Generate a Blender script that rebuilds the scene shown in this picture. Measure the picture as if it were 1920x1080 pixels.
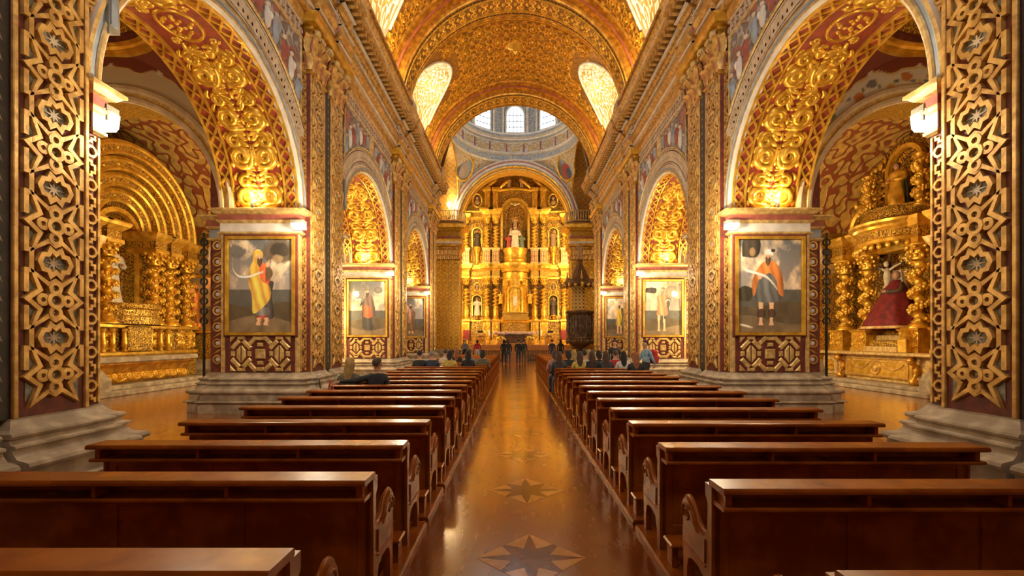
import bpy, math, random
import numpy as np
from mathutils import Vector, Matrix
PI = math.pi
rnd = random.Random(7)
SC = bpy.context.scene
COL = SC.collection
for _o in list(bpy.data.objects):
    bpy.data.objects.remove(_o)

# ---------------------------------------------------------------- camera
CAM_H = 1.75
cd = bpy.data.cameras.new('camera')
cd.sensor_width = 36.0
cd.lens = 36.0 * 853.0 / 1920.0
cd.shift_x = -6.0 / 1920.0
cd.shift_y = 96.0 / 1920.0
cd.clip_start = 0.05
cd.clip_end = 300
cam = bpy.data.objects.new('camera', cd)
COL.objects.link(cam)
cam.location = (0, 0, CAM_H)
cam.rotation_euler = (PI / 2, 0, 0)
SC.camera = cam
# ---------------------------------------------------------------- world, exposure
world = bpy.data.worlds.new('world')
SC.world = world
world.use_nodes = True
_bg = world.node_tree.nodes['Background']
_bg.inputs['Color'].default_value = (0.86, 0.93, 1.0, 1)
_bg.inputs['Strength'].default_value = 6.5
vs = SC.view_settings
vs.view_transform = 'Standard'
vs.look = 'None'
vs.gamma = 1.0
vs.use_curve_mapping = False
vs.exposure = 0.94
SC.cycles.max_bounces = 6
SC.cycles.diffuse_bounces = 3
SC.cycles.glossy_bounces = 3
SC.cycles.transmission_bounces = 2
LK = 1.0      # one factor on every lamp
# sky light enters by an unseen entrance window, added to cool the upper nave
_pd = bpy.data.lights.new('added_window_portal', 'AREA')
_pd.shape = 'RECTANGLE'; _pd.size = 5.2; _pd.size_y = 4.9
_pd.cycles.is_portal = True
_po = bpy.data.objects.new('added_window_portal', _pd)
COL.objects.link(_po)
_po.location = (0, -2.35, 13.75); _po.rotation_euler = (PI / 2, 0, 0)

def lamp(name, loc, energy, color=(1, .80, .48), kind='POINT', size=.15, target=None, spot=None, parent=None, blend=.6):
    ld = bpy.data.lights.new(name, kind)
    ld.energy = energy * LK
    ld.color = color
    if kind == 'AREA':
        ld.size = size
    else:
        ld.shadow_soft_size = size
    if kind == 'SPOT':
        ld.spot_size = spot or 1.6
        ld.spot_blend = blend
    o = bpy.data.objects.new(name, ld)
    COL.objects.link(o)
    if parent is not None:
        o.parent = parent
    o.location = loc
    if target is not None:
        d = Vector(target) - Vector(loc)
        o.rotation_euler = d.to_track_quat('-Z', 'Y').to_euler()
    return o

# ---------------------------------------------------------------- mesh builder
class MB:
    def __init__(s):
        s.v, s.f, s.m, s.s, s.uv = [], [], [], [], []
    def add(s, vs_, fs, mat=0, smooth=False, uv=None):
        b = len(s.v)
        s.v.extend(vs_)
        for f in fs:
            s.f.append(tuple(i + b for i in f))
            s.m.append(mat)
            s.s.append(smooth)
            s.uv.append([uv[i] for i in f] if uv is not None else None)
        return s
    def box(s, x0, x1, y0, y1, z0, z1, mat=0, c=0.0):
        if x1 < x0: x0, x1 = x1, x0
        if y1 < y0: y0, y1 = y1, y0
        if c <= 0:
            v = [(x, y, z) for x in (x0, x1) for y in (y0, y1) for z in (z0, z1)]
            f = [(0, 1, 3, 2), (4, 6, 7, 5), (0, 4, 5, 1), (2, 3, 7, 6), (0, 2, 6, 4), (1, 5, 7, 3)]
            return s.add(v, f, mat)
        pl = [(x0 + c, y0), (x1 - c, y0), (x1, y0 + c), (x1, y1 - c), (x1 - c, y1), (x0 + c, y1), (x0, y1 - c), (x0, y0 + c)]
        ins = [(x0 + c, y0 + c), (x1 - c, y0 + c), (x1 - c, y0 + c), (x1 - c, y1 - c), (x1 - c, y1 - c), (x0 + c, y1 - c), (x0 + c, y1 - c), (x0 + c, y0 + c)]
        v = [(a, b, z0) for a, b in ins] + [(a, b, z0 + c) for a, b in pl] + [(a, b, z1 - c) for a, b in pl] + [(a, b, z1) for a, b in ins]
        f = [tuple(range(7, -1, -1)), tuple(range(24, 32))]
        for k in range(3):
            for i in range(8):
                j = (i + 1) % 8
                f.append((k * 8 + i, k * 8 + j, k * 8 + 8 + j, k * 8 + 8 + i))
        return s.add(v, f, mat)
    def prism(s, poly, a0, a1, axis='y', mat=0, bev=0.0, smooth=False):
        """polygon of (p,q) pushed from a0 to a1 along an axis; x:(y,z) y:(x,z) z:(x,y)"""
        def P(p, q, a):
            return (a, p, q) if axis == 'x' else ((p, a, q) if axis == 'y' else (p, q, a))
        n = len(poly)
        rings = [(a0, poly)]
        if bev:
            sg = 1 if a1 > a0 else -1
            rings += [(a1 - sg * bev, poly), (a1, inset(poly, bev))]
        else:
            rings += [(a1, poly)]
        v = [P(p, q, a) for a, pl in rings for p, q in pl]
        f = [tuple(range(n - 1, -1, -1)), tuple(range((len(rings) - 1) * n, len(rings) * n))]
        s.add(v, f, mat)
        b = []
        for k in range(len(rings) - 1):
            for i in range(n):
                j = (i + 1) % n
                b.append((k * n + i, k * n + j, k * n + n + j, k * n + n + i))
        return s.add(v, b, mat, smooth)
    def loft(s, outline, prof, mats=None, cap=True, clamp=None):
        """orthogonal CCW outline (x,y) lofted through [(offset,z)]; clamp {i:max offset} for edge i"""
        n = len(outline)
        rows = []
        for off, z in prof:
            pts = []
            for i in range(n):
                p0, p1, p2 = outline[i - 1], outline[i], outline[(i + 1) % n]
                def nrm(a, b, ei):
                    dx, dy = b[0] - a[0], b[1] - a[1]
                    L = math.hypot(dx, dy)
                    o = off
                    if clamp and ei in clamp: o = min(off, clamp[ei])
                    return (dy / L * o, -dx / L * o)
                n1 = nrm(p0, p1, (i - 1) % n)
                n2 = nrm(p1, p2, i)
                pts.append((p1[0] + (n1[0] + n2[0]), p1[1] + (n1[1] + n2[1]), z))
            rows.append(pts)
        v = [p for r in rows for p in r]
        for k in range(len(rows) - 1):
            fs = [(k * n + i, k * n + (i + 1) % n, k * n + n + (i + 1) % n, k * n + n + i) for i in range(n)]
            s.add(v, fs, mats[k] if mats else 0)
        if cap:
            s.add(rows[-1], [tuple(range(n))], mats[-1] if mats else 0)
            s.add(rows[0], [tuple(range(n - 1, -1, -1))], mats[0] if mats else 0)
        return s
    def grid(s, nu, nv, fn, mat=0, smooth=True, uv=None, flip=False):
        v = [fn(i / nu, j / nv) for j in range(nv + 1) for i in range(nu + 1)]
        w = nu + 1
        f = []
        for j in range(nv):
            for i in range(nu):
                q = (j * w + i, j * w + i + 1, (j + 1) * w + i + 1, (j + 1) * w + i)
                f.append(q[::-1] if flip else q)
        u = [uv(i / nu, j / nv) for j in range(nv + 1) for i in range(nu + 1)] if uv else None
        return s.add(v, f, mat, smooth, u)
    def lathe(s, prof, n=16, c=(0, 0, 0), a0=0, a1=2 * PI, axis='z', mat=0, smooth=True, mats=None, uvs=1.0):
        full = abs(a1 - a0 - 2 * PI) < 1e-6
        na = n if full else n + 1
        v, uv = [], []
        acc = 0
        for k, (r, h) in enumerate(prof):
            if k: acc += math.hypot(r - prof[k - 1][0], h - prof[k - 1][1])
            for i in range(na):
                a = a0 + (a1 - a0) * i / n
                x, y = r * math.cos(a), r * math.sin(a)
                if axis == 'z': p = (c[0] + x, c[1] + y, c[2] + h)
                elif axis == 'y': p = (c[0] + x, c[1] + h, c[2] + y)
                else: p = (c[0] + h, c[1] + x, c[2] + y)
                v.append(p)
                uv.append((a * max(prof[0][0], prof[-1][0], .1) * uvs, acc * uvs))
        for k in range(len(prof) - 1):
            f = []
            for i in range(n):
                j = (i + 1) % na
                q = (k * na + i, k * na + j, k * na + na + j, k * na + na + i)
                f.append(q if axis != 'y' else q[::-1])
            s.add(v, f, mats[k] if mats else mat, smooth, uv)
        return s
    def tube(s, pts, rads, n=8, mat=0, cap=True, flat=1.0):
        P = [Vector(p) for p in pts]
        if not hasattr(rads, '__len__'): rads = [rads] * len(P)
        ref = None
        v = []
        for i, p in enumerate(P):
            t = (P[min(i + 1, len(P) - 1)] - P[max(i - 1, 0)])
            if t.length < 1e-9: t = Vector((0, 0, 1))
            t.normalize()
            if ref is None:
                ref = Vector((0, 0, 1)) if abs(t.z) < .9 else Vector((1, 0, 0))
            a = (ref - t * ref.dot(t))
            if a.length < 1e-6: a = t.orthogonal()
            a.normalize()
            b = t.cross(a)
            ref = a
            for k in range(n):
                an = 2 * PI * k / n
                v.append(tuple(p + (a * math.cos(an) + b * math.sin(an) * flat) * rads[i]))
        f = []
        for i in range(len(P) - 1):
            for k in range(n):
                f.append((i * n + k, i * n + (k + 1) % n, (i + 1) * n + (k + 1) % n, (i + 1) * n + k))
        if cap:
            f += [tuple(range(n - 1, -1, -1)), tuple(range((len(P) - 1) * n, len(P) * n))]
        return s.add(v, f, mat, True)
    def ball(s, c, r, n=10, m=6, mat=0):
        if not hasattr(r, '__len__'): r = (r, r, r)
        def fn(u, w):
            a, b = 2 * PI * u, PI * (w - .5)
            return (c[0] + r[0] * math.cos(b) * math.cos(a), c[1] + r[1] * math.cos(b) * math.sin(a), c[2] + r[2] * math.sin(b))
        return s.grid(n, m, fn, mat)
    # ---- flat ornament in (u,v,h) mapped by mp
    def strap(s, pts, w, h, mp, closed=False, mat=0, h0=0.0, taper=.8, close_base=False):
        n = len(pts)
        v = []
        for i in range(n):
            p = pts[i]
            if closed:
                a, b = pts[i - 1], pts[(i + 1) % n]
            else:
                a, b = pts[max(i - 1, 0)], pts[min(i + 1, n - 1)]
            def nn(q, r):
                dx, dy = r[0] - q[0], r[1] - q[1]
                L = math.hypot(dx, dy) or 1
                return (-dy / L, dx / L)
            n1 = nn(a, p) if a != p else nn(p, b)
            n2 = nn(p, b) if b != p else n1
            mx, my = n1[0] + n2[0], n1[1] + n2[1]
            L = math.hypot(mx, my)
            if L < .35: mx, my, k = n1[0], n1[1], 1
            else:
                mx, my = mx / L, my / L
                k = min(1 / max(mx * n1[0] + my * n1[1], .3), 2.2)
            for sg, hh, t in ((1, h0, 1), (1, h, taper), (-1, h, taper), (-1, h0, 1)):
                v.append(mp(p[0] + mx * k * sg * w * .5 * t, p[1] + my * k * sg * w * .5 * t, hh))
        f = []
        for i in range(n if closed else n - 1):
            j = (i + 1) % n
            for q in range(3):
                f.append((i * 4 + q, j * 4 + q, j * 4 + q + 1, i * 4 + q + 1))
            if close_base: f.append((i * 4 + 3, j * 4 + 3, j * 4, i * 4))
        if not closed:
            f += [(0, 1, 2, 3), (n * 4 - 1, n * 4 - 2, n * 4 - 3, n * 4 - 4)]
        return s.add(v, f, mat)
    def stroke(s, pts, rad, mp, mat=0, hs=1.0, k=4, h0=0.0):
        n = len(pts)
        v = []
        for i in range(n):
            a, b = pts[max(i - 1, 0)], pts[min(i + 1, n - 1)]
            dx, dy = b[0] - a[0], b[1] - a[1]
            L = math.hypot(dx, dy) or 1
            nx, ny = -dy / L, dx / L
            r = rad[i] if hasattr(rad, '__len__') else rad
            for q in range(k + 1):
                an = PI * q / k
                c = math.cos(an) * r
                v.append(mp(pts[i][0] + nx * c, pts[i][1] + ny * c, h0 + math.sin(an) * r * hs))
        f = []
        for i in range(n - 1):
            for q in range(k):
                f.append((i * (k + 1) + q, (i + 1) * (k + 1) + q, (i + 1) * (k + 1) + q + 1, i * (k + 1) + q + 1))
        f += [tuple(range(k + 1)), tuple(range((n - 1) * (k + 1), n * (k + 1)))]
        return s.add(v, f, mat, True)
    def blob(s, cu, cv, ru, rv, h, mp, mat=0, n=8, h0=0.0, ang=0):
        ca, sa = math.cos(ang), math.sin(ang)
        v = []
        for t in (0, .45, .8):
            rr, hh = math.cos(t * PI / 2), math.sin(t * PI / 2)
            for i in range(n):
                a = 2 * PI * i / n
                x, y = ru * rr * math.cos(a), rv * rr * math.sin(a)
                v.append(mp(cu + x * ca - y * sa, cv + x * sa + y * ca, h0 + h * hh))
        v.append(mp(cu, cv, h0 + h))
        f = []
        for t in range(2):
            for i in range(n):
                j = (i + 1) % n
                f.append((t * n + i, t * n + j, t * n + n + j, t * n + n + i))
        f += [(2 * n + i, 2 * n + (i + 1) % n, 3 * n) for i in range(n)]
        return s.add(v, f, mat, True)
    def flat(s, poly, mp, h, mat=0, h0=None, inset_=0.0):
        """raised flat polygon piece with sides"""
        n = len(poly)
        top = inset(poly, inset_) if inset_ else poly
        s.add([mp(p[0], p[1], h) for p in top], [tuple(range(n))], mat)
        if h0 is not None:
            v = [mp(p[0], p[1], h0) for p in poly] + [mp(p[0], p[1], h) for p in top]
            s.add(v, [(i, (i + 1) % n, n + (i + 1) % n, n + i) for i in range(n)], mat)
        return s
    def mesh(s, name, mats, off=(0, 0, 0), needuv=True):
        me = bpy.data.meshes.new(name)
        V = np.array(s.v, dtype=np.float64).reshape(-1, 3) - np.array(off)
        me.from_pydata([tuple(p) for p in V.tolist()], [], s.f)
        for m in (mats if isinstance(mats, (list, tuple)) else [mats]):
            me.materials.append(m)
        me.polygons.foreach_set('material_index', s.m)
        me.polygons.foreach_set('use_smooth', s.s)
        if needuv:
            boxuv(me, s.uv, off)
        me.update()
        return me
    def build(s, name, mats, parent=None, loc=None, needuv=True):
        off = (0, 0, 0)
        if parent is not None: off = tuple(WL(parent))
        if loc is not None: off = loc
        me = s.mesh(name, mats, off, needuv)
        o = bpy.data.objects.new(name, me)
        COL.objects.link(o)
        if parent is not None:
            o.parent = parent
            o.location = Vector(off) - Vector(WL(parent))
        else:
            o.location = off
        return o

def WL(o):
    l = Vector(o.location)
    p = o.parent
    while p is not None:
        l += Vector(p.location)
        p = p.parent
    return l

def boxuv(me, given, off):
    nl = len(me.loops)
    if nl == 0: return
    lv = np.zeros(nl, dtype=np.int32); me.loops.foreach_get('vertex_index', lv)
    co = np.zeros(len(me.vertices) * 3); me.vertices.foreach_get('co', co)
    co = co.reshape(-1, 3) + np.array(off)
    npol = len(me.polygons)
    nr = np.zeros(npol * 3); me.polygons.foreach_get('normal', nr)
    nr = np.abs(nr.reshape(-1, 3))
    lt = np.zeros(npol, dtype=np.int32); me.polygons.foreach_get('loop_total', lt)
    ax = np.repeat(np.argmax(nr, axis=1), lt)
    p = co[lv]
    uv = np.where((ax == 0)[:, None], p[:, [1, 2]], np.where((ax == 1)[:, None], p[:, [0, 2]], p[:, [0, 1]]))
    if any(g is not None for g in given):
        i = 0
        for g, n in zip(given, lt):
            if g is not None:
                uv[i:i + n] = g
            i += n
    l = me.uv_layers.new(name='UVMap')
    l.data.foreach_set('uv', uv.astype(np.float32).ravel())

def inset(poly, d):
    n = len(poly)
    ar = sum(poly[i - 1][0] * poly[i][1] - poly[i][0] * poly[i - 1][1] for i in range(n))
    sg = 1 if ar > 0 else -1
    out = []
    for i in range(n):
        a, p, b = poly[i - 1], poly[i], poly[(i + 1) % n]
        def nn(q, r):
            dx, dy = r[0] - q[0], r[1] - q[1]
            L = math.hypot(dx, dy) or 1
            return (-dy / L * sg, dx / L * sg)
        n1, n2 = nn(a, p), nn(p, b)
        mx, my = n1[0] + n2[0], n1[1] + n2[1]
        L = math.hypot(mx, my) or 1
        mx, my = mx / L, my / L
        k = min(1 / max(mx * n1[0] + my * n1[1], .4), 2)
        out.append((p[0] + mx * k * d, p[1] + my * k * d))
    return out

def empty(name, loc):
    o = bpy.data.objects.new(name, None)
    o.empty_display_size = .1
    COL.objects.link(o)
    o.location = loc
    return o

def tag(o, label, cat=None, kind=None, group=None):
    o['label'] = label
    if cat: o['category'] = cat
    if kind: o['kind'] = kind
    if group: o['group'] = group
    return o

def inst(me, name, parent, loc=(0, 0, 0), rot=(0, 0, 0), scale=(1, 1, 1), world=False):
    o = bpy.data.objects.new(name, me)
    COL.objects.link(o)
    if parent is not None:
        o.parent = parent
        if world: loc = Vector(loc) - WL(parent)
    o.location = loc
    o.rotation_euler = rot
    o.scale = scale
    return o

_kids = {}
def reindex():
    _kids.clear()
    for o in COL.objects:
        if o.parent is not None:
            _kids.setdefault(o.parent.name, []).append(o)
def clone(o, loc=None, scale=None, rot=None, parent=None):
    c = o.copy()
    COL.objects.link(c)
    if parent is not None: c.parent = parent
    if loc is not None: c.location = loc
    if scale is not None: c.scale = scale
    if rot is not None: c.rotation_euler = rot
    for ch in _kids.get(o.name, []):
        clone(ch, parent=c)
    return c

def smooth_pts(pts, n=4):
    out = []
    P = [pts[0]] + list(pts) + [pts[-1]]
    for i in range(1, len(P) - 2):
        p0, p1, p2, p3 = P[i - 1], P[i], P[i + 1], P[i + 2]
        for k in range(n):
            t = k / n
            out.append(tuple(.5 * ((2 * b) + (c - a) * t + (2 * a - 5 * b + 4 * c - d) * t * t + (3 * b - a - 3 * c + d) * t ** 3) for a, b, c, d in zip(p0, p1, p2, p3)))
    out.append(tuple(pts[-1]))
    return out

def circ(cu, cv, r, n=12, a0=0, a1=2 * PI, ry=None):
    ry = ry or r
    full = abs(a1 - a0 - 2 * PI) < 1e-6
    return [(cu + r * math.cos(a0 + (a1 - a0) * i / n), cv + ry * math.sin(a0 + (a1 - a0) * i / n)) for i in range(n if full else n + 1)]

def spiral(cu, cv, r, turns, a0, dirn=1, n=9):
    k = int(turns * n)
    return [(cu + r * (1 - .86 * i / k) * math.cos(a0 + dirn * 2 * PI * turns * i / k), cv + r * (1 - .86 * i / k) * math.sin(a0 + dirn * 2 * PI * turns * i / k)) for i in range(k + 1)]
# ---------------------------------------------------------------- materials
class NT:
    def __init__(s, name):
        s.m = bpy.data.materials.new(name)
        s.m.use_nodes = True
        s.t = s.m.node_tree
        s.p = s.t.nodes['Principled BSDF']
    def n(s, typ, **kw):
        x = s.t.nodes.new(typ)
        for k, v in kw.items(): setattr(x, k, v)
        return x
    def l(s, a, b): s.t.links.new(a, b)
    def val(s, sock, v):
        if hasattr(v, 'is_linked'): s.l(v, sock)
        else: sock.default_value = v
    def math(s, op, a, b=0.0, c=0.0):
        x = s.n('ShaderNodeMath', operation=op)
        s.val(x.inputs[0], a); s.val(x.inputs[1], b)
        if op in ('MULTIPLY_ADD', 'SMOOTH_MAX'): s.val(x.inputs[2], c)
        return x.outputs[0]
    def mix(s, f, a, b):
        x = s.n('ShaderNodeMix', data_type='RGBA')
        s.val(x.inputs[0], f)
        for i, c in ((6, a), (7, b)):
            if hasattr(c, 'is_linked'): s.l(c, x.inputs[i])
            else: x.inputs[i].default_value = (*c, 1)
        return x.outputs[2]
    def step(s, v, lo, hi):
        x = s.n('ShaderNodeMapRange', interpolation_type='SMOOTHSTEP')
        s.val(x.inputs[0], v); x.inputs[1].default_value = lo; x.inputs[2].default_value = hi
        return x.outputs[0]
    def coord(s, which='Object'):
        return s.n('ShaderNodeTexCoord').outputs[which]
    def noise(s, co, scale, detail=2, rough=.5):
        x = s.n('ShaderNodeTexNoise')
        s.l(co, x.inputs['Vector']); x.inputs['Scale'].default_value = scale
        x.inputs['Detail'].default_value = detail; x.inputs['Roughness'].default_value = rough
        return x.outputs['Fac']
    def bump(s, h, strength, dist=.02):
        x = s.n('ShaderNodeBump')
        x.inputs['Strength'].default_value = strength; x.inputs['Distance'].default_value = dist
        s.l(h, x.inputs['Height']); s.l(x.outputs[0], s.p.inputs['Normal'])
    def setp(s, **kw):
        for k, v in kw.items():
            s.val(s.p.inputs[k.replace('_', ' ')], v)

def plain(name, c1, c2=None, rough=.5, metal=0.0, nscale=5.0, bscale=40.0, bstr=.15, coat=0.0, det=3):
    t = NT(name)
    co = t.coord()
    c2 = c2 or tuple(x * .6 for x in c1)
    f = t.step(t.noise(co, nscale, det), .35, .7)
    t.l(t.mix(f, c2, c1), t.p.inputs['Base Color'])
    t.setp(Roughness=rough, Metallic=metal)
    if coat:
        t.p.inputs['Coat Weight'].default_value = coat
        t.p.inputs['Coat Roughness'].default_value = .12
    if bstr: t.bump(t.noise(co, bscale, 3), bstr, .01)
    return t.m

def emis(name, color, strength):
    t = NT(name)
    t.p.inputs['Base Color'].default_value = (1, 1, 1, 1)
    t.p.inputs['Emission Color'].default_value = (*color, 1)
    t.p.inputs['Emission Strength'].default_value = strength
    return t.m

def tracery(name, pu, pv, k, fg, bg, lo=.3, hi=.5, a=.6, rough=.4, metal=.6, bstr=.5, bdist=.03, fg2=None, phase=0.0):
    """repeating interlaced bands over UV metres"""
    t = NT(name)
    sep = t.n('ShaderNodeSeparateXYZ')
    t.l(t.coord('UV'), sep.inputs[0])
    x = t.math('MULTIPLY', sep.outputs[0], 2 * PI / pu)
    y = t.math('MULTIPLY', sep.outputs[1], 2 * PI / pv)
    cx, cy = t.math('COSINE', x), t.math('COSINE', y)
    c2 = t.math('MULTIPLY', t.math('COSINE', t.math('MULTIPLY', x, 2.0)), t.math('COSINE', t.math('MULTIPLY', y, 2.0)))
    g = t.math('ADD', t.math('ADD', cx, cy), t.math('MULTIPLY', c2, a))
    g = t.math('MULTIPLY_ADD', t.math('MULTIPLY', cx, cy), .8, g)
    ns = t.noise(t.coord('UV'), 9.0 / min(pu, pv) * .3, 2)
    g = t.math('MULTIPLY_ADD', ns, .35, g)
    fr = t.math('FRACT', t.math('MULTIPLY_ADD', g, k, phase))
    b = t.math('MULTIPLY', t.math('ABSOLUTE', t.math('SUBTRACT', fr, .5)), 2.0)
    m = t.step(b, lo, hi)
    fgc = t.mix(t.step(ns, .35, .65), fg2 or tuple(q * .72 for q in fg), fg)
    t.l(t.mix(m, bg, fgc), t.p.inputs['Base Color'])
    t.setp(Roughness=rough, Metallic=t.math('MULTIPLY', m, metal))
    t.bump(t.math('MULTIPLY_ADD', ns, .3, m), bstr, bdist)
    return t.m

def curly(name, scale, k, fg, bg, lo=.25, hi=.6, rough=.38, metal=.6, bstr=.7, bdist=.04, fg2=None, uv=True, third=None):
    """curling relief: contour bands of a soft noise"""
    t = NT(name)
    co = t.coord('UV' if uv else 'Object')
    nz = t.noise(co, scale, 1.2, .4)
    fr = t.math('FRACT', t.math('MULTIPLY', nz, k))
    b = t.math('MULTIPLY', t.math('ABSOLUTE', t.math('SUBTRACT', fr, .5)), 2.0)
    m = t.step(b, lo, hi)
    n2 = t.noise(co, scale * 2.3, 2)
    fgc = t.mix(t.step(n2, .35, .65), fg2 or tuple(q * .65 for q in fg), fg)
    if third:
        fgc = t.mix(t.step(t.noise(co, scale * .6, 1), .52, .58), fgc, third)
    t.l(t.mix(m, bg, fgc), t.p.inputs['Base Color'])
    t.setp(Roughness=rough, Metallic=t.math('MULTIPLY', m, metal))
    t.bump(t.math('MULTIPLY_ADD', n2, .5, m), bstr, bdist)
    return t.m

def attr_mat(name, rough=.5, coat=0.0):
    t = NT(name)
    a = t.n('ShaderNodeAttribute'); a.attribute_name = 'paint'
    nz = t.noise(t.coord(), 60, 2)
    t.l(t.mix(t.math('MULTIPLY', nz, .15), a.outputs['Color'], (.08, .05, .03)), t.p.inputs['Base Color'])
    t.setp(Roughness=rough)
    t.p.inputs['Coat Weight'].default_value = coat
    return t.m

G1, G2 = (.92, .57, .085), (.60, .31, .025)
RED = (.20, .035, .018)
M = {}
M['gold'] = plain('gilding', G1, G2, .34, .62, 4, 28, .25)
M['gold_old'] = plain('aged_gilding', (.76, .46, .13), (.44, .23, .05), .43, .38, 7, 35, .5)
M['gold_pale'] = plain('pale_gilding', (.78, .54, .20), (.48, .30, .10), .45, .3, 9, 35, .4)
M['gold_deep'] = plain('deep_gilding', (.70, .36, .04), (.38, .16, .015), .33, .65, 5, 30, .3)
M['red'] = plain('red_ground', RED, (.11, .02, .012), .6, 0, 8, 40, .3)
M['red_bright'] = plain('vermilion_ground', (.34, .05, .015), (.19, .026, .010), .55, 0, 6, 40, .2)
M['red_band'] = plain('painted_red_band', (.40, .11, .07), (.28, .07, .045), .55, 0, 6, 40, .2)
M['rose_band'] = plain('rose_painted_band', (.52, .24, .19), (.40, .16, .12), .55, 0, 6, 40, .2)
M['cream'] = plain('cream_plaster', (.66, .53, .38), (.50, .38, .25), .6, 0, 3, 25, .2)
M['white'] = plain('white_plaster', (.74, .68, .60), (.60, .53, .45), .55, 0, 3, 25, .15)
M['greyblue'] = plain('grey_blue_paint', (.34, .38, .42), (.25, .27, .30), .6, 0, 4, 30, .2)
M['stone'] = plain('grey_stone', (.44, .34, .23), (.25, .18, .115), .8, 0, 4, 18, .6)
M['dark_band'] = plain('dark_painted_band', (.05, .04, .028), (.028, .02, .014), .6, 0, 6, 30, .2)
M['stencil'] = plain('pale_stencil_paint', (.34, .24, .14), (.24, .15, .08), .6, 0, 12, 30, 0)
M['leafgrey'] = plain('grey_green_leaf', (.30, .29, .22), (.17, .17, .13), .6, 0, 14, 40, .3)
M['pew'] = plain('varnished_pew_wood', (.34, .082, .005), (.19, .038, .003), .27, 0, 3, 60, .05, coat=.0)
M['pew'].node_tree.nodes['Principled BSDF'].inputs['Specular IOR Level'].default_value = .55
M['pew'].node_tree.nodes['Principled BSDF'].inputs['Specular Tint'].default_value = (1, .55, .22, 1)
M['dark_wood'] = plain('dark_carved_wood', (.16, .075, .028), (.07, .03, .010), .4, 0, 6, 30, .5, coat=.2)
M['black'] = plain('black_metal', (.02, .02, .02), (.012, .012, .012), .4, .3, 6, 30, .0)
M['lampcase'] = plain('lamp_casing', (.38, .33, .25), (.28, .24, .18), .4, .4, 6, 30, .0)
M['skin'] = plain('skin', (.50, .27, .17), (.42, .21, .13), .5, 0, 8, 40, .05)
M['velvet'] = plain('crimson_velvet', (.22, .008, .012), (.10, .004, .006), .7, 0, 6, 30, .3)
M['lamp'] = emis('lamp_glow', (1, .90, .60), 8)
M['bulb'] = emis('spot_bulb', (1, .80, .45), 90)
M['day'] = emis('daylit_window', (.84, .92, 1.0), 4.0)
M['uplight'] = emis('uplight_glow', (1, .8, .45), 1.0)
M['candle'] = plain('candle_wax', (.85, .78, .62), (.78, .7, .55), .5, 0, 6, 30, 0)
M['vault'] = tracery('vault_tracery', .46, .46, .8, (.52, .27, .03), (.13, .03, .006), .35, .5, rough=.36, metal=.5, bstr=.55)
M['vault_rib'] = tracery('rib_tracery', .40, .40, .7, (.84, .49, .045), (.26, .06, .009), .35, .5, .9, rough=.36, metal=.5, bstr=.5)
M['lattice'] = tracery('gilded_lattice', .30, .30, .55, (.80, .48, .07), (.16, .05, .012), .35, .5, .3, rough=.4, metal=.5, bstr=.5)
M['relief'] = curly('gilded_relief', 4.2, 5.5, (.66, .37, .04), (.10, .03, .005), .25, .6, metal=.55, bstr=1.0, bdist=.06)  # dark ground puts the shade of the crevices into the colour
M['relief_warm'] = curly('painted_gilt_vault', 1.6, 5.0, (.80, .52, .14), (.30, .08, .03), .25, .5, metal=.25, bstr=.6, bdist=.05)
M['relief_fine'] = curly('fine_gilded_relief', 7.5, 5.5, (.84, .50, .06), (.16, .05, .007), .2, .55, metal=.6, bstr=.9, bdist=.03)
M['relief_pale'] = curly('pale_scroll_relief', 2.6, 5.0, (.55, .36, .07), (.80, .77, .68), .40, .62, metal=.2, bstr=.7)
M['relief_silver'] = curly('silvered_frieze', 6.0, 5.0, (.74, .66, .54), (.22, .12, .06), .2, .5, metal=.1, bstr=.7, fg2=(.62, .44, .20))
M['relief_story'] = curly('painted_story_relief', 2.6, 5.0, (.46, .40, .36), (.20, .16, .15), .1, .7, rough=.6, metal=0, bstr=.9, bdist=.05, fg2=(.30, .27, .27), third=(.38, .14, .10))
M['relief_dome'] = curly('dome_frieze_relief', 2.8, 4.5, (.55, .33, .08), (.50, .50, .50), .40, .62, rough=.5, metal=.2, bstr=.6)
M['relief_drum'] = curly('drum_relief', 3.2, 4.5, (.50, .50, .50), (.26, .30, .36), .3, .6, rough=.55, metal=.1, bstr=.6, fg2=(.50, .40, .22))
M['relief_dark'] = curly('carved_wood_relief', 7.0, 5.0, (.26, .12, .035), (.05, .02, .008), .2, .6, rough=.4, metal=.25, bstr=.8)
M['paint'] = attr_mat('oil_paint', .45, .15)
M['fresco'] = attr_mat('fresco_paint', .7)

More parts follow.
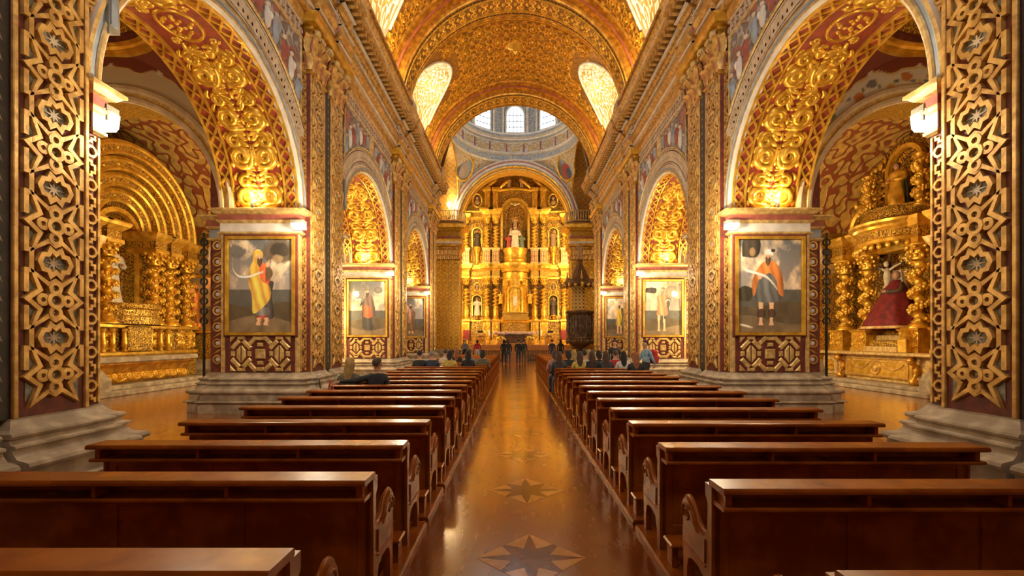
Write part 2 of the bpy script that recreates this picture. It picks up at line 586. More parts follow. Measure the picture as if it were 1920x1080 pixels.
def floor_mat():
    t = NT('parquet')
    co = t.coord()
    mp = t.n('ShaderNodeMapping'); mp.inputs['Rotation'].default_value = (0, 0, PI / 4)
    ab = t.n('ShaderNodeSeparateXYZ'); t.l(co, ab.inputs[0])
    cb = t.n('ShaderNodeCombineXYZ')
    t.l(t.math('ABSOLUTE', t.math('SUBTRACT', ab.outputs[0], .125)), cb.inputs[0]); t.l(ab.outputs[1], cb.inputs[1])
    t.l(cb.outputs[0], mp.inputs[0])
    br = t.n('ShaderNodeTexBrick')
    t.l(mp.outputs[0], br.inputs['Vector'])
    br.inputs['Scale'].default_value = 1.0
    br.inputs['Brick Width'].default_value = .62; br.inputs['Row Height'].default_value = .085
    br.inputs['Mortar Size'].default_value = .0022
    br.inputs['Color1'].default_value = (.26, .085, .022, 1); br.inputs['Color2'].default_value = (.185, .055, .014, 1)
    br.inputs['Mortar'].default_value = (.05, .015, .005, 1)
    n1 = t.noise(co, 1.3, 5, .6)
    t.l(t.mix(t.step(n1, .3, .75), (.16, .045, .012), br.outputs['Color']), t.p.inputs['Base Color'])
    sc = t.n('ShaderNodeMapping'); sc.inputs['Scale'].default_value = (7, 1.6, 1); sc.inputs['Rotation'].default_value = (0, 0, .5)
    t.l(co, sc.inputs[0])
    n2 = t.noise(sc.outputs[0], 2.2, 6, .65)
    ro = t.n('ShaderNodeMapRange'); t.l(n2, ro.inputs[0]); ro.inputs[1].default_value = .3; ro.inputs[2].default_value = .75
    ro.inputs[3].default_value = .16; ro.inputs[4].default_value = .34
    t.l(ro.outputs[0], t.p.inputs['Roughness'])
    t.p.inputs['Coat Weight'].default_value = 1.0
    t.p.inputs['Coat IOR'].default_value = 1.95
    t.p.inputs['Coat Tint'].default_value = (1.0, .80, .52, 1)
    t.p.inputs['Coat Roughness'].default_value = .16
    t.bump(t.math('MULTIPLY_ADD', t.noise(co, 3.0, 3), .6, t.math('MULTIPLY', br.outputs['Fac'], -.15)), .05, .02)
    return t.m
M['floor'] = floor_mat()
M['inlay_light'] = plain('light_inlay_wood', (.52, .24, .07), (.40, .17, .04), .16, 0, 6, 60, .03, coat=.5)
M['inlay_dark'] = plain('dark_inlay_wood', (.18, .055, .017), (.12, .035, .012), .16, 0, 6, 60, .03, coat=.5)
# ---------------------------------------------------------------- layout constants (metres)
XP = 5.10          # pilaster face, nave side
XW = 5.22          # nave wall plane
XI = 7.14          # aisle side of the pillars
PF = [3.10, 11.05, 19.0, 26.95]      # front faces of the pillars
PD = 2.60
RA, ZS = 2.675, 4.88                 # arcade arch radius, springing
BAYS = [8.375, 16.325, 24.275]
ZC0, ZC1 = 8.42, 9.75                # capitals
ZV = 11.6                            # vault springing
AX = .125                            # aisle centre line
SIDE = {-1: 'left', 1: 'right'}

# ---------------------------------------------------------------- floor
fl = MB().box(-15, 15, -4, 48, -.2, 0).build('floor', M['floor'])
tag(fl, 'polished brown parquet floor of the whole church', 'floor', 'structure')
mpf = lambda u, v, h: (u, v, h)
tri = MB(); S_ = .44
tri.flat([(-S_, 0), (-.235, .205), (-.16, .055)], mpf, .0022, 0, h0=-.004)
tri_me = tri.mesh('star_ray', M['inlay_light'])
tri2 = MB().flat([(-S_, 0), (-.16, -.055), (-.235, -.205)], mpf, .0022, 0, h0=-.004)
tri2_me = tri2.mesh('star_ray', M['inlay_light'])
cen = MB().flat([(-S_, 0), (0, S_), (S_, 0), (0, -S_)][::-1], mpf, .0012, 0, h0=-.004).mesh('star_field', M['inlay_dark'])
for k in range(15):
    y = 3.64 + 1.63 * k
    c = inst(cen, 'star_field', fl, (AX, y, 0))
    for q in range(4):
        inst(tri_me, 'star_ray', c, (0, 0, 0), (0, 0, q * PI / 2))
        inst(tri2_me, 'star_ray', c, (0, 0, 0), (0, 0, q * PI / 2))

# ---------------------------------------------------------------- ornament pieces
mpx = lambda u, v, h: (h, u, v)                 # on a face looking to +x
mpy = lambda u, v, h: (u, -h, v)                # on a face looking to -y
def tile_pilaster():
    b = MB(); w, h = .060, .042
    star = [(0, .215), (-.07, .17), (-.235, .285), (-.16, .105), (-.29, 0), (-.16, -.105), (-.235, -.285), (-.07, -.17)]
    star += [(-u, -v) for u, v in star]
    b.strap(star, w, h, mpx, True, 0)
    b.strap(circ(0, 0, .075, 12), w * .9, h * 1.25, mpx, True, 0)
    for s in (-1, 1):
        b.strap(circ(s * .135, 0, .048, 10), w * .85, h * 1.1, mpx, True, 0)
        b.strap(circ(0, s * .135, .056, 10), w * .85, h * 1.1, mpx, True, 0)
        b.strap([(s * .30, .07), (s * .30, .30), (s * .25, .30), (s * .25, .515), (s * .30, .515), (s * .30, .745)], w, h, mpx, False, 0)
    c = .4075
    med = [(0, .10), (-.055, .145), (-.08, .085), (-.135, .08), (-.17, 0), (-.135, -.08), (-.08, -.085), (-.055, -.145)]
    med += [(-u, -v) for u, v in med]
    b.strap([(u, v + c) for u, v in med], w, h * 1.15, mpx, True, 0)
    b.flat([(u * .8, v * .8 + c) for u, v in med][::-1], mpx, .008, 1)
    lf = []
    for i in range(16):
        r = (.115 if i % 4 == 0 else .085) if i % 2 == 0 else .028
        lf.append((r * math.cos(2 * PI * i / 16), c + r * math.sin(2 * PI * i / 16)))
    b.flat(lf, mpx, .02, 2, h0=.008)
    for uv in ((0, 0), (-.135, 0), (.135, 0), (0, .135), (0, -.135)):
        b.flat(circ(uv[0], uv[1], .06 if uv == (0, 0) else .04, 8), mpx, .008, 1)
        b.blob(uv[0], uv[1], .022, .022, .028, mpx, 2, 6)
    for s in (-1, 1):
        for q in (-1, 1):
            b.flat([(s * .285, q * .27), (s * .19, q * .12), (s * .285, q * .05)], mpx, .007, 1)
    return b.mesh('strapwork_motif', [M['gold_old'], M['leafgrey'], M['cream']], needuv=False)
TILE = tile_pilaster()
def tile_strip():
    b = MB(); w, h = .034, .03
    for s in (-1, 1):
        b.strap([(s * .115, -.205), (s * .115, .205)], w, h, mpx)
    b.strap(circ(.01, 0, .062, 10), w, h * 1.2, mpx, True)
    b.strap([(-.1, .08), (-.035, .08), (-.035, .12), (.015, .12), (.015, .16), (.06, .16), (.06, .205)], w, h, mpx)
    b.strap([(-.1, -.08), (-.035, -.08), (-.035, -.12), (.015, -.12), (.015, -.16), (.06, -.16), (.06, -.205)], w, h, mpx)
    b.strap([(.06, .0), (.11, .0)], w, h, mpx)
    return b.mesh('step_motif', [M['gold_old']], needuv=False)
STRIP = tile_strip()
def tulip_band():
    b = MB()
    n = 37
    for i in range(n):
        v = .15 + i * .2
        b.flat([(0, v - .05), (.025, v - .01), (.05, v - .03), (.03, v + .03), (0, v + .075), (-.03, v + .03), (-.05, v - .03), (-.025, v - .01)], mpx, .004)
        b.flat(circ(0, v + .105, .014, 6), mpx, .004)
    return b.mesh('tulip_stencil', [M['stencil']], needuv=False)
TULIP = tulip_band()

def motif(seed, W=.5, H=.86):
    """one carved scroll motif, symmetric in u, growing up +v; returns list of strokes and blobs"""
    r = random.Random(seed)
    st, bl = [], []
    def taper(n, a, b): return [a + (b - a) * i / (n - 1) for i in range(n)]
    y1 = .28 * H
    cr = (.36 + .06 * r.random()) * W * 1.05
    cu, cv = W - cr * 1.08, y1 + r.uniform(-.03, .03)
    sp = spiral(cu, cv, cr, 1.6, -PI * .5 - .4, 1, 9)
    tail = smooth_pts([(.01, .0), (cu * .45, -.0), sp[0]], 3)[:-1]
    if seed % 2: tail = smooth_pts([(.02, H * .62), (.05, H * .3), (cu * .5, cv - cr * .9), sp[0]], 3)[:-1]
    p = tail + sp
    st.append((p, [.05 * math.sin(PI * (.15 + .8 * (1 - i / len(p)))) + .018 for i in range(len(p))]))
    y2 = .70 * H
    cr2 = (.26 + .06 * r.random()) * W
    cu2 = W - cr2 * (1.1 + r.random() * .5)
    sp = spiral(cu2, y2, cr2, 1.35, PI * .5 + .5, -1, 9)
    tail = smooth_pts([(.03, H * .98), (cu2 * .5, H * 1.0), sp[0]], 3)[:-1]
    p = tail + sp
    st.append((p, [.04 * math.sin(PI * (.2 + .75 * (1 - i / len(p)))) + .015 for i in range(len(p))]))
    for k in range(7):                          # acanthus leaves
        v0 = H * (.04 + .135 * k)
        u0 = .02 + .03 * r.random()
        u1 = W * r.uniform(.3, .62)
        lf = smooth_pts([(u0, v0), (u1 * .6, v0 + H * .05), (u1, v0 + H * r.uniform(.08, .2)), (u1 * .92, v0 + H * r.uniform(.2, .27))], 4)
        n = len(lf)
        st.append((lf, [.012 + .034 * math.sin(PI * (.1 + .85 * i / (n - 1))) for i in range(n)]))
    for k in range(3):
        lf = smooth_pts([(W * .98, H * (.05 + .33 * k)), (W * 1.02, H * (.15 + .33 * k)), (W * .86, H * (.26 + .33 * k))], 4)
        n = len(lf)
        st.append((lf, [.01 + .026 * math.sin(PI * i / (n - 1)) for i in range(n)]))
    bl.append((0, H * .18, .05, .09)); bl.append((0, H * .47, .085, .06)); bl.append((0, H * .8, .045, .10))
    for k in range(4): bl.append((W * r.uniform(.15, .5), H * (.2 + .22 * k), .035, .035))
    return st, bl
def motif_mesh(name, seed, mp, mat, W=.5, H=.86, hs=1.0, k=4, fat=1.0):
    b = MB()
    st, bl = motif(seed, W, H)
    for p, rd in st:
        for s in (1, -1):
            b.stroke([(s * a, c) for a, c in p], [q * fat for q in rd], mp, 0, hs * 1.1, k)
    for u, v, ru, rv in bl:
        for s in ((1,) if u == 0 else (1, -1)):
            b.blob(s * u, v, ru, rv, .055 * hs, mp, 0)
    return b.mesh(name, [mat], needuv=False)
# flat motifs for altars, pulpit, friezes (facing -y, growing up z, base at 0)
MOT = [motif_mesh('scroll_relief', s, mpy, M['gold'], k=3) for s in (11, 12, 13)]
MOTD = motif_mesh('scroll_relief', 12, mpy, M['dark_wood'], k=3)
MOTF = motif_mesh('scroll_relief', 14, mpx, M['gold_pale'], .5, .5, k=3)

# ---------------------------------------------------------------- pillars
OUT = [(-XI, 0), (-XW, 0), (-XW, .28), (-XP, .28), (-XP, 1.10), (-XW, 1.10), (-XW, 1.5), (-XP, 1.5), (-XP, 2.32), (-XW, 2.32), (-XW, PD), (-XI, PD), (-XI, PD - .15), (-7.5, PD - .15), (-7.5, .15), (-XI, .15)]
BASEP = [(.34, 0), (.34, .24), (.39, .25), (.40, .265), (.39, .28), (.31, .29), (.31, .45), (.35, .465), (.365, .50), (.35, .535), (.30, .55), (.24, .565), (.20, .62), (.19, .655), (.22, .665), (.225, .68), (.22, .70), (.17, .71), (.15, .75), (.18, .765), (.19, .79), (.18, .815), (.13, .83), (.10, .84), (.07, .87), (.03, .925), (.03, .94)]
IMP = [(.02, 4.28), (.06, 4.31), (.06, 4.345), (.02, 4.36), (.02, 4.56), (.06, 4.575), (.08, 4.61), (.08, 4.63), (.05, 4.64), (.06, 4.76), (.12, 4.775), (.17, 4.83), (.20, 4.84), (.20, 4.88), (.17, 4.9)]
IMPM = [0, 0, 0, 1, 0, 0, 0, 2, 2, 0, 0, 0, 0, 0]
BRK = [8]
def octagon_blocks():
    """bevelled block shapes of the panel under each painting, (u,v) round its centre"""
    L = []
    def bar(cu, cv, ln, w, a):
        c, s = math.cos(a), math.sin(a)
        return [(cu + x * c - y * s, cv + x * s + y * c) for x, y in ((-ln, -w), (ln, -w), (ln, w), (-ln, w))]
    L.append([(-.12, -.115), (.12, -.115), (.12, .115), (-.12, .115)])
    L.append([(-.17, .405), (-.08, .315), (.08, .315), (.17, .405)][::-1])
    L.append([(-.17, -.405), (.17, -.405), (.08, -.315), (-.08, -.315)][::-1][::-1])
    for q in (1, -1):
        L.append(bar(0, q * .215, .07, .045, 0))
    for s in (-1, 1):
        o = s * .47
        L.append([(o + s * .015, .205), (o + s * .015, -.205), (o + s * .115, -.09), (o + s * .115, .09)])
        L.append([(o - s * .015, .205), (o - s * .015, -.205), (o - s * .115, -.09), (o - s * .115, .09)])
        L.append(bar(o + s * .205, 0, .048, .06, 0)); L.append(bar(o - s * .2, 0, .045, .06, 0))
        for q in (1, -1):
            L.append(bar(o + s * .14, q * .215, .135, .054, -s * q * PI * .25))
            L.append(bar(o - s * .14, q * .215, .135, .054, s * q * PI * .25))
            L.append(bar(o - s * .285, q * .315, .12, .052, -s * q * PI * .25))
            L.append(bar(o, q * .37, .095, .038, 0))
            L.append([(s * .745, q * .405), (s * .745, q * .26), (s * .60, q * .405)])
    return L
def leaf_mesh(w, h, out, mat):
    """one curled capital leaf, foot at the origin, growing up z, facing +x, curling outwards"""
    b = MB()
    def fn(u, t):
        s = u - .5
        a = t * 1.0
        wd = w * (.45 + .75 * math.sin(PI * min(t * .62 + .12, 1))) * (1 if t < .85 else 1 - (t - .85) * 2.2)
        curl = max(0, t - .55) / .45
        x = .015 + out * (.25 * t + .75 * curl ** 1.7) + .03 * math.cos(s * PI) - (.05 * curl)
        z = h * (t if t < .72 else .72 + .28 * math.sin((t - .72) / .28 * PI * .62) * (1))
        z -= curl ** 3 * h * .12
        return (x, s * wd * (1 + .08 * math.sin(t * 22)), z)
    b.grid(6, 9, fn, 0)
    b.stroke([(0, h * .05), (0, h * .5), (0, h * .8)], [.02, .028, .01], lambda u, v, hh: (.03 + out * (v / h) ** 2 * .8 + hh, u, v), 1)
    return b.mesh('acanthus_leaf', mat, needuv=False)
LEAF = leaf_mesh(.27, .40, .22, [M['gold_old'], M['red_band']])
LEAF2 = leaf_mesh(.30, .50, .28, [M['gold_old'], M['red_band']])
def volute_mesh():
    b = MB()
    for s in (-1, 1):
        p = spiral(0, 0, .13, 1.9, PI * .75, 1, 10)
        b.stroke(p, [.03 * (1 - .5 * i / len(p)) + .006 for i in range(len(p))], lambda u, v, h: (u * .8 + .02, s * (.05 + h), v), 0)
    b.lathe([(.02, -.055), (.125, -.05), (.125, .05), (.02, .055)], 14, (.02, 0, 0), axis='y')
    return b.mesh('volute', [M['gold_pale']], needuv=False)
VOL = volute_mesh()

def capital_pieces(parent, y0, y1, x=-XP, leafscale=1.0):
    yc = (y0 + y1) / 2
    b = MB()
    o = [(x - .2, y0), (x, y0), (x, y1), (x - .2, y1)]
    b.loft(o, [(.03, ZC0 - .06), (.06, ZC0 - .04), (.06, ZC0), (.02, ZC0 + .02), (.02, ZC0 + .75), (.10, ZC0 + 1.0), (.10, ZC0 + 1.08), (.24, ZC0 + 1.1), (.28, ZC0 + 1.2), (.28, ZC1)], [0] * 5 + [1] * 4)
    b.build('capital_bell', [M['gold_deep'], M['gold']], parent)
    for k in range(3):
        inst(LEAF, 'acanthus_leaf', parent, (x + .02, yc + (k - 1) * .29, ZC0 + .02), world=True)
    for k in range(2):
        inst(LEAF2, 'acanthus_leaf', parent, (x + .03, yc + (k - .5) * .36, ZC0 + .28), world=True)
    for s in (-1, 1):
        inst(LEAF, 'acanthus_leaf', parent, (x - .06, yc + s * (y1 - y0) * .5 + s * .02, ZC0 + .02), (0, 0, s * PI / 2), world=True)
        inst(LEAF2, 'acanthus_leaf', parent, (x, yc + s * (y1 - y0) * .5 + s * .02, ZC0 + .35), (0, 0, s * PI / 4), world=True)
        inst(VOL, 'volute', parent, (x + .12, yc + s * .33, ZC0 + .93), (0, 0, s * PI / 4), world=True)
    inst(VOL, 'volute', parent, (x + .08, yc, ZC0 + .97), (0, 0, 0), (.8, 1.5, .8), world=True)

def make_pillar():
    r = empty('pillar', (-6.2, 0, 0))
    core = MB().loft(OUT, [(0, .9), (0, ZC1 + .05)])
    core.build('shaft', [M['red']], r)
    MB().loft(OUT, BASEP, clamp={4: .16, 6: .16}).build('stone_base', [M['stone']], r)
    for y0 in (0, PD - .08):
        MB().loft([(-XI, y0), (-XW, y0), (-XW, y0 + .08), (-XI, y0 + .08)], IMP, IMPM).build('impost', [M['gold_pale'], M['white'], M['red_band']], r)
    MB().loft([(-7.5, .15), (-XI - .1, .15), (-XI - .1, PD - .15), (-7.5, PD - .15)], [(o, z - .12) for o, z in IMP], IMPM).build('impost', [M['gold_pale'], M['greyblue'], M['red_band']], r)
    # front (and back) face: gilt edge strips round the painting field
    for yy, s in ((0, -1), (PD, 1)):
        e = MB()
        for xa, xb in ((-XI, -XI + .10), (-XW - .12, -XW)):
            e.box(xa, xb, yy + s * .02, yy - s * .01, .94, 4.28, 0, .008)
        e.box(-XI + .1, -XW - .12, yy + s * .02, yy - s * .01, 4.20, 4.28, 0, .008)
        e.build('gilt_edge', [M['gold_pale']], r)
    # block panel below the painting
    pn = MB().box(-6.93, -5.41, -.015, .02, .95, 1.84, 0).build('block_panel', [M['red']], r)
    for pl in octagon_blocks():
        b = MB()
        q = [(-6.17 + u * .98, 1.395 + v * 1.03) for u, v in pl]
        ar = sum(q[i - 1][0] * q[i][1] - q[i][0] * q[i - 1][1] for i in range(len(q)))
        if ar < 0: q = q[::-1]
        b.prism(q, -.012, -.065, 'y', 0, bev=.018)
        b.build('gilded_block', [M['gold_pale']], pn)
    # nave side
    for y0, y1 in ((.28, 1.10), (1.5, 2.32)):
        e = MB()
        for a, c in ((y0, y0 + .05), (y1 - .05, y1)):
            e.box(-XP - .01, -XP + .03, a, c, .94, ZC0 - .06, 0, .008)
        e.build('pilaster_border', [M['gold_old']], r)
        for k in range(9):
            inst(TILE, 'strapwork_motif', r, (-XP, (y0 + y1) / 2, 1.36 + k * .815), world=True)
        capital_pieces(r, y0, y1)
    for yc in (.14, PD - .14):
        for k in range(8):
            inst(STRIP, 'step_motif', r, (-XW, yc, 1.18 + k * .41), world=True)
        for k in range(9):
            inst(STRIP, 'step_motif', r, (-XW, yc, 5.12 + k * .41), world=True)
    MB().box(-XW - .02, -XP - .008, 1.11, 1.49, .94, ZC0).build('dark_band', [M['dark_band']], r)
    inst(TULIP, 'tulip_stencil', r, (-XP - .008, 1.38, 1.0), world=True)
    # set-back aisle corner, front side
    b = MB()
    for k in range(8):
        z = 1.25 + k * .4
        b.strap(circ(-7.32, z, .10, 10), .04, .03, lambda u, v, h: (u, .15 - h, v), True)
        b.blob(-7.32, z, .06, .06, .03, lambda u, v, h: (u, .15 - h, v), 1)
        b.stroke([(-7.42, z + .14), (-7.32, z + .2), (-7.22, z + .26)], [.015, .03, .015], lambda u, v, h: (u, .15 - h, v))
    b.build('corner_relief', [M['gold_old'], M['white']], r)
    return r

PILLARS = {}
PLAB = {0: 'near the camera, cut by the picture edge', 1: 'behind the nearest one, with the largest painting', 2: 'second to carry a painting from the camera', 3: 'last before the crossing'}
pr = make_pillar()
reindex()
for k, y in enumerate(PF):
    for s in (-1, 1):
        if k == 0 and s == -1:
            o = pr; o.location = (-6.2, y, 0)
        else:
            o = clone(pr, (s * 6.2, y, 0), (-s, 1, 1))
        tag(o, 'gilded strapwork pillar on the %s of the nave, %s' % (SIDE[s], PLAB[k]), 'pillar', 'structure', 'nave pillars')
        PILLARS[(k, s)] = o

# ---------------------------------------------------------------- arcade arches
def mp_crown(u, v, h, R=RA):            # around the x axis through the arch centre; v grows towards -y
    a = -v / R
    return (u, (R - h) * math.sin(a), (R - h) * math.cos(a))
AM = [motif_mesh('scroll_relief', s, mp_crown, M['gold'], .53, .9, fat=1.4) for s in (21, 22, 23, 24)]
def lattice_band(u0, u1):
    b = MB()
    L = PI * RA; n = 27
    mp = lambda u, v, h: (u, -(RA - h) * math.cos(v / RA), (RA - h) * math.sin(v / RA))
    uc, hw = (u0 + u1) / 2, (u1 - u0) / 2
    vs2 = [L * i / 54 for i in range(55)]
    for u in (u0 + .02, u1 - .02):
        b.strap([(u, v) for v in vs2], .05, .05, mp)
    for ph in (0, 1):
        b.strap([(uc + (hw - .05) * (1 if (i + ph) % 2 else -1), L * i / n) for i in range(n + 1)], .046, .035, mp)
    for i in range(n):                      # cusps that turn the lozenges into quatrefoils
        v = L * (i + .5) / n
        for s in (-1, 1):
            for q in (-1, 1):
                b.flat([(uc + s * .045, v + q * .075), (uc + s * .085, v + q * .035), (uc + s * .105, v + q * .085), (uc + s * .065, v + q * .105)][::(1 if s * q > 0 else -1)], mp, .03)
    return b.mesh('lattice_border', [M['gold']], needuv=False)
LAT1, LAT2 = lattice_band(-XW - .36, -XW - .02), lattice_band(-XI + .02, -XI + .36)
def oval_mesh():
    b = MB()
    mp = lambda u, v, h: mp_crown(u, v, h)
    ov = circ(0, 0, .34, 18, ry=.42)
    b.stroke(ov + [ov[0]], .035, mp, 0)
    b.flat(circ(0, 0, .33, 18, ry=.41), mp, .008, 1)
    r = random.Random(3)
    for i in range(26):
        a, d = r.random() * 2 * PI, math.sqrt(r.random())
        b.blob(.26 * d * math.cos(a), .33 * d * math.sin(a), .05, .05, .06, mp, 0, 6)
    for s in (-1, 1):
        for q in (-1, 1):
            sp = spiral(s * .36, q * .42, .10, 1.3, 0, s * q, 8)
            b.stroke(sp, .028, mp, 0)
    return b.mesh('oval_medallion', [M['gold'], M['red_bright']], needuv=False)
OVAL = oval_mesh()

def make_arch():
    r = empty('arcade_wall', (-6.2, 0, ZS))
    b = MB()                                                     # masonry: nave face, aisle face, soffit
    n = 32
    top = 9.8
    for xx, fl_ in ((-XW, 1), (-XI, -1)):
        vs_, fs = [], []
        for i in range(n + 1):
            a = PI * i / n
            y = -RA * math.cos(a)
            vs_ += [(xx, y, ZS + RA * math.sin(a)), (xx, y, top)]
        for i in range(n):
            q = (2 * i, 2 * i + 2, 2 * i + 3, 2 * i + 1)
            fs.append(q if fl_ > 0 else q[::-1])
        b.add(vs_, fs, 0)
    b.grid(n, 1, lambda u, w: (-XW + (XW - XI) * w, -RA * math.cos(PI * u), ZS + RA * math.sin(PI * u)), 1, True, flip=True)
    b.build('masonry', [M['cream'], M['red_bright']], r)
    inst(LAT1, 'lattice_border', r, (0, 0, ZS), world=True)
    inst(LAT2, 'lattice_border', r, (0, 0, ZS), world=True)
    xc = -(XW + XI) / 2
    inst(OVAL, 'oval_medallion', r, (xc, 0, ZS), world=True)
    for k in range(4):
        s0 = .55 + .9 * (k + 1)                    # foot of the motif, arc length from the crown
        ph = s0 / RA
        inst(AM[k], 'scroll_relief', r, (xc, 0, ZS), (-ph, 0, 0), world=True)
        inst(AM[k], 'scroll_relief', r, (xc, 0, ZS), (-ph, 0, PI), world=True)
    av = MB().lathe([(2.675, -.13), (2.655, -.05), (2.66, .02), (2.70, .055), (2.75, .06), (2.765, .035), (2.82, .04), (2.85, .06), (2.90, .055), (2.93, .03), (2.95, .0)], 40, (-XW, 0, ZS), 0, PI, 'x', mats=[1, 1, 1, 0, 0, 2, 2, 0, 1, 1])
    av.build('archivolt', [M['gold_pale'], M['white'], M['greyblue']], r)
    # pierced ring above the crown
    g = MB()
    mp = lambda u, v, h: (-XW + h, u * math.cos(v), ZS + u * math.sin(v))
    a0, a1 = .60, PI - .60
    an = [a0 + (a1 - a0) * i / 40 for i in range(41)]
    for rr in (2.99, 3.40):
        g.strap([(rr, a) for a in an], .04, .04, mp)
    for ph in (0, 1):
        g.strap([(3.195 + .16 * (1 if (i + ph) % 2 else -1), a) for i, a in enumerate(an)], .05, .032, mp)
    g.build('pierced_ring', [M['cream']], r)
    gb = MB().grid(30, 1, lambda u, w: (-XW + .006, (2.96 + .46 * w) * math.cos(a0 + (a1 - a0) * u), ZS + (2.96 + .46 * w) * math.sin(a0 + (a1 - a0) * u)), 0, False)
    gb.build('ring_ground', [M['red']], r)
    # story reliefs either side of the crown strip
    rr_ = random.Random(5)
    for s in (-1, 1):
        pts = []
        for i in range(13):
            y = .16 + (2.58 - .16) * i / 12
            pts.append((s * y, ZS + math.sqrt(max(3.46 ** 2 - y * y, 0))))
        pts += [(s * 2.58, 9.0), (s * .16, 9.0)]
        if s < 0: pts = pts[::-1]
        b = MB().prism(pts, -XW, -XW + .05, 'x', 0)
        b.build('story_relief', [M['relief_story']], r)
        f = MB()
        mp2 = lambda u, v, h: (-XW + .05 + h, u, v)
        f.strap(pts, .05, .035, mp2, True)
        f.build('relief_frame', [M['gold_pale']], r)
        q = MB()
        for k in range(7):
            y = s * (.45 + .33 * k)
            zb = ZS + math.sqrt(max(3.46 ** 2 - y * y, 0)) + .1
            hh = min(8.85 - zb, .75) * rr_.uniform(.8, 1)
            m = k % 3
            q.blob(y, zb + hh * .4, .11, hh * .45, .07, mp2, m, 8)
            q.blob(y + .02, zb + hh * .9, .055, .07, .06, mp2, 3, 6)
            q.blob(y + s * .08, zb + hh * .55, .04, hh * .2, .09, mp2, m, 6)
        q.build('relief_figures', [M['greyblue'], M['red_band'], M['white'], M['cream']], r)
    MB().box(-XW - .01, -XW + .09, -.13, .13, ZS + 3.44, 9.05, 0, .02).build('keystone_strip', [M['gold_pale']], r)
    # pierced frieze under the architrave
    f = MB()
    for z in (9.07, 9.42): f.box(-XW - .01, -XW + .06, -2.67, 2.67, z - .03, z + .03, 0)
    for i in range(24):
        y = -2.55 + i * .222
        f.box(-XW - .01, -XW + .045, y - .03, y + .03, 9.07, 9.42, 0)
        f.strap(circ(y + .11, 9.245, .055, 8), .035, .04, lambda u, v, h: (-XW + h, u, v), True)
    f.build('pierced_frieze', [M['cream']], r)
    MB().box(-XW - .01, -XW + .008, -2.67, 2.67, 9.07, 9.42).build('frieze_ground', [M['red_band']], r)
    MB().box(-XW - .01, -XW + .10, -2.67, 2.67, 9.45, 9.8, 0, .02).build('plain_band', [M['gold_old']], r)
    return r
ALAB = ['nearest the camera, its gilded soffit open to view', 'second from the camera', 'farthest, before the crossing']
ar = make_arch()
reindex()
for k, y in enumerate(BAYS):
    for s in (-1, 1):
        if k == 0 and s == -1:
            o = ar; o.location = (-6.2, y, ZS)
        else:
            o = clone(ar, (s * 6.2, y, ZS), (-s, 1, 1))
        tag(o, 'arcade arch wall on the %s of the nave, %s' % (SIDE[s], ALAB[k]), 'arch', 'structure', 'arcade arches')

# ---------------------------------------------------------------- entablature
Y0, Y1 = -2.0, PF[3] + PD
ENT = [  # name, polygon of (offset from wall towards nave, z), material
    ('architrave', [(-.3, 9.75), (.20, 9.75), (.20, 9.90), (.23, 9.91), (.23, 10.06), (.30, 10.10), (.34, 10.16), (.34, 10.2), (-.3, 10.2)], 'gold_old'),
    ('painted_fillet', [(-.3, 10.2), (.22, 10.2), (.22, 10.34), (-.3, 10.34)], 'rose_band'),
    ('architrave_crown', [(-.3, 10.34), (.24, 10.34), (.30, 10.38), (.32, 10.42), (-.3, 10.42)], 'gold_pale'),
    ('frieze', [(-.3, 10.42), (.16, 10.42), (.16, 10.86), (-.3, 10.86)], 'relief_silver'),
    ('bed_moulding', [(-.3, 10.86), (.20, 10.86), (.26, 10.92), (.32, 10.95), (.32, 11.0), (.38, 11.03), (.38, 11.06), (-.3, 11.06)], 'gold_old'),
    ('dentil_ground', [(-.3, 11.06), (.40, 11.06), (.40, 11.24), (-.3, 11.24)], 'dark_wood'),
    ('corona', [(-.3, 11.24), (.70, 11.24), (.70, 11.36), (.73, 11.37), (.73, 11.42), (.80, 11.48), (.84, 11.55), (.84, 11.58), (-.3, 11.58)], 'gold_old'),
    ('white_fillet', [(-.3, 9.9), (.25, 9.9), (.25, 9.96), (-.3, 9.96)], 'white'), ('white_fillet', [(-.3, 10.35), (.34, 10.38), (.34, 10.425), (-.3, 10.425)], 'white'), ('white_fillet', [(-.3, 11.0), (.40, 11.0), (.40, 11.045), (-.3, 11.045)], 'white'),
    ('pale_fillet', [(.72, 11.37), (.745, 11.37), (.745, 11.42), (.72, 11.42)], 'white'),
]
dent = MB().box(-.02, .24, -.07, .07, -.15, 0, 0, .015).mesh('dentil_block', [M['gold_old']])
balu = MB().lathe([(.05, 0), (.06, .03), (.035, .07), (.065, .2), (.03, .38), (.05, .44), (.05, .48)], 8).mesh('baluster', [M['gold_old']])
ENTR = {}
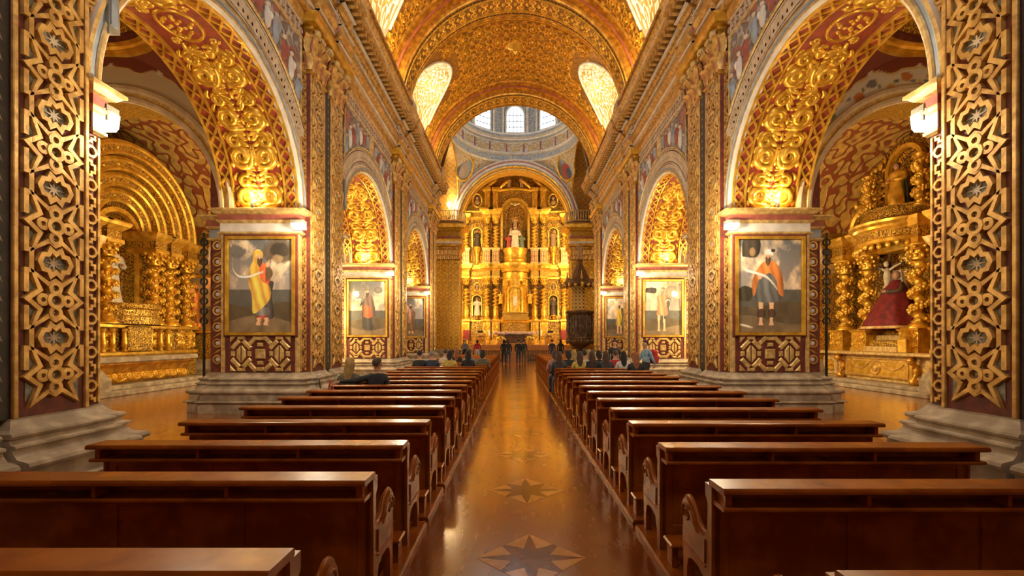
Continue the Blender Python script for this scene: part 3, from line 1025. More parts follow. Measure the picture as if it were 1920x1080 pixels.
def make_ent():
    r = empty('entablature', (-XW, Y0, 9.75))
    res = []
    for y in PF:
        res += [(y + .24, y + 1.14), (y + 1.46, y + 2.36)]
    for nm, pl, mt in ENT:
        b = MB().prism([(-XW + o, z) for o, z in pl][::-1], Y0, Y1, 'y', 0)
        for a, c in res:
            b.prism([(-XW + (o + .14 if o > 0 else o), z) for o, z in pl][::-1], a, c, 'y', 0)
        b.build(nm, [M[mt]], r)
    y = 5.0
    while y < Y1:
        over = any(a - .05 < y < c + .05 for a, c in res)
        inst(dent, 'dentil_block', r, (-XW + .40 + (.14 if over else 0), y, 11.24), world=True)
        y += .30
    b = MB()
    b.box(-4.80, -4.52, Y0, Y1, 11.58, 11.68); b.box(-4.80, -4.52, Y0, Y1, 12.14, 12.24, 0, .02)
    b.build('gallery_rail', [M['gold_old']], r)
    MB().box(-4.80, -4.75, Y0, Y1, 11.62, 12.2).build('gallery_panel', [M['relief_silver']], r)
    y = 5.0
    while y < Y1 - .1:
        inst(balu, 'baluster', r, (-4.66, y, 11.67), world=True)
        y += .24
    for yy in PF:
        b = MB().box(-4.84, -4.46, yy + .9, yy + 1.7, 11.58, 12.3, 0, .02)
        b.build('gallery_pedestal', [M['relief_silver']], r)
        y = yy
    y = 5.3
    while y < Y1 - .6:
        inst(MOTF, 'frieze_scroll', r, (-XW + .16, y, 10.43), (0, 0, 0), (.8, .8, .8), world=True)
        y += 1.02
    return r
en = make_ent()
reindex()
en2 = clone(en, (XW, Y0, 9.75), (-1, 1, 1))
tag(en, 'long gilded cornice with balustrade above the left arches', 'cornice', 'structure')
tag(en2, 'long gilded cornice with balustrade above the right arches', 'cornice', 'structure')

# ---------------------------------------------------------------- nave vault
vt = empty('ceiling', (0, 3, ZV))
RV, RR = 5.5, 4.85
RIBY = [(y + .0, y + 1.75) for y in PF]
for a, c in RIBY:
    pf_ = [(RV + .12, a), (RV - .02, a - .04), (RV - .10, a + .02), (RV - .16, a + .02), (RV - .16, a + .12), (RV - .25, a + .12), (RV - .34, a + .12), (RV - .34, a + .24), (RR + .10, a + .24), (RR + .06, a + .32), (RR, a + .34), (RR, a + .42)]
    MB().lathe(pf_, 56, (0, 0, ZV), 0, PI, 'y', mats=[2, 2, 2, 2, 2, 1, 2, 2, 2, 2, 2]).build('rib_moulding', [M['vault_rib'], M['red_band'], M['gold_deep']], vt)
    MB().lathe([(RR, a + .42), (RR, c - .2)], 56, (0, 0, ZV), 0, PI, 'y').build('rib_soffit', [M['vault']], vt)
    MB().lathe([(RR, c - .2), (RR - .03, c - .17), (RR - .03, c - .1), (RR, c - .08), (RR + .25, c), (RV + .1, c + .05)], 56, (0, 0, ZV), 0, PI, 'y').build('rib_back_moulding', [M['gold_deep']], vt)
    d = MB()
    for yy in (a + .46, c - .24):
        for i in range(90):
            an = PI * (i + .5) / 90
            cx, cz = (RR - .012) * math.cos(an), (RR - .012) * math.sin(an)
            ex, ez = math.sin(an) * .055, -math.cos(an) * .055
            d.add([(cx - ex, yy - .035, ZV + cz - ez), (cx + ex, yy - .035, ZV + cz + ez), (cx + ex, yy + .035, ZV + cz + ez), (cx - ex, yy + .035, ZV + cz - ez)], [(0, 1, 2, 3)])
    o = d.build('rib_dentils', [M['black']], vt)
LUN = []
bays_v = [(-2.0, PF[0]), (RIBY[0][1], PF[1]), (RIBY[1][1], PF[2]), (RIBY[2][1], PF[3])]
RL, ZL = 2.0, 13.95
WIN = [0]
def vault_tile():
    b = MB(); mp = lambda u, v, h: (u, v, -h)
    st = []
    for i in range(16):
        r = .43 if i % 2 == 0 else .30
        st.append((r * math.cos(PI * i / 8), r * math.sin(PI * i / 8)))
    b.strap(st, .065, .07, mp, True)
    b.strap(circ(0, 0, .17, 8), .06, .08, mp, True)
    b.blob(0, 0, .09, .09, .10, mp, 0, 6)
    for k in range(8):
        a = PI * k / 4 + PI / 8
        b.blob(.235 * math.cos(a), .235 * math.sin(a), .035, .035, .05, mp, 0, 5)
    for s in (-1, 1):
        for q in (-1, 1):
            b.strap([(s * .50, q * .34), (s * .36, q * .40), (s * .40, q * .50)], .05, .06, mp)
            b.blob(s * .46, q * .46, .06, .06, .08, mp, 0, 6)
    return b.mesh('vault_coffer', [M['gold']], needuv=False)
VT = vault_tile()
def band_tile():
    b = MB(); mp = lambda u, v, h: (u, v, -h)
    for s in (-1, 1):
        b.stroke(spiral(0, s * .23, .19, 1.5, PI * .5 * s, s, 8), [.035] * 13, mp)
        b.stroke(smooth_pts([(-.25, s * .45), (0, s * .40), (.25, s * .45)], 3), .03, mp)
        b.strap([(-.27, s * .5), (.27, s * .5)], .05, .06, mp)
    b.blob(.24, 0, .05, .12, .07, mp, 0, 6); b.blob(-.24, 0, .05, .12, .07, mp, 0, 6)
    b.blob(0, 0, .06, .06, .08, mp, 0, 6)
    return b.mesh('rib_scroll', [M['gold']], needuv=False)
BT = band_tile()
def vault_tiles(a, c, yc):
    n = 17
    rows = 5
    for j in range(rows):
        y = a + 1.12 + (c - a - 1.15) * (j + .5) / rows
        for i in range(n):
            an = PI * (.06 + .88 * (i + .5) / n)
            z = ZV + RV * math.sin(an); x = RV * math.cos(an)
            if abs(y - yc) < RL + .35 and z < ZL + math.sqrt(max(RL ** 2 - (max(abs(y - yc) - .3, 0)) ** 2, 0)) + .38: continue
            inst(VT, 'vault_coffer', vt, (x, y, z), (0, PI / 2 - an, 0), (.94, .98, 1), world=True)
def arc_band(R, y, w, n, lo=.05):
    for i in range(n):
        an = PI * (lo + (1 - 2 * lo) * (i + .5) / n)
        inst(BT, 'rib_scroll', vt, (R * math.cos(an), y, ZV + R * math.sin(an)), (0, PI / 2 - an, 0), (1, w, .8), world=True)
for k in (1, 2, 3):
    a, c = RIBY[k]
    arc_band(RR, (a + c) / 2 + .1, .85, 26)
    if k < 3: arc_band(RV - .06, c + .52, .82, 28)
for bi, (a, c) in enumerate(bays_v):
    yc = (a + c) / 2
    def seg(nm, ya, yb, mat, hole=False, R=RV, n=64):
        b = MB()
        ny = max(2, int((yb - ya) / .2))
        def th0(y):
            if not hole: return 0.0
            z = ZL + math.sqrt(max(RL * RL - (y - yc) ** 2, 0))
            return math.asin(min((z - ZV) / R, .999))
        def fn(u, w):
            y = ya + (yb - ya) * w
            t = th0(y)
            an = t + (PI - 2 * t) * u
            return (R * math.cos(an), y, ZV + R * math.sin(an))
        def uvf(u, w):
            y = ya + (yb - ya) * w
            t = th0(y)
            return ((t + (PI - 2 * t) * u) * R, y)
        b.grid(n, ny, fn, 0, True, uvf)
        b.build(nm, [M[mat]], vt)
    if bi == 0:
        seg('vault_web', a, c, 'vault'); continue
    seg('vault_border', a, a + 1.0, 'vault', R=RV - .06)
    seg('vault_web', a + 1.0, yc - RL, 'vault')
    seg('vault_web', yc - RL, yc + RL, 'vault', True)
    seg('vault_web', yc + RL, c, 'vault')
    MB().lathe([(RV - .02, a + 1.0), (RV - .09, a + 1.03), (RV - .02, a + 1.09)], 56, (0, 0, ZV), 0, PI, 'y').build('vault_fillet', [M['gold_deep']], vt)
    if bi >= 2:
        vault_tiles(a, c, yc)
        pdn = MB().lathe([(.0, -.45), (.05, -.4), (.12, -.3), (.08, -.2), (.25, -.12), (.42, -.05), (.45, 0)], 14, (0, yc, ZV + RV))
        pdn.build('vault_pendant', [M['gold']], vt)
    for s in (-1, 1):
        lu = MB()
        XE = 5.75
        def pe(u, w):
            y = yc - RL + 2 * RL * u
            z = ZL + math.sqrt(max(RL * RL - (y - yc) ** 2, 0))
            xe = RV * math.cos(math.asin(min((z - ZV) / RV, .999)))
            return (s * (xe + (XE - xe) * w), y, z)
        lu.grid(28, 5, pe, 0, True, lambda u, w: (u * 6, w * 2.5))
        for q in (-1, 1):                   # cheeks
            y = yc + q * RL
            def ck(u, w):
                z = ZV + (ZL - ZV) * w
                xe = RV * math.cos(math.asin((z - ZV) / RV))
                return (s * (xe + (XE - xe) * u), y, z)
            lu.grid(2, 8, ck, 1, True)
        lu.build('lunette_vault', [M['relief_pale'], M['cream']], vt)
        ed = MB()
        pts = [pe(i / 28, 0) for i in range(29)]
        ed.tube([(p[0] * .995, p[1], p[2] - .01) for p in pts], .06, 6)
        ed.build('lunette_edge', [M['white']], vt)
        tw = MB()
        n = 20
        vs_, fs = [], []
        for i in range(n + 1):
            y = yc - RL * math.cos(PI * i / n)
            z = ZL + RL * math.sin(PI * i / n)
            vs_ += [(s * XE, y, ZV - .2), (s * XE, y, z)]
        fs = [(2 * i, 2 * i + 2, 2 * i + 3, 2 * i + 1) for i in range(n)]
        tw.add(vs_, fs)
        tw.build('lunette_wall', [M['white']], vt)
        mo = MB()
        for z in (12.75, 13.1): mo.box(s * (XE - .14), s * XE, yc - RL, yc + RL, z, z + .12, 0, .02)
        mo.build('lunette_ledge', [M['cream']], vt)
        WIN[0] += 1
        wn = empty('window_%d' % WIN[0], (s * (XE - .04), yc, 13.5))
        MB().box(s * (XE - .05), s * (XE - .02), yc - .75, yc + .75, 13.3, 15.2).build('pane', [M['day']], wn)
        fr = MB()
        for y in (-.8, -.27, .27, .8): fr.box(s * (XE - .12), s * (XE - .01), yc + y - .05, yc + y + .05, 13.25, 15.25)
        for z in (13.25, 14.2, 15.2): fr.box(s * (XE - .11), s * (XE - .01), yc - .8, yc + .8, z - .04, z + .04)
        fr.build('window_frame', [M['cream']], wn)
        tag(wn, 'daylit window in the white lunette on the %s of vault bay %s' % (SIDE[s], ('', 'over the camera', 'in the middle of the nave', 'nearest the dome')[bi]), 'window', 'structure')
tag(vt, 'gilded barrel vault with ribs over the nave', 'ceiling', 'structure')
# ---------------------------------------------------------------- crossing, dome
def paintverts(o, fn):
    me = o.data
    at = me.attributes.new('paint', 'FLOAT_COLOR', 'POINT')
    n = len(me.vertices)
    co = np.zeros(n * 3); me.vertices.foreach_get('co', co)
    co = co.reshape(-1, 3) + np.array(WL(o))
    c = np.ones((n, 4))
    c[:, :3] = fn(co)
    at.data.foreach_set('color', c.astype(np.float32).ravel())

CY, CA, CZ = 33.95, 4.80, 12.0
cr = empty('dome', (0, CY, CZ))
RS = CA * math.sqrt(2)
def pend(cx, cy, cz, a, q, st=1.0):
    Rs = a * math.sqrt(2)
    def fn(u, w):
        ph = q * PI / 2 + PI / 2 * u
        m = max(abs(math.cos(ph)), abs(math.sin(ph)))
        rho = a / m + (a - a / m) * w
        return (cx + rho * math.cos(ph), cy + rho * math.sin(ph), cz + st * math.sqrt(max(Rs * Rs - rho * rho, 0)))
    return fn
for q in range(4):
    MB().grid(24, 12, pend(0, CY, CZ, CA, q), 0, True, lambda u, w: (u * 7, w * 2.5)).build('pendentive', [M['relief_dome']], cr)
ring = [(4.80, 16.75), (4.66, 16.82), (4.72, 16.9), (4.74, 17.35), (4.62, 17.4), (4.55, 17.48), (4.62, 17.56), (4.66, 17.6), (4.66, 18.35), (4.55, 18.42), (4.5, 18.5), (4.40, 18.52), (4.40, 18.62), (4.22, 18.7), (4.12, 18.85), (4.12, 18.95), (4.55, 19.0), (4.75, 19.02)]
rm = [1, 1, 0, 1, 1, 1, 1, 2, 1, 3, 1, 1, 1, 3, 1, 1, 1]
MB().lathe([(r, z - CZ) for r, z in ring], 72, (0, CY, CZ), mats=rm).build('drum_cornice', [M['relief_drum'], M['white'], M['relief_dome'], M['greyblue']], cr)
for i in range(20):                                 # red and white panels of the frieze
    an = 2 * PI * i / 20 + PI / 20
    c, s = math.cos(an), math.sin(an)
    mp = lambda u, v, h: ((4.655 - h) * c - u * s, CY + (4.655 - h) * s + u * c, 17.97 + v)
    MB().strap([(0, -.34), (0, .34)], .16, .04, mp).build('frieze_tablet', [M['red_band']], cr)
    for g in (-1, 1):
        b = MB()
        an2 = an + g * .115
        c2, s2 = math.cos(an2), math.sin(an2)
        mp3 = lambda u, v, h: ((4.655 - h) * c2 - u * s2, CY + (4.655 - h) * s2 + u * c2, 17.97 + v)
        sp = spiral(0, 0, .24, 1.4, 0, g, 8)
        b.stroke(sp, .035, mp3); b.stroke([(.2 * g, -.2), (0, -.28), (-.25 * g, -.1)], .03, mp3)
        b.build('frieze_scroll', [M['gold_pale']], cr)
drumw = MB().lathe([(4.75, 19.0 - CZ), (4.75, 22.2 - CZ)], 72, (0, CY, CZ)).build('drum_wall', [M['relief_drum']], cr)
MB().lathe([(4.75, 22.2), (4.5, 22.3), (4.6, 22.45)] + [(4.7 * math.cos(t * PI / 24), 22.5 + 4.2 * math.sin(t * PI / 24)) for t in range(13)], 48, (0, CY, 0)).build('dome_shell', [M['relief_dome']], cr)
NW = 10
for i in range(NW):
    an = PI / 2 + 2 * PI * i / NW
    c, s = math.cos(an), math.sin(an)
    mp = lambda u, v, h: ((4.72 - h) * c - u * s, CY + (4.72 - h) * s + u * c, 19.25 + v)
    WIN[0] += 1
    wn = empty('window_%d' % WIN[0], (4.72 * c, CY + 4.72 * s, 19.25))
    pl = [(-.78, 0), (.78, 0), (.78, 1.5)] + [(.78 * math.cos(t * PI / 8), 1.5 + .78 * math.sin(t * PI / 8)) for t in range(1, 8)] + [(-.78, 1.5)]
    MB().flat(pl, mp, .03, 0).build('pane', [M['day']], wn)
    f = MB()
    f.strap(pl, .16, .16, mp, True)
    f.build('window_surround', [M['white']], wn)
    f = MB()
    for u in (-.47, -.16, .16, .47): f.strap([(u, 0), (u, 2.1)], .075, .07, mp)
    for v in (.5, 1.0, 1.5): f.strap([(-.78, v), (.78, v)], .075, .07, mp)
    f.build('glazing_bars', [M['greyblue']], wn)
    where = ('straight ahead', 'left of the middle one', 'far left of the drum', '', '', 'over the nave side', '', '', 'far right of the drum', 'right of the middle one')[i] or 'on the near side, number %d round' % i
    tag(wn, 'bright arched drum window of the dome, %s' % where, 'window', 'structure', 'dome drum windows')
    for g in (-1, 1):
        an2 = an + 2 * PI / NW * .5 + g * .085
        c2, s2 = math.cos(an2), math.sin(an2)
        b = MB().lathe([(.14, 19.05), (.14, 19.2), (.10, 19.25), (.10, 21.2), (.13, 21.25), (.16, 21.5), (.16, 21.6)], 8, (4.58 * c2, CY + 4.58 * s2, 0))
        b.build('drum_column', [M['cream']], cr)
for s in (-1, 1):                                  # painted oval medallions
    b = MB()
    az, rho = (PI - .70 if s < 0 else .70), 5.55
    P0 = Vector((rho * math.cos(az), CY + rho * math.sin(az), CZ + math.sqrt(RS ** 2 - rho ** 2)))
    nn = (Vector((0, CY - 2, CZ + .5)) - P0).normalized()
    ee = Vector((0, 0, 1)).cross(nn).normalized()
    ff = nn.cross(ee)
    mp = lambda u, v, h: tuple(P0 + ee * u + ff * v + nn * (h + .12))
    g = empty('medallion_painting', tuple(P0))
    b = MB()
    rows, cols = 30, 22
    b.grid(cols, rows, lambda u, w: mp(.72 * (2 * u - 1) * math.sqrt(max(0, 1 - (2 * w - 1) ** 2)), .98 * (2 * w - 1), 0), 0, True)
    o = b.build('canvas', [M['fresco']], g)
    def medc(co, s=s, P0=P0, ee=ee, ff=ff):
        d = co - np.array(P0)
        u, v = d @ np.array(ee), d @ np.array(ff)
        col = np.tile(np.array((.30, .36, .42)), (len(co), 1)) * (.8 + .4 * np.sin(3 * u + 2 * v))[:, None]
        body = ((u + .05 * s) / .42) ** 2 + ((v + .25) / .62) ** 2 < 1
        col[body] = (.46, .36, .28) if s < 0 else (.40, .06, .04)
        b2 = ((u - .15 * s) / .25) ** 2 + ((v + .45) / .4) ** 2 < 1
        col[b2] = (.55, .44, .36) if s < 0 else (.07, .08, .14)
        h = (u / .14) ** 2 + ((v - .5) / .17) ** 2 < 1
        col[h] = (.45, .26, .16)
        return col
    paintverts(o, medc)
    fr = MB()
    ov = [(.76 * math.cos(t * PI / 14), 1.02 * math.sin(t * PI / 14)) for t in range(28)]
    fr.stroke(ov + [ov[0]], .09, mp)
    fr.build('frame', [M['gold']], g)
    tag(g, 'oval painted medallion %s on the pendentive beside the altar arch' % ('of a pale seated figure' if s < 0 else 'of a red robed figure'), 'painting', None, 'pendentive medallions')
tag(cr, 'white and gold dome drum with pendentives above the crossing', 'dome', 'structure')

# arch to the altar, far crossing pillars, presbytery
pa = empty('altar_arch', (0, 38.6, 0))
b = MB().lathe([(5.46, 38.6), (5.44, 38.36), (5.38, 38.32), (5.30, 38.34), (5.26, 38.38), (5.16, 38.38), (5.14, 38.33), (5.04, 38.31), (4.98, 38.34), (4.96, 38.40), (4.88, 38.40), (4.86, 38.44), (4.82, 38.46), (4.80, 38.6), (4.76, 38.62), (4.72, 38.66), (4.66, 38.7), (4.64, 39.0), (4.6, 39.05), (4.6, 39.9), (5.3, 40.1)], 64, (0, 0, 11.5), 0, PI, 'y', mats=[0, 0, 0, 1, 1, 0, 0, 0, 5, 5, 3, 3, 3, 4, 2, 2, 6, 3, 6, 3])
b.build('archivolt', [M['white'], M['rose_band'], M['gold_pale'], M['gold'], M['dark_band'], M['greyblue'], M['vault_rib']], pa)
tag(pa, 'white and red banded arch framing the high altar', 'arch', 'structure')
def lattice_pieces():
    b = MB()
    for i in range(24):
        z = 1.0 + i * .31
        for s in (-1, 1):
            b.strap([(s * .19, z), (-s * .19, z + .31)], .04, .03, mpy)
        b.strap(circ(0, z + .155, .07, 6), .035, .035, mpy, True)
    for s in (-1, 1): b.strap([(s * .21, .95), (s * .21, 8.4)], .05, .04, mpy)
    return b.mesh('lattice_panel', [M['gold']], needuv=False)
LATP = lattice_pieces()
def far_pillar():
    r = empty('pillar', (-5.7, 38.4, 0))
    o = [(-7.6, 38.4), (-4.72, 38.4), (-4.72, 40.1), (-7.6, 40.1)]
    MB().loft(o, [(0, .9), (0, 11.0)]).build('shaft', [M['gold_deep']], r)
    MB().loft(o, [(a * .9, z) for a, z in BASEP]).build('stone_base', [M['stone']], r)
    for k in range(5):
        inst(LATP, 'lattice_panel', r, (-4.98 - k * .5, 38.4, 0), world=True)
    inst(LATP, 'lattice_panel', r, (-4.72, 38.75, 0), (0, 0, PI / 2), world=True)
    MB().loft(o, [(.04, 8.40), (.08, 8.46), (.03, 8.5), (.03, 9.2), (.14, 9.5), (.25, 9.55), (.28, 9.75)]).build('capital_bell', [M['gold_deep']], r)
    for k in range(7):
        inst(LEAF, 'acanthus_leaf', r, (-4.85 - k * .34, 38.36, 8.48), (0, 0, -PI / 2), world=True)
        inst(LEAF2, 'acanthus_leaf', r, (-5.0 - k * .34, 38.35, 8.85), (0, 0, -PI / 2), world=True)
    for k in range(3):
        inst(LEAF, 'acanthus_leaf', r, (-4.68, 38.6 + k * .4, 8.48), (0, 0, 0), world=True)
        inst(VOL, 'volute', r, (-4.9 - k * .8, 38.25, 9.4), (0, 0, -PI / 2), world=True)
    MB().loft(o, [(.10, 9.75), (.14, 10.0), (.2, 10.15), (.2, 10.2), (.12, 10.22), (.12, 10.4), (.08, 10.42), (.08, 10.8), (.2, 10.9), (.3, 10.98), (.55, 11.1), (.62, 11.3), (.66, 11.36), (.66, 11.4)],
              [2, 0, 0, 1, 1, 2, 3, 3, 0, 0, 0, 0, 0]).build('entablature', [M['gold'], M['red_band'], M['white'], M['relief_fine']], r)
    return r
fp = far_pillar(); reindex(); fp2 = clone(fp, (5.7, 38.4, 0), (-1, 1, 1))
tag(fp, 'gold lattice pillar at the far left of the crossing, beside the altar', 'pillar', 'structure')
tag(fp2, 'gold lattice pillar at the far right of the crossing, behind the pulpit', 'pillar', 'structure')
def tribune():
    r = empty('tribune_balcony', (-5.2, 38.2, 11.4))
    poly = [(-6.6, 37.6), (-4.9, 37.6), (-4.3, 38.2), (-4.3, 39.6)]
    b = MB()
    b.prism([(-6.8, 39.9), (-6.8, 37.55), (-4.85, 37.55), (-4.2, 38.2), (-4.2, 39.9)], 11.4, 11.52, 'z')
    b.build('balcony_floor', [M['dark_wood']], r)
    rl = MB(); rl.tube([(x, y, 12.42) for x, y in poly], .05, 6); rl.tube([(x, y, 11.6) for x, y in poly], .05, 6)
    rl.build('hand_rail', [M['gold_old']], r)
    bm = MB().lathe([(.05, 0), (.03, .1), (.065, .3), (.03, .6), (.05, .8)], 8).mesh('baluster', [M['gold_pale']])
    for (xa, ya), (xb, yb) in zip(poly[:-1], poly[1:]):
        n = max(3, int(math.hypot(xb - xa, yb - ya) / .21))
        for i in range(n):
            t = (i + .5) / n
            inst(bm, 'baluster', r, (xa + (xb - xa) * t, ya + (yb - ya) * t, 11.6), world=True)
    return r
tb = tribune(); reindex(); tb2 = clone(tb, (5.2, 38.2, 11.4), (-1, 1, 1))
tag(tb, 'small gilded tribune balcony left of the altar arch, lit from behind', 'balcony', 'structure')
tag(tb2, 'small dark tribune balcony right of the altar arch, above the pulpit', 'balcony', 'structure')

ps = empty('wall_presbytery', (0, 43, 0))
for s in (-1, 1):
    MB().box(s * 5.35, s * 5.6, 40.0, 47.2, 0, 12.2).build('side_wall', [M['lattice']], ps)
MB().grid(40, 8, lambda u, w: (5.4 * math.cos(PI * u), 40.0 + 7.2 * w, CZ + 6.4 * math.sin(PI * u)), 0, True, lambda u, w: (u * 16, w * 7)).build('presbytery_vault', [M['vault']], ps)
MB().box(-6, 6, 47.0, 47.3, 0, 19).build('end_wall', [M['relief']], ps)
tag(ps, 'gilded walls and vault around the high altar', 'wall', 'structure')
pf = empty('floor_presbytery', (0, 42, 0))
for k in range(7):
    MB().box(-5.9, 5.9, 38.3 + k * .3, 47.1, .18 * k, .18 * (k + 1), 0, .012).build('step', [M['inlay_light']], pf)
tag(pf, 'stepped wooden altar platform behind the communion rail', 'platform', 'structure')

# transept arms
for s in (-1, 1):
    t = empty('wall_transept', (s * 8, CY, 0))
    MB().box(s * 10.6, s * 10.9, 29.0, 39.5, 0, 12).build('end_wall', [M['relief']], t)
    MB().box(s * 5.3, s * 10.8, 29.5, 29.7, 0, 12).build('near_wall', [M['cream']], t)
    MB().box(s * 6.9, s * 10.8, 38.5, 38.7, 0, 12).build('far_wall', [M['lattice']], t)
    MB().grid(32, 4, lambda u, w: (s * (4.8 + 6.1 * w), CY + 4.85 * math.cos(PI * u), CZ + 4.85 * math.sin(PI * u)), 0, True, lambda u, w: (u * 15, w * 6)).build('transept_vault', [M['vault']], t)
    MB().lathe([(4.8, 0), (4.78, -s * .1), (4.9, -s * .14), (5.1, -s * .1), (5.1, 0)], 40, (s * 4.86, CY, CZ), 0, PI, 'x').build('archivolt', [M['gold_deep']], t)
    tag(t, 'gilded transept arm opening on the %s of the crossing' % SIDE[s], 'wall', 'structure')

# ---------------------------------------------------------------- side aisles
XA = (XI + 12.49) / 2            # aisle centre line 9.815
def aisle_fresco(s, yc):
    r_ = np.random.RandomState(4)
    cols = [(.50, .17, .05), (.13, .16, .10), (.16, .17, .20), (.60, .36, .10), (.20, .24, .14)]
    fl = []
    for k in range(13):
        an = .30 + k * .13
        d = .10 + .20 * (k % 2) + .05 * r_.rand()
        fl.append((an, d, .085 + .03 * r_.rand(), cols[0 if k % 3 == 0 else (3 if k % 5 == 0 else k % 5)]))
        fl.append((an + .05, d + .12 * (1 if k % 2 else -1) * -1, .045, cols[1 + k % 2]))
    def fn(co):
        x, y, z = co[:, 0] - s * XA, co[:, 1] - yc, (co[:, 2] - ZS)
        an = np.arctan2(z, -x * s)               # 0 on the nave side
        an = np.minimum(an, PI - an)
        d = RA - np.abs(y) + np.maximum(np.sqrt(x * x + z * z) - RA - .30, 0)
        e = RA - np.abs(x)
        ph = an * 9.0
        sc = .40 + .13 * np.abs(np.sin(ph)) + .03 * np.sin(ph * 4)
        col = np.tile(np.array((.20, .035, .018)), (len(co), 1))
        light = np.array((.66, .60, .54)) if s > 0 else np.array((.56, .45, .30))  # left band tanner: its dimmer light is put into the colour
        band = d < sc
        col[band] = light
        if s > 0:
            for a, dd, rr, c in fl:
                col[band & (((an - a) * 2.6) ** 2 + (d - dd) ** 2 < rr ** 2)] = c
        edge = (np.abs(d - sc) < .03)
        col[edge] = (.60, .44, .22)
        kn = (np.abs(d - sc - .03) < .05) & (np.abs(np.sin(ph)) > .985)
        col[kn] = (.70, .62, .48)
        sb = (e < .62 + .14 * np.sin(d * 9)) & (d >= sc - .05)
        col[sb] = (.62, .46, .24) if s < 0 else (.66, .50, .28)
        sb2 = (e < .40 + .14 * np.sin(d * 9 + 1)) & (e > .28 + .12 * np.sin(d * 9 + 1)) & (d >= sc)
        col[sb2] = (.40, .19, .07)
        return col
    return fn
seg_me = None
def make_aisle_bay(s, yc, hi):
    r = empty('ceiling_aisle', (s * XA, yc, ZS))
    nm = {1: ('first', 'behind the nearest arch'), 2: ('second', 'over the side altar'), 3: ('third', 'near the crossing')}
    for q in range(4):
        o = MB().grid(70 if hi else 24, 44 if hi else 14, pend(s * XA, yc, ZS, RA, q, 1.4), 0, True).build('pendentive', [M['fresco']], r)
        paintverts(o, aisle_fresco(s, yc))
    z0 = ZS + RA * 1.4
    MB().lathe([(RA + .02, z0 - .04), (RA - .06, z0), (RA - .05, z0 + .05), (RA - .12, z0 + .07), (RA - .16, z0 + .12), (RA - .15, z0 + .16), (RA - .22, z0 + .18)], 48, (s * XA, yc, 0)).build('dome_ring', [M['gold']], r)
    MB().lathe([(RA - .22, z0 + .18)] + [((RA - .22) * math.cos(t * PI / 16), z0 + .2 + 1.5 * math.sin(t * PI / 16)) for t in range(9)], 48, (s * XA, yc, 0)).build('dome_shell', [M['red']], r)
    for k in range(12):
        def fn(u, w, k=k):
            a = 2 * PI * (k + .08 + .84 * u) / 12
            t = (.06 + .74 * w) * PI / 2
            rr = (RA - .26) * math.cos(t)
            return (s * XA + rr * math.cos(a), yc + rr * math.sin(a), z0 + .2 + 1.46 * math.sin(t))
        MB().grid(5, 6, fn, 0, True, lambda u, w: (u * 1.1, w * 1.9)).build('dome_panel', [M['relief_pale'] if s > 0 and 0 else M['relief_fine']], r)
    return r
for s in (-1, 1):
    for k, yc in enumerate(BAYS):
        if k == 1: continue
        r = make_aisle_bay(s, yc, k == 0)
        tag(r, 'small painted dome over the %s aisle, %s' % (SIDE[s], ('behind the nearest arch', 'over the side altar', 'nearest the crossing')[k]), 'dome', 'structure')
TD = .9
def make_transverse(s, y):
    r = empty('aisle_arch', (s * XA, y, ZS))
    c = (s * XA, y, ZS)
    am = MB().lathe([(RA, .12), (RA - .04, 0), (RA - .03, -.05), (RA + .03, -.09), (RA + .10, -.09), (RA + .12, -.05), (RA + .2, -.06), (RA + .26, -.10), (RA + .34, -.09), (RA + .36, -.03), (RA + .36, .02)], 48, c, 0, PI, 'y', mats=[1, 0, 0, 0, 2, 2, 0, 0, 2, 2])
    am.build('archivolt', [M['cream'], M['red_band'], M['gold_pale']], r)
    MB().grid(40, 2, lambda u, w: (s * XA + RA * math.cos(PI * u), y + .1 + (TD - .1) * w, ZS + RA * math.sin(PI * u)), 0, True, lambda u, w: (u * 8.4, w * 2.5)).build('soffit', [M['relief_fine']], r)
    w = MB(); n = 24
    for yy in (y, y + TD):
        vs_, fs = [], []
        for i in range(n + 1):
            a = PI * i / n
            vs_ += [(s * XA - RA * math.cos(a), yy, ZS + RA * math.sin(a)), (s * XA - RA * math.cos(a), yy, 9.9)]
        fs = [(2 * i, 2 * i + 2, 2 * i + 3, 2 * i + 1) for i in range(n)]
        w.add(vs_, fs)
    w.build('wall_above', [M['cream']], r)
    if y == PF[1]:                      # painted spandrel towards the first bay
        def pg(u, t):
            a = PI * u
            r0 = RA + .3
            re = 1.42 * RA if abs(math.sin(a)) > .999 else min(1.42 * RA, 1 / math.sqrt((math.cos(a) / (RA + .3)) ** 2 + (math.sin(a) / (1.42 * RA)) ** 2))
            q = r0 + (max(re, r0) - r0) * t
            return (s * XA - q * math.cos(a), y - .012, ZS + q * math.sin(a))
        o = MB().grid(150, 30, pg, 0, True).build('painted_spandrel', [M['fresco']], r)
        paintverts(o, aisle_fresco(s, BAYS[0]))
    # outer respond
    MB().loft([(s * 12.49, y), (s * 15, y), (s * 15, y + PD), (s * 12.49, y + PD)] if s > 0 else [(-15, y), (-12.49, y), (-12.49, y + PD), (-15, y + PD)], [(.2, 0), (.2, .5), (.1, .7), (0, .9), (0, 4.5), (.1, 4.7), (.15, 4.86), (0, 4.9), (0, 9.2)], [2, 2, 2, 0, 1, 1, 1, 0]).build('respond', [M['relief_fine'], M['gold_pale'], M['stone']], r)
    return r
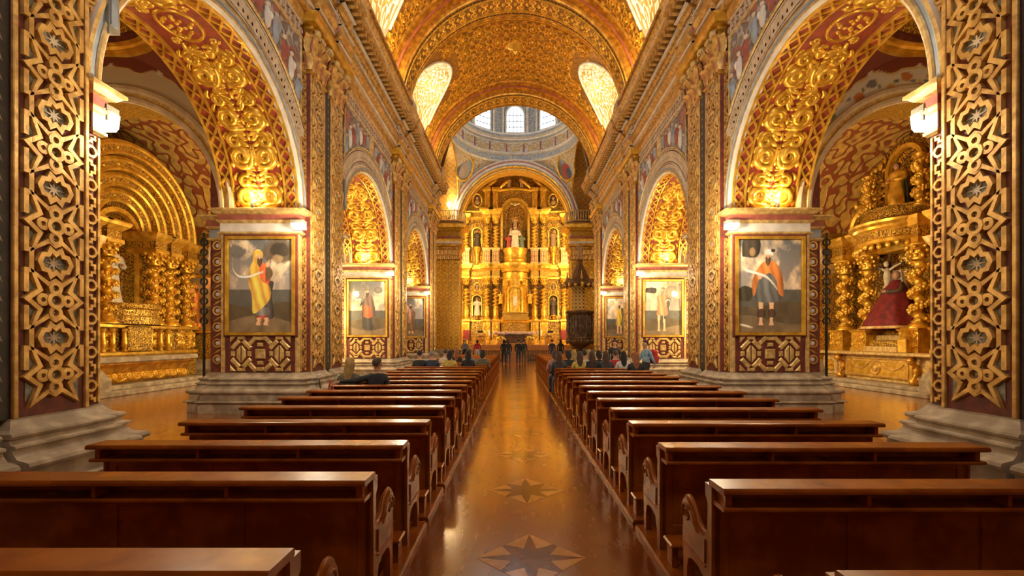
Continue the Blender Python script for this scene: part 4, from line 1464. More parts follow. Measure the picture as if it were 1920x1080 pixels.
for s in (-1, 1):
    for k, y in enumerate(PF):
        r = make_transverse(s, y)
        tag(r, 'pale moulded arch across the %s aisle, %s' % (SIDE[s], ('beside the camera', 'in front of the side altar', 'beyond the side altar', 'beside the crossing')[k]), 'arch', 'structure', 'aisle arches')
    ow = empty('wall_%s' % SIDE[s], (s * 15, 12, 0))
    MB().box(s * 15, s * 15.3, -2, 29.5, 0, 12).build('outer_wall', [M['relief_warm']], ow)
    for yc in (BAYS[0], BAYS[2]):
        w = MB(); n = 24
        vs_, fs = [], []
        for i in range(n + 1):
            a = PI * i / n
            vs_ += [(s * 12.49, yc - RA * math.cos(a), ZS + RA * math.sin(a)), (s * 12.49, yc - RA * math.cos(a), 9.2)]
        fs = [(2 * i, 2 * i + 2, 2 * i + 3, 2 * i + 1) for i in range(n)]
        w.add(vs_, fs)
        w.build('chapel_arch_wall', [M['cream']], ow)
        MB().lathe([(RA, s * .1), (RA - .03, -s * .04), (RA + .05, -s * .08), (RA + .2, -s * .06), (RA + .3, -s * .08), (RA + .32, 0)], 40, (s * 12.49, yc, ZS), 0, PI, 'x').build('chapel_archivolt', [M['gold']], ow)
        MB().grid(30, 2, lambda u, v: (s * (12.49 + 2.5 * v), yc + RA * math.cos(PI * u), ZS + RA * math.sin(PI * u)), 0, True, lambda u, w: (u * 8.4, w * 2.5)).build('chapel_vault', [M['relief_fine']], ow)
    MB().box(s * 7.3, s * 15.3, -2, 29.7, 9.9, 10.1).build('aisle_roof', [M['relief']], ow)
    MB().box(s * 5.9, s * 6.1, -2, 29.7, 9.2, 17.5).build('clerestory_back', [M['cream']], ow)
    MB().box(s * 5.9, s * 7.5, -2, 29.7, 9.8, 10.0).build('gallery_roof', [M['cream']], ow)
    # gilded barrel over the side altar bay
    MB().grid(14, 6, lambda u, w: (s * (7.2 + 7.8 * w), 15.45 + 3.6 * math.cos(PI * .5 * u), 5.6 + 3.6 * math.sin(PI * .5 * u)), 0, True, lambda u, w: (u * 5.5, w * 8)).build('altar_bay_vault', [M['relief_warm']], ow)
    MB().box(s * 7.3, s * 15, 11.9, 15.45, 9.2, 9.3).build('altar_bay_ceiling', [M['relief_warm']], ow)
    tag(ow, 'outer wall of the %s aisle with gilded chapel recesses' % SIDE[s], 'wall', 'structure')

# ---------------------------------------------------------------- unseen outer shell, added to block stray sky light
sh = empty('wall_shell', (0, 22, 0))
for nm, bx in {'light_block_side': [(-16, -15.6, -2.6, 49, 0, 27), (15.6, 16, -2.6, 49, 0, 27)], 'light_block_end': [(-16, 16, 48.6, 49, 0, 27)], 'light_block_roof': [(-16, 16, -2.6, 49, 27, 27.3)],
               'light_block_entrance': [(-16, -2.6, -2.6, -2.3, 0, 27), (2.6, 16, -2.6, -2.3, 0, 27), (-2.6, 2.6, -2.6, -2.3, 0, 11.3), (-2.6, 2.6, -2.6, -2.3, 16.2, 27)]}.items():
    b = MB()
    for q in bx: b.box(*q)
    b.build(nm, [M['cream']], sh)
b = MB()
for x in (-1.3, 0, 1.3): b.box(x - .05, x + .05, -2.5, -2.42, 11.3, 16.2)
for z in (12.5, 13.7, 14.9): b.box(-2.6, 2.6, -2.5, -2.42, z - .05, z + .05)
b.build('added_window_bars', [M['greyblue']], sh)  # bars across the opening added to let sky light in
tag(sh, 'unseen plain shell added round the church to block stray sky light', 'wall', 'structure')
# ---------------------------------------------------------------- pews (each looks to +y; aisle end at x=0, running to +x)
PL = 2.505
def end_profile():
    p = [(.0, .05), (.07, .05), (.075, .20), (.11, .28), (.20, .305), (.30, .305), (.36, .28), (.385, .21), (.39, .05), (.45, .05), (.45, .26), (.468, .38), (.458, .47)]
    p += [(.395 + .092 * math.cos(a), .572 + .092 * math.sin(a)) for a in [(-50 + i * 20) * PI / 180 for i in range(8)]]
    p += [(.335, .640), (.27, .575), (.20, .535), (.13, .53), (.07, .545), (.06, .60), (.055, .76), (.09, .80), (.09, .875), (.0, .875)]
    return p
def make_pew():
    r = empty('pew', (0, 0, 0))
    W = M['pew']
    def bld(mb, nm): return mb.build(nm, [W], r)
    # slab with moulded edge
    b = MB()
    pr_ = [(-.165, .882), (-.165, .896), (-.158, .908), (-.15, .912), (.03, .912), (.04, .904), (.04, .884), (.03, .874), (-.15, .874)]
    b.prism(pr_, 0, PL, 'x')
    bld(b, 'top_shelf')
    b = MB().prism([(-.135, .772), (-.142, .780), (-.142, .790), (-.135, .798), (.05, .798), (.05, .772)], .01, PL - .01, 'x')
    bld(b, 'book_ledge')
    bld(MB().box(.04, PL - .04, .02, .045, .79, .88), 'shelf_back')
    dv = MB().box(-.012, .012, -.11, .03, .79, .88).mesh('divider', [W])
    for k, x in enumerate((.05, .05 + (PL - .1) / 3, .05 + (PL - .1) * 2 / 3, PL - .05)):
        inst(dv, 'divider', r, (x, 0, 0), scale=(1.6 if k in (0, 3) else 1, 1, 1))
    b = MB()
    for x in (.06, .06 + (PL - .12) / 3, .06 + (PL - .12) * 2 / 3, PL - .06): b.box(x - .045, x + .045, .0, .04, .16, .775, 0, .005)
    b.box(.02, PL - .02, .003, .037, .70, .775, 0, .005); b.box(.02, PL - .02, .003, .037, .16, .25, 0, .005)
    bld(b, 'back_frame')
    w3 = (PL - .12) / 3
    for k in range(3):
        bld(MB().box(.06 + k * w3 + .03, .06 + (k + 1) * w3 - .03, .012, .03, .23, .72, 0, .006), 'back_panel')
    bld(MB().box(.03, PL - .03, .05, .44, .405, .44, 0, .01), 'seat')
    em = MB()
    em.prism(end_profile(), 0, .05, 'x')
    eme = em.mesh('bench_end', [W])
    vo = MB()
    sp = spiral(.395, .572, .072, 1.7, -.6, 1, 10)
    for f in (0, 1):
        vo.stroke(sp, [.012 * (1 - .4 * i / len(sp)) for i in range(len(sp))], lambda u, v, h: ((-h if f == 0 else .05 + h), u, v), 0)
        vo.strap([(.08, .36), (.43, .36)], .012, .01, lambda u, v, h: ((-h if f == 0 else .05 + h), u, v), False)
        vo.strap([(.085, .38), (.085, .52), (.2, .51), (.28, .555), (.33, .61)], .012, .01, lambda u, v, h: ((-h if f == 0 else .05 + h), u, v), False)
    cap_ = smooth_pts([(.07, .548), (.13, .533), (.2, .538), (.27, .578), (.335, .643), (.39, .667), (.45, .645), (.477, .60), (.47, .55)], 3)
    vo.tube([(.025, y, z) for y, z in cap_], .032, 8, flat=.5)
    vme = vo.mesh('volute_scroll', [W], needuv=False)
    for x in (0.0, PL - .05):
        e = inst(eme, 'bench_end', r, (x, 0, 0))
        inst(vme, 'volute_scroll', e)
    bld(MB().box(-.02, PL, -.33, -.14, .205, .235, 0, .01), 'kneeler')
    lg = MB().box(.0, .045, -.29, -.18, .05, .206, 0, .005).mesh('kneeler_leg', [W])
    for x in (.0, PL / 2, PL - .06): inst(lg, 'kneeler_leg', r, (x, 0, 0))
    rn = MB().prism([(-.065, 0), (-.065, .03), (-.055, .036), (-.052, .05), (.09, .05), (.09, 0)][::-1], -.40, .50, 'y').mesh('runner', [W])
    inst(rn, 'runner', r)
    inst(rn, 'runner', r, (PL, 0, 0), scale=(-1, 1, 1))
    return r
RY = [1.66, 2.74, 3.71, 4.71, 5.62, 6.52, 7.40, 8.3, 9.27, 10.27, 11.2, 12.25, 13.26]
LY = [1.837, 2.89, 3.79, 4.78, 5.79, 6.70, 7.58, 8.46, 9.36, 10.27, 11.2, 12.1, 13.2, 14.1, 15.05]
while RY[-1] < 24: RY.append(RY[-1] + .97)
while LY[-1] < 24: LY.append(LY[-1] + .96)
ORD = ['first', 'second', 'third', 'fourth', 'fifth', 'sixth', 'seventh', 'eighth', 'ninth', 'tenth', 'eleventh', 'twelfth', 'thirteenth', 'fourteenth', 'fifteenth', 'sixteenth', 'seventeenth', 'eighteenth', 'nineteenth', 'twentieth', 'twenty-first', 'twenty-second', 'twenty-third', 'twenty-fourth', 'twenty-fifth', 'twenty-sixth']
pw = make_pew()
reindex()
first = True
for s, rows, x0 in ((1, RY, 1.165), (-1, LY, -.889)):
    for k, y in enumerate(rows):
        # measured y is the far top edge of the slab (local +.04)
        loc = (x0, y - .04, 0)
        if first: o = pw; o.location = loc; first = False
        else: o = clone(pw, loc, (s, 1, 1))
        n = ORD[k]
        tag(o, 'dark varnished pew %s of the central aisle, %s row counted from the camera' % (('right' if s > 0 else 'left'), n), 'pew', None, 'pews %s of the aisle' % SIDE[s])
# ---------------------------------------------------------------- altar pieces: shared shapes
def column_mesh(H, r, turns, plain=.0, leafy=False, seed=1, amp=.17, leaf=.24):
    rr = random.Random(seed)
    b = MB()
    nz = int(turns * 11) + 12
    def fn(u, w):
        a = 2 * PI * u
        t = max(0, (w - plain) / (1 - plain))
        ph = 2 * PI * turns * t
        k = amp * r * min(1, t * 8, (1 - w) * 8 + .0)
        rad = r * (.80 - .10 * w) + (.16 * r * math.cos(a * 1 - ph) if 0 < t else .12 * r * math.sin(PI * w / max(plain, .01)))
        return (k * math.cos(ph) + rad * math.cos(a), k * math.sin(ph) + rad * math.sin(a), H * (.09 + .80 * w))
    b.grid(12, nz, fn, 0)
    if leafy:
        n = int(turns * 14)
        for i in range(n):
            w = (i + .5) / n
            ph = 2 * PI * turns * w
            for q in range(3):
                a = ph + (q - 1) * .9 + rr.uniform(-.3, .3)
                k = .3 * r
                c = (k * math.cos(ph) + r * .82 * math.cos(a), k * math.sin(ph) + r * .82 * math.sin(a), H * (.09 + .8 * w) + rr.uniform(-.02, .02))
                b.ball(c, (r * leaf, r * leaf, r * leaf * 1.25), 6, 4, 0)
    b.lathe([(r * 1.3, 0), (r * 1.3, H * .02), (r * 1.05, H * .03), (r * 1.15, H * .05), (r * .85, H * .07), (r * .9, H * .095)], 12)
    return b.mesh('twisted_column', [M['gold']], needuv=False)
def capital_mesh(r):
    b = MB().lathe([(r * .8, 0), (r * .9, .02), (r * .75, .04), (r * .85, r * 1.2), (r * 1.3, r * 1.9), (r * 1.45, r * 1.9), (r * 1.45, r * 2.15), (0, r * 2.15)], 10)
    for i in range(8):
        a = 2 * PI * i / 8
        for z, q in ((r * .6, .9), (r * 1.2, 1.1), (r * 1.75, 1.35)):
            b.ball((r * q * math.cos(a + z * 3), r * q * math.sin(a + z * 3), z), (r * .26, r * .26, r * .32), 6, 4)
    return b.mesh('column_capital', [M['gold']], needuv=False)
def statue(name, loc, h, robe, label, skin='skin', mantle=None, seat=False, arms=1, group='altar statues', hair=None, width=1.0):
    """small carved robed figure facing -y"""
    b = MB()
    w = .19 * h * width
    prof = [(w * .95, 0), (w * 1.0, .02 * h), (w * .9, .15 * h), (w * .78, .35 * h), (w * .72, .5 * h), (w * .80, .62 * h), (w * .95, .73 * h), (w * .80, .80 * h), (w * .28, .835 * h), (w * .24, .86 * h)]
    def fn(u, t):
        k = t * (len(prof) - 1); i = min(int(k), len(prof) - 2); q = k - i
        r = prof[i][0] * (1 - q) + prof[i + 1][0] * q
        z = prof[i][1] * (1 - q) + prof[i + 1][1] * q
        a = 2 * PI * u
        fold = 1 + (.09 * math.sin(a * 7 + z * 5) if z < .6 * h else 0)
        fy = .66 + (.5 * max(0, 1 - abs(z / h - .3) / .3) * max(0, -math.sin(a)) if seat else 0)
        return (r * fold * math.cos(a), r * fy * fold * math.sin(a), z)
    b.grid(18, 16, fn, 0)
    b.ball((0, -.01 * h, .925 * h), (.052 * h, .06 * h, .075 * h), 10, 8, 1)
    b.ball((0, -.068 * h, .915 * h), (.012 * h, .02 * h, .018 * h), 6, 4, 1)
    b.ball((0, .012 * h, .945 * h), (.058 * h, .06 * h, .065 * h), 10, 8, 2)
    for s in (-1, 1):
        hz = .62 if (arms == 1 or s > 0) else .80
        pts = [(s * w * .85, 0, .76 * h), (s * w * 1.15, -.03 * h, .62 * h), (s * w * (.35 if arms == 1 else .9), -.14 * h, hz * h)]
        b.tube(smooth_pts(pts, 3), [.055 * h, .055 * h, .05 * h, .05 * h, .045 * h, .04 * h, .03 * h], 7, 0)
        b.ball((pts[2][0], pts[2][1] - .012 * h, pts[2][2]), (.022 * h, .028 * h, .024 * h), 6, 4, 1)
    if mantle:
        def mf(u, t):
            a = PI * (1.0 * u)
            z = h * (.80 - .74 * t)
            r = w * (.9 + .35 * t)
            return (r * math.cos(a) * (1 + .05 * math.sin(a * 9)), .72 * r * math.sin(a) + .01, z)
        b.grid(14, 8, mf, 3)
    o = b.build(name, [M[robe], M[skin], M[hair or 'dark_wood'], M[mantle or robe]], None, needuv=False)
    o.location = loc
    tag(o, label, 'statue', None, group)
    return o
M['robe_white'] = plain('white_robe', (.70, .62, .50), (.55, .46, .34), .6, 0, 6, 30, .1)
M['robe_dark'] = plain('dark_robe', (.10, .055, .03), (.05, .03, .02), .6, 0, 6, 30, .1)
M['robe_blue'] = plain('blue_robe', (.08, .14, .30), (.05, .08, .18), .6, 0, 6, 30, .1)
M['robe_red'] = plain('red_robe', (.45, .06, .04), (.25, .03, .02), .6, 0, 6, 30, .1)
M['robe_green'] = plain('green_robe', (.16, .22, .13), (.10, .13, .07), .6, 0, 6, 30, .1)
M['robe_tan'] = plain('tan_robe', (.44, .26, .12), (.30, .16, .06), .6, 0, 6, 30, .1)

def niche_surf(b, cx, y, zb, zs, hw, depth, mat=0):
    b.grid(14, 6, lambda u, w: (cx - hw * math.cos(PI * u), y + depth * math.sin(PI * u), zb + (zs - zb) * w), mat, True, lambda u, w: (u * hw * 3, w * (zs - zb)), flip=True)
    b.grid(14, 6, lambda u, w: (cx - hw * math.cos(PI * u) * math.cos(w * PI / 2), y + depth * math.sin(PI * u) * math.cos(w * PI / 2), zs + hw * math.sin(w * PI / 2)), mat, True, lambda u, w: (u * hw * 3, w * hw), flip=True)
    b.add([(cx - hw * math.cos(PI * i / 10), y + depth * math.sin(PI * i / 10), zb) for i in range(11)], [tuple(range(11))], mat)
def arch_wall(b, x0, x1, z0, z1, cx, zb, zs, hw, y, mat=0):
    """wall at y with a round-headed hole"""
    b.add([(x0, y, z0), (cx - hw, y, z0), (cx - hw, y, z1), (x0, y, z1)], [(0, 1, 2, 3)], mat)
    b.add([(cx + hw, y, z0), (x1, y, z0), (x1, y, z1), (cx + hw, y, z1)], [(0, 1, 2, 3)], mat)
    if zb > z0: b.add([(cx - hw, y, z0), (cx + hw, y, z0), (cx + hw, y, zb), (cx - hw, y, zb)], [(0, 1, 2, 3)], mat)
    n = 14
    vs_ = []
    for i in range(n + 1):
        a = PI * i / n
        vs_ += [(cx - hw * math.cos(a), y, zs + hw * math.sin(a)), (cx - hw * math.cos(a), y, z1)]
    b.add(vs_, [(2 * i, 2 * i + 2, 2 * i + 3, 2 * i + 1) for i in range(n)], mat)
def arch_frame(b, cx, zb, zs, hw, y, w=.14, h=.1, mat=0):
    p = [(cx - hw, zb)] + [(cx - hw * math.cos(PI * i / 14), zs + hw * math.sin(PI * i / 14)) for i in range(15)] + [(cx + hw, zb)]
    b.strap(p, w, h, lambda u, v, hh: (u, y - hh, v), False, mat)

# ---------------------------------------------------------------- high altar retable
YR = 45.2
rt = empty('altar_retable', (0, YR, 1.26))
CXS = (1.9, 2.8, 4.85)
zP, z1a, z1b, z2a, z2b, z3 = 3.65, 7.70, 9.08, 10.67, 13.65, 14.5
def part(b, nm, mats): return b.build(nm, mats if isinstance(mats, list) else [M[mats]], rt)
# predella
part(MB().box(-5.25, 5.25, YR - .1, YR + 1.6, 1.26, zP - .1, 0), 'predella', 'relief')
part(MB().box(-5.3, 5.3, YR - .25, YR + .5, zP - .18, zP, 0, .03), 'predella_ledge', 'gold')
part(MB().box(-5.3, 5.3, YR - .2, YR + .5, 1.26, 1.55, 0, .03), 'predella_plinth', 'gold_deep')
COLM = column_mesh(z1a - zP - .62, .33, 5.0, .34)
COLM2 = column_mesh(z2b - z2a - .5, .28, 6, .0)
CAPM, CAPM2 = capital_mesh(.29), capital_mesh(.24)
PEDB = [(.06, 1.26), (.06, 1.6), (.0, 1.65), (.0, zP - .25), (.05, zP - .2), (.09, zP - .1), (.09, zP)]
E1 = [(.0, z1a), (.04, z1a + .02), (.04, z1a + .22), (.08, z1a + .26), (.02, z1a + .3), (.02, z1a + .72), (.08, z1a + .78), (.10, z1a + .9), (.22, z1a + .98), (.28, z1a + 1.1), (.34, z1a + 1.22), (.36, z1b)]
E1M = [0, 0, 0, 0, 1, 0, 2, 0, 0, 0, 0]
for s in (-1, 1):
    for cx in CXS:
        x = s * cx
        fy = YR - .45
        sq = [(x - .38, fy - .38), (x + .38, fy - .38), (x + .38, YR + .3), (x - .38, YR + .3)]
        o = part(MB().loft(sq, PEDB), 'column_pedestal', 'gold')
        m = inst(MOT[1], 'scroll_relief', o, (x, fy - .385, 1.75), scale=(.6, 1, 1.9), world=True)
        c = inst(COLM, 'twisted_column', rt, (x, fy, zP), world=True)
        inst(CAPM, 'column_capital', c, (0, 0, z1a - zP - .62))
        sq2 = [(x - .36, fy - .36), (x + .36, fy - .36), (x + .36, YR + .3), (x - .36, YR + .3)]
        part(MB().loft(sq2, E1, E1M), 'entablature_block', [M['gold'], M['relief_fine'], M['gold_deep']])
        pb = part(MB().loft(sq2, [(.06, z1b), (.06, z1b + .15), (-.02, z1b + .2), (-.02, z2a - .25), (.06, z2a - .15), (.08, z2a)]), 'upper_pedestal', 'gold_pale')
        f = MB(); mpp = lambda u, v, h: (x + u, fy - .34 - h, v)
        f.strap([(-.24, z1b + .3), (.24, z1b + .3), (.24, z2a - .35), (-.24, z2a - .35)], .06, .05, mpp, True)
        f.strap([(0, z1b + .3), (0, z2a - .35)], .06, .05, mpp); f.strap([(-.24, (z1b + z2a) / 2), (.24, (z1b + z2a) / 2)], .06, .05, mpp)
        f.build('pedestal_panel', [M['red_band']], pb)
        c = inst(COLM2, 'twisted_column', rt, (x, fy + .1, z2a), world=True)
        inst(CAPM2, 'column_capital', c, (0, 0, z2b - z2a - .5))
        if cx < 4.5:
            part(MB().loft(sq2, [(0, z2b), (.05, z2b + .05), (.05, z2b + .3), (.12, z2b + .4), (.25, z2b + .55), (.32, z2b + .7), (.32, z3)]), 'entablature_block', 'gold')
        else:
            part(MB().loft(sq2, [(0, z2b), (.05, z2b + .05), (.12, z2b + .2), (.2, z2b + .35)]), 'entablature_block', 'gold')
    # walls with side niches
    b = MB()
    arch_wall(b, s * 3.8 - 1.5, s * 3.8 + 1.5, zP, z1b, s * 3.8, 4.1, 5.7, .42, YR + .1, 0)
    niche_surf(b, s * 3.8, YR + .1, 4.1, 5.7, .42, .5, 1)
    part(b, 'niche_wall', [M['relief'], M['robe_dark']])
    b = MB(); arch_frame(b, s * 3.8, 4.1, 5.7, .46, YR + .1, .12, .12)
    for q in (-1, 1):
        sp = spiral(s * 3.8 + q * .4, 6.4, .26, 1.3, PI * .5, q, 9)
        b.stroke(sp, .06, lambda u, v, h: (u, YR + .1 - h, v))
    ov = circ(s * 3.8, 6.95, .30, 14, ry=.42)
    b.stroke(ov + [ov[0]], .07, lambda u, v, h: (u, YR + .1 - h, v))
    b.lathe([(.10, 3.66), (.28, 3.7), (.14, 3.85), (.22, 4.0), (.40, 4.08), (.4, 4.12), (0, 4.12)], 10, (s * 3.8, YR - .1, 0))
    part(b, 'niche_frame', 'gold')
    part(MB().flat(circ(s * 3.8, 6.95, .27, 14, ry=.38), lambda u, v, h: (u, YR + .08 - h, v), .0), 'oval_ground', 'robe_dark')
    b = MB()
    arch_wall(b, s * 3.8 - 1.5, s * 3.8 + 1.5, z1b, z3 + 3.2, s * 3.8, 10.9, 12.4, .42, YR + .25, 0)
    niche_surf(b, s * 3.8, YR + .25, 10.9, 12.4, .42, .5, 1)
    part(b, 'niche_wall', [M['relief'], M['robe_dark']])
    b = MB(); arch_frame(b, s * 3.8, 10.9, 12.4, .47, YR + .25, .13, .12)
    for q in (-1, 1):
        b.stroke(spiral(s * 3.8 + q * .4, 13.1, .24, 1.3, PI * .5, q, 9), .055, lambda u, v, h: (u, YR + .25 - h, v))
        b.stroke(smooth_pts([(s * 3.8 + q * .75, 9.3), (s * 3.8 + q * .55, 9.8), (s * 3.8 + q * .7, 10.3)], 4), .12, lambda u, v, h: (u, YR + .2 - h, v))
    b.lathe([(.18, 9.1), (.32, 9.2), (.2, 9.6), (.26, 10.3), (.45, 10.75), (.45, 10.9)], 10, (s * 3.8, YR + .1, 0))
    part(b, 'niche_frame', 'gold')
    b = MB()
    arch_wall(b, s * 1.6 - .3, s * 1.6 + .75, zP, z3, s * 1.6, 5, 6, .01, YR + .05, 0)
    part(b, 'inner_wall', 'relief')
    # attic ovals
    b = MB(); ov = circ(s * 3.78, 15.6, .46, 16, ry=.66)
    b.stroke(ov + [ov[0]], .10, lambda u, v, h: (u, YR + .2 - h, v))
    part(b, 'oval_frame', 'gold')
    b = MB().flat(circ(s * 3.78, 15.6, .42, 14, ry=.62), lambda u, v, h: (u, YR + .22 - h, v), .0, 0)
    b.ball((s * 3.78, YR + .15, 15.8), (.14, .12, .18), 8, 6, 1); b.ball((s * 3.78, YR + .15, 15.4), (.26, .14, .26), 8, 6, 2)
    part(b, 'oval_bust', [M['robe_dark'], M['skin'], M['robe_tan']])
    for k, xx in enumerate((1.95, 2.75)):
        q = MB().box(s * xx - .26, s * xx + .26, YR - .35, YR + .4, z3, 16.4, 0, .03)
        q.box(s * xx - .36, s * xx + .36, YR - .45, YR + .4, 16.4, 16.75, 0, .05)
        o = part(q, 'attic_pilaster', 'gold')
        inst(MOT[0], 'scroll_relief', o, (s * xx, YR - .355, z3 + .1), scale=(.45, 1, 2.0), world=True)
    # broken pediment
    b = MB().tube([(s * 1.6, YR - .1, 16.6), (s * 1.0, YR - .2, 17.2), (s * .5, YR - .2, 17.5)], .16, 8)
    b.tube([(s * 3.2, YR, 16.5), (s * 2.3, YR - .1, 17.2), (s * 1.8, YR - .1, 17.6)], .15, 8)
    part(b, 'pediment_scroll', 'gold')
# entablature runs between the blocks
def run(x0, x1, y, prof, nm, mats, mm):
    b = MB()
    b.loft([(x0, y), (x1, y), (x1, YR + .6), (x0, YR + .6)], prof, mm)
    return part(b, nm, mats)
run(-5.2, 5.2, YR - .02, E1, 'main_entablature', [M['gold'], M['relief_fine'], M['gold_deep']], E1M)
run(-5.0, -1.3, YR + .1, [(o * .8, z - z1a + z2b - .0 if z - z1a < .85 else z3) for o, z in E1[:8]], 'upper_entablature', [M['gold'], M['relief_fine'], M['gold_deep']], E1M)
run(1.3, 5.0, YR + .1, [(o * .8, z - z1a + z2b - .0 if z - z1a < .85 else z3) for o, z in E1[:8]], 'upper_entablature', [M['gold'], M['relief_fine'], M['gold_deep']], E1M)
part(MB().prism([(-5.2, zP), (5.2, zP), (5.2, 13.4)] + [(5.2 * math.cos(PI * i / 16), 13.4 + 4.8 * math.sin(PI * i / 16)) for i in range(1, 16)] + [(-5.2, 13.4)], YR + .45, YR + 1.7, 'y'), 'backing', 'relief')
# bow-fronted tabernacle
cyl = [(1.35, zP), (1.42, zP + .05), (1.42, zP + .25), (1.30, zP + .3), (1.30, 7.6), (1.36, 7.65), (1.36, 7.8), (1.30, 7.85), (1.30, 8.2), (1.42, 8.3), (1.48, 8.5), (1.60, 8.65), (1.68, 8.9), (1.70, z1b), (1.2, z1b + .02)]
part(MB().lathe(cyl, 40, (0, YR - .2, 0), PI, 2 * PI, mats=[0, 0, 0, 0, 1, 0, 0, 0, 1, 0, 0, 0, 0, 0]), 'tabernacle', [M['gold'], M['gold_deep']])
mpt = lambda u, v, h: ((1.30 + h) * math.sin(u / 1.3), YR - .2 - (1.30 + h) * math.cos(u / 1.3), v)
b = MB()
for hw, w, hh in ((.95, .12, .1), (.62, .1, .14)):
    zs = 6.5 - (.95 - hw) * .4
    p = [(-hw, 4.4)] + [(-hw * math.cos(PI * i / 12), zs + hw * .7 * math.sin(PI * i / 12)) for i in range(13)] + [(hw, 4.4)]
    b.strap(p, w, hh, mpt)
part(b, 'tabernacle_door_frame', 'gold')
b = MB().flat([(-.55, 4.4), (.55, 4.4), (.55, 6.3)] + [(.55 * math.cos(PI * i / 8), 6.3 + .4 * math.sin(PI * i / 8)) for i in range(1, 8)] + [(-.55, 6.3)], mpt, .02)
part(b, 'tabernacle_door', 'relief_fine')
part(MB().flat([(-.2, 5.0), (.2, 5.0), (.2, 5.85), (-.2, 5.85)], mpt, .05).add([mpt(0, 5.4, .07)] * 3, [(0, 1, 2)]), 'tabernacle_picture', 'robe_white')
for s in (-1, 1):
    m = inst(MOT[0], 'scroll_relief', rt, (s * .95, YR - .2 - 1.28, 6.9), (0, 0, s * .6), (.5, 1, .7), world=True)
part(MB().lathe([(1.62, 1.26), (1.62, 1.6), (1.5, 1.7), (1.5, 3.3), (1.6, 3.4), (1.65, zP), (0, zP + .01)], 32, (0, YR - .2, 0), PI, 2 * PI, mats=[0, 0, 1, 0, 0, 0]), 'tabernacle_base', [M['gold'], M['relief']])
part(MB().box(-1.15, 1.15, YR - 1.9, YR - 1.2, zP - .1, 4.2, 0, .04).box(-1.25, 1.25, YR - 2.0, YR - 1.1, 4.2, 4.35, 0, .03), 'gradine', 'relief_fine')
part(MB().lathe([(1.30, z1b), (1.34, z1b + .1), (1.12, z1b + .25), (1.08, z1b + .4), (1.16, z1b + .6), (1.08, z1b + .85), (1.16, z1b + 1.2), (1.22, z1b + 1.4), (1.22, z2a - .05), (0, z2a - .04)], 32, (0, YR - .2, 0), PI, 2 * PI), 'niche_pedestal', 'gold')
# central niche
b = MB()
arch_wall(b, -1.75, 1.75, z1b, 17.2, 0, z2a - .1, 14.3, 1.22, YR - .05, 0)
niche_surf(b, 0, YR - .05, z2a - .1, 14.3, 1.22, .85, 1)
part(b, 'central_niche', [M['relief'], M['relief_fine']])
b = MB(); arch_frame(b, 0, z2a, 14.3, 1.33, YR - .05, .26, .22)
part(b, 'central_niche_frame', 'gold')
b = MB()
for i in range(36):
    a = 2 * PI * i / 36
    r0, r1 = .28, (.9 if i % 2 else 1.1)
    b.tube([(r0 * math.cos(a), YR + .55, 13.3 + r0 * math.sin(a)), (r1 * math.cos(a), YR + .35, 13.3 + r1 * math.sin(a))], [.03, .01], 5)
part(b, 'glory_rays', 'gold')
b = MB().tube(smooth_pts([(-1.7, YR - .15, 16.45), (0, YR - .3, 16.6), (1.7, YR - .15, 16.45)], 4), .14, 8)
part(b, 'attic_cornice', 'gold')
tag(rt, 'towering gilded main altarpiece with twisted columns filling the far end', 'altarpiece')
# figures on the retable
statue('saint_statue', (-3.8, YR + .2, 4.12), 1.75, 'robe_white', 'white robed saint in the lower left niche of the main altarpiece')
statue('saint_statue', (3.8, YR + .2, 4.12), 1.75, 'robe_dark', 'brown robed saint in the lower right niche of the main altarpiece', mantle='gold_deep')
statue('saint_statue', (-3.8, YR + .35, 10.92), 1.75, 'robe_dark', 'dark robed saint in the upper left niche of the main altarpiece')
statue('saint_statue', (3.8, YR + .35, 10.92), 1.75, 'robe_tan', 'tan robed saint in the upper right niche of the main altarpiece')
for s in (-1, 1):
    statue('saint_statue', (s * 3.8, YR + .05, 6.66), .62, 'robe_tan', 'tiny bust in the %s oval above the lower niche' % SIDE[s])
    statue('angel_statue', (s * 1.42, YR - 1.15, 5.2), 1.15, 'gold', 'gilded cherub with raised arm on the %s of the tabernacle' % SIDE[s], arms=2)
    statue('angel_statue', (s * .62, YR - .25, 16.75), .95, 'robe_tan', 'reclining angel on the %s half of the crowning pediment' % SIDE[s], arms=2, mantle='greyblue')
statue('holy_figure', (-.62, YR - .35, z2a - .05), 1.5, 'robe_red', 'kneeling figure in red and blue inside the central niche', mantle='robe_blue', seat=True)
statue('holy_figure', (.62, YR - .35, z2a - .05), 1.5, 'robe_green', 'kneeling figure in green inside the central niche', mantle='gold', seat=True)
statue('holy_figure', (0, YR - .45, z2a), 2.2, 'robe_white', 'white clad child figure in the middle of the central niche', mantle='gold_pale')
statue('holy_figure', (0, YR + .15, 12.75), 1.2, 'robe_tan', 'seated figure in violet and orange above the central niche group', mantle='robe_blue', seat=True, arms=2)
b = MB()
b.ball((0, 0, 0), (.10, .22, .09), 8, 6); b.ball((0, -.24, .04), .06, 6, 5)
for s in (-1, 1):
    b.add([(s * .05, -.1, .03), (s * .5, -.02, .22), (s * .36, .1, .1), (s * .05, .12, .03), (s * .05, 0, .08)], [(0, 1, 4), (1, 2, 4), (2, 3, 4), (0, 3, 2, 1)])
o = b.build('dove_carving', [M['robe_white']]); o.location = (0, YR - .1, 15.05)
tag(o, 'white dove with spread wings at the head of the central niche', 'carving')
M['cloud'] = plain('pale_cloud_carving', (.62, .48, .36), (.44, .30, .2), .6)
b = MB(); rr = random.Random(9)
for i in range(22): b.ball((rr.uniform(-.45, .45), rr.uniform(-.15, .15), rr.uniform(-.45, .25)), rr.uniform(.08, .16), 7, 5)
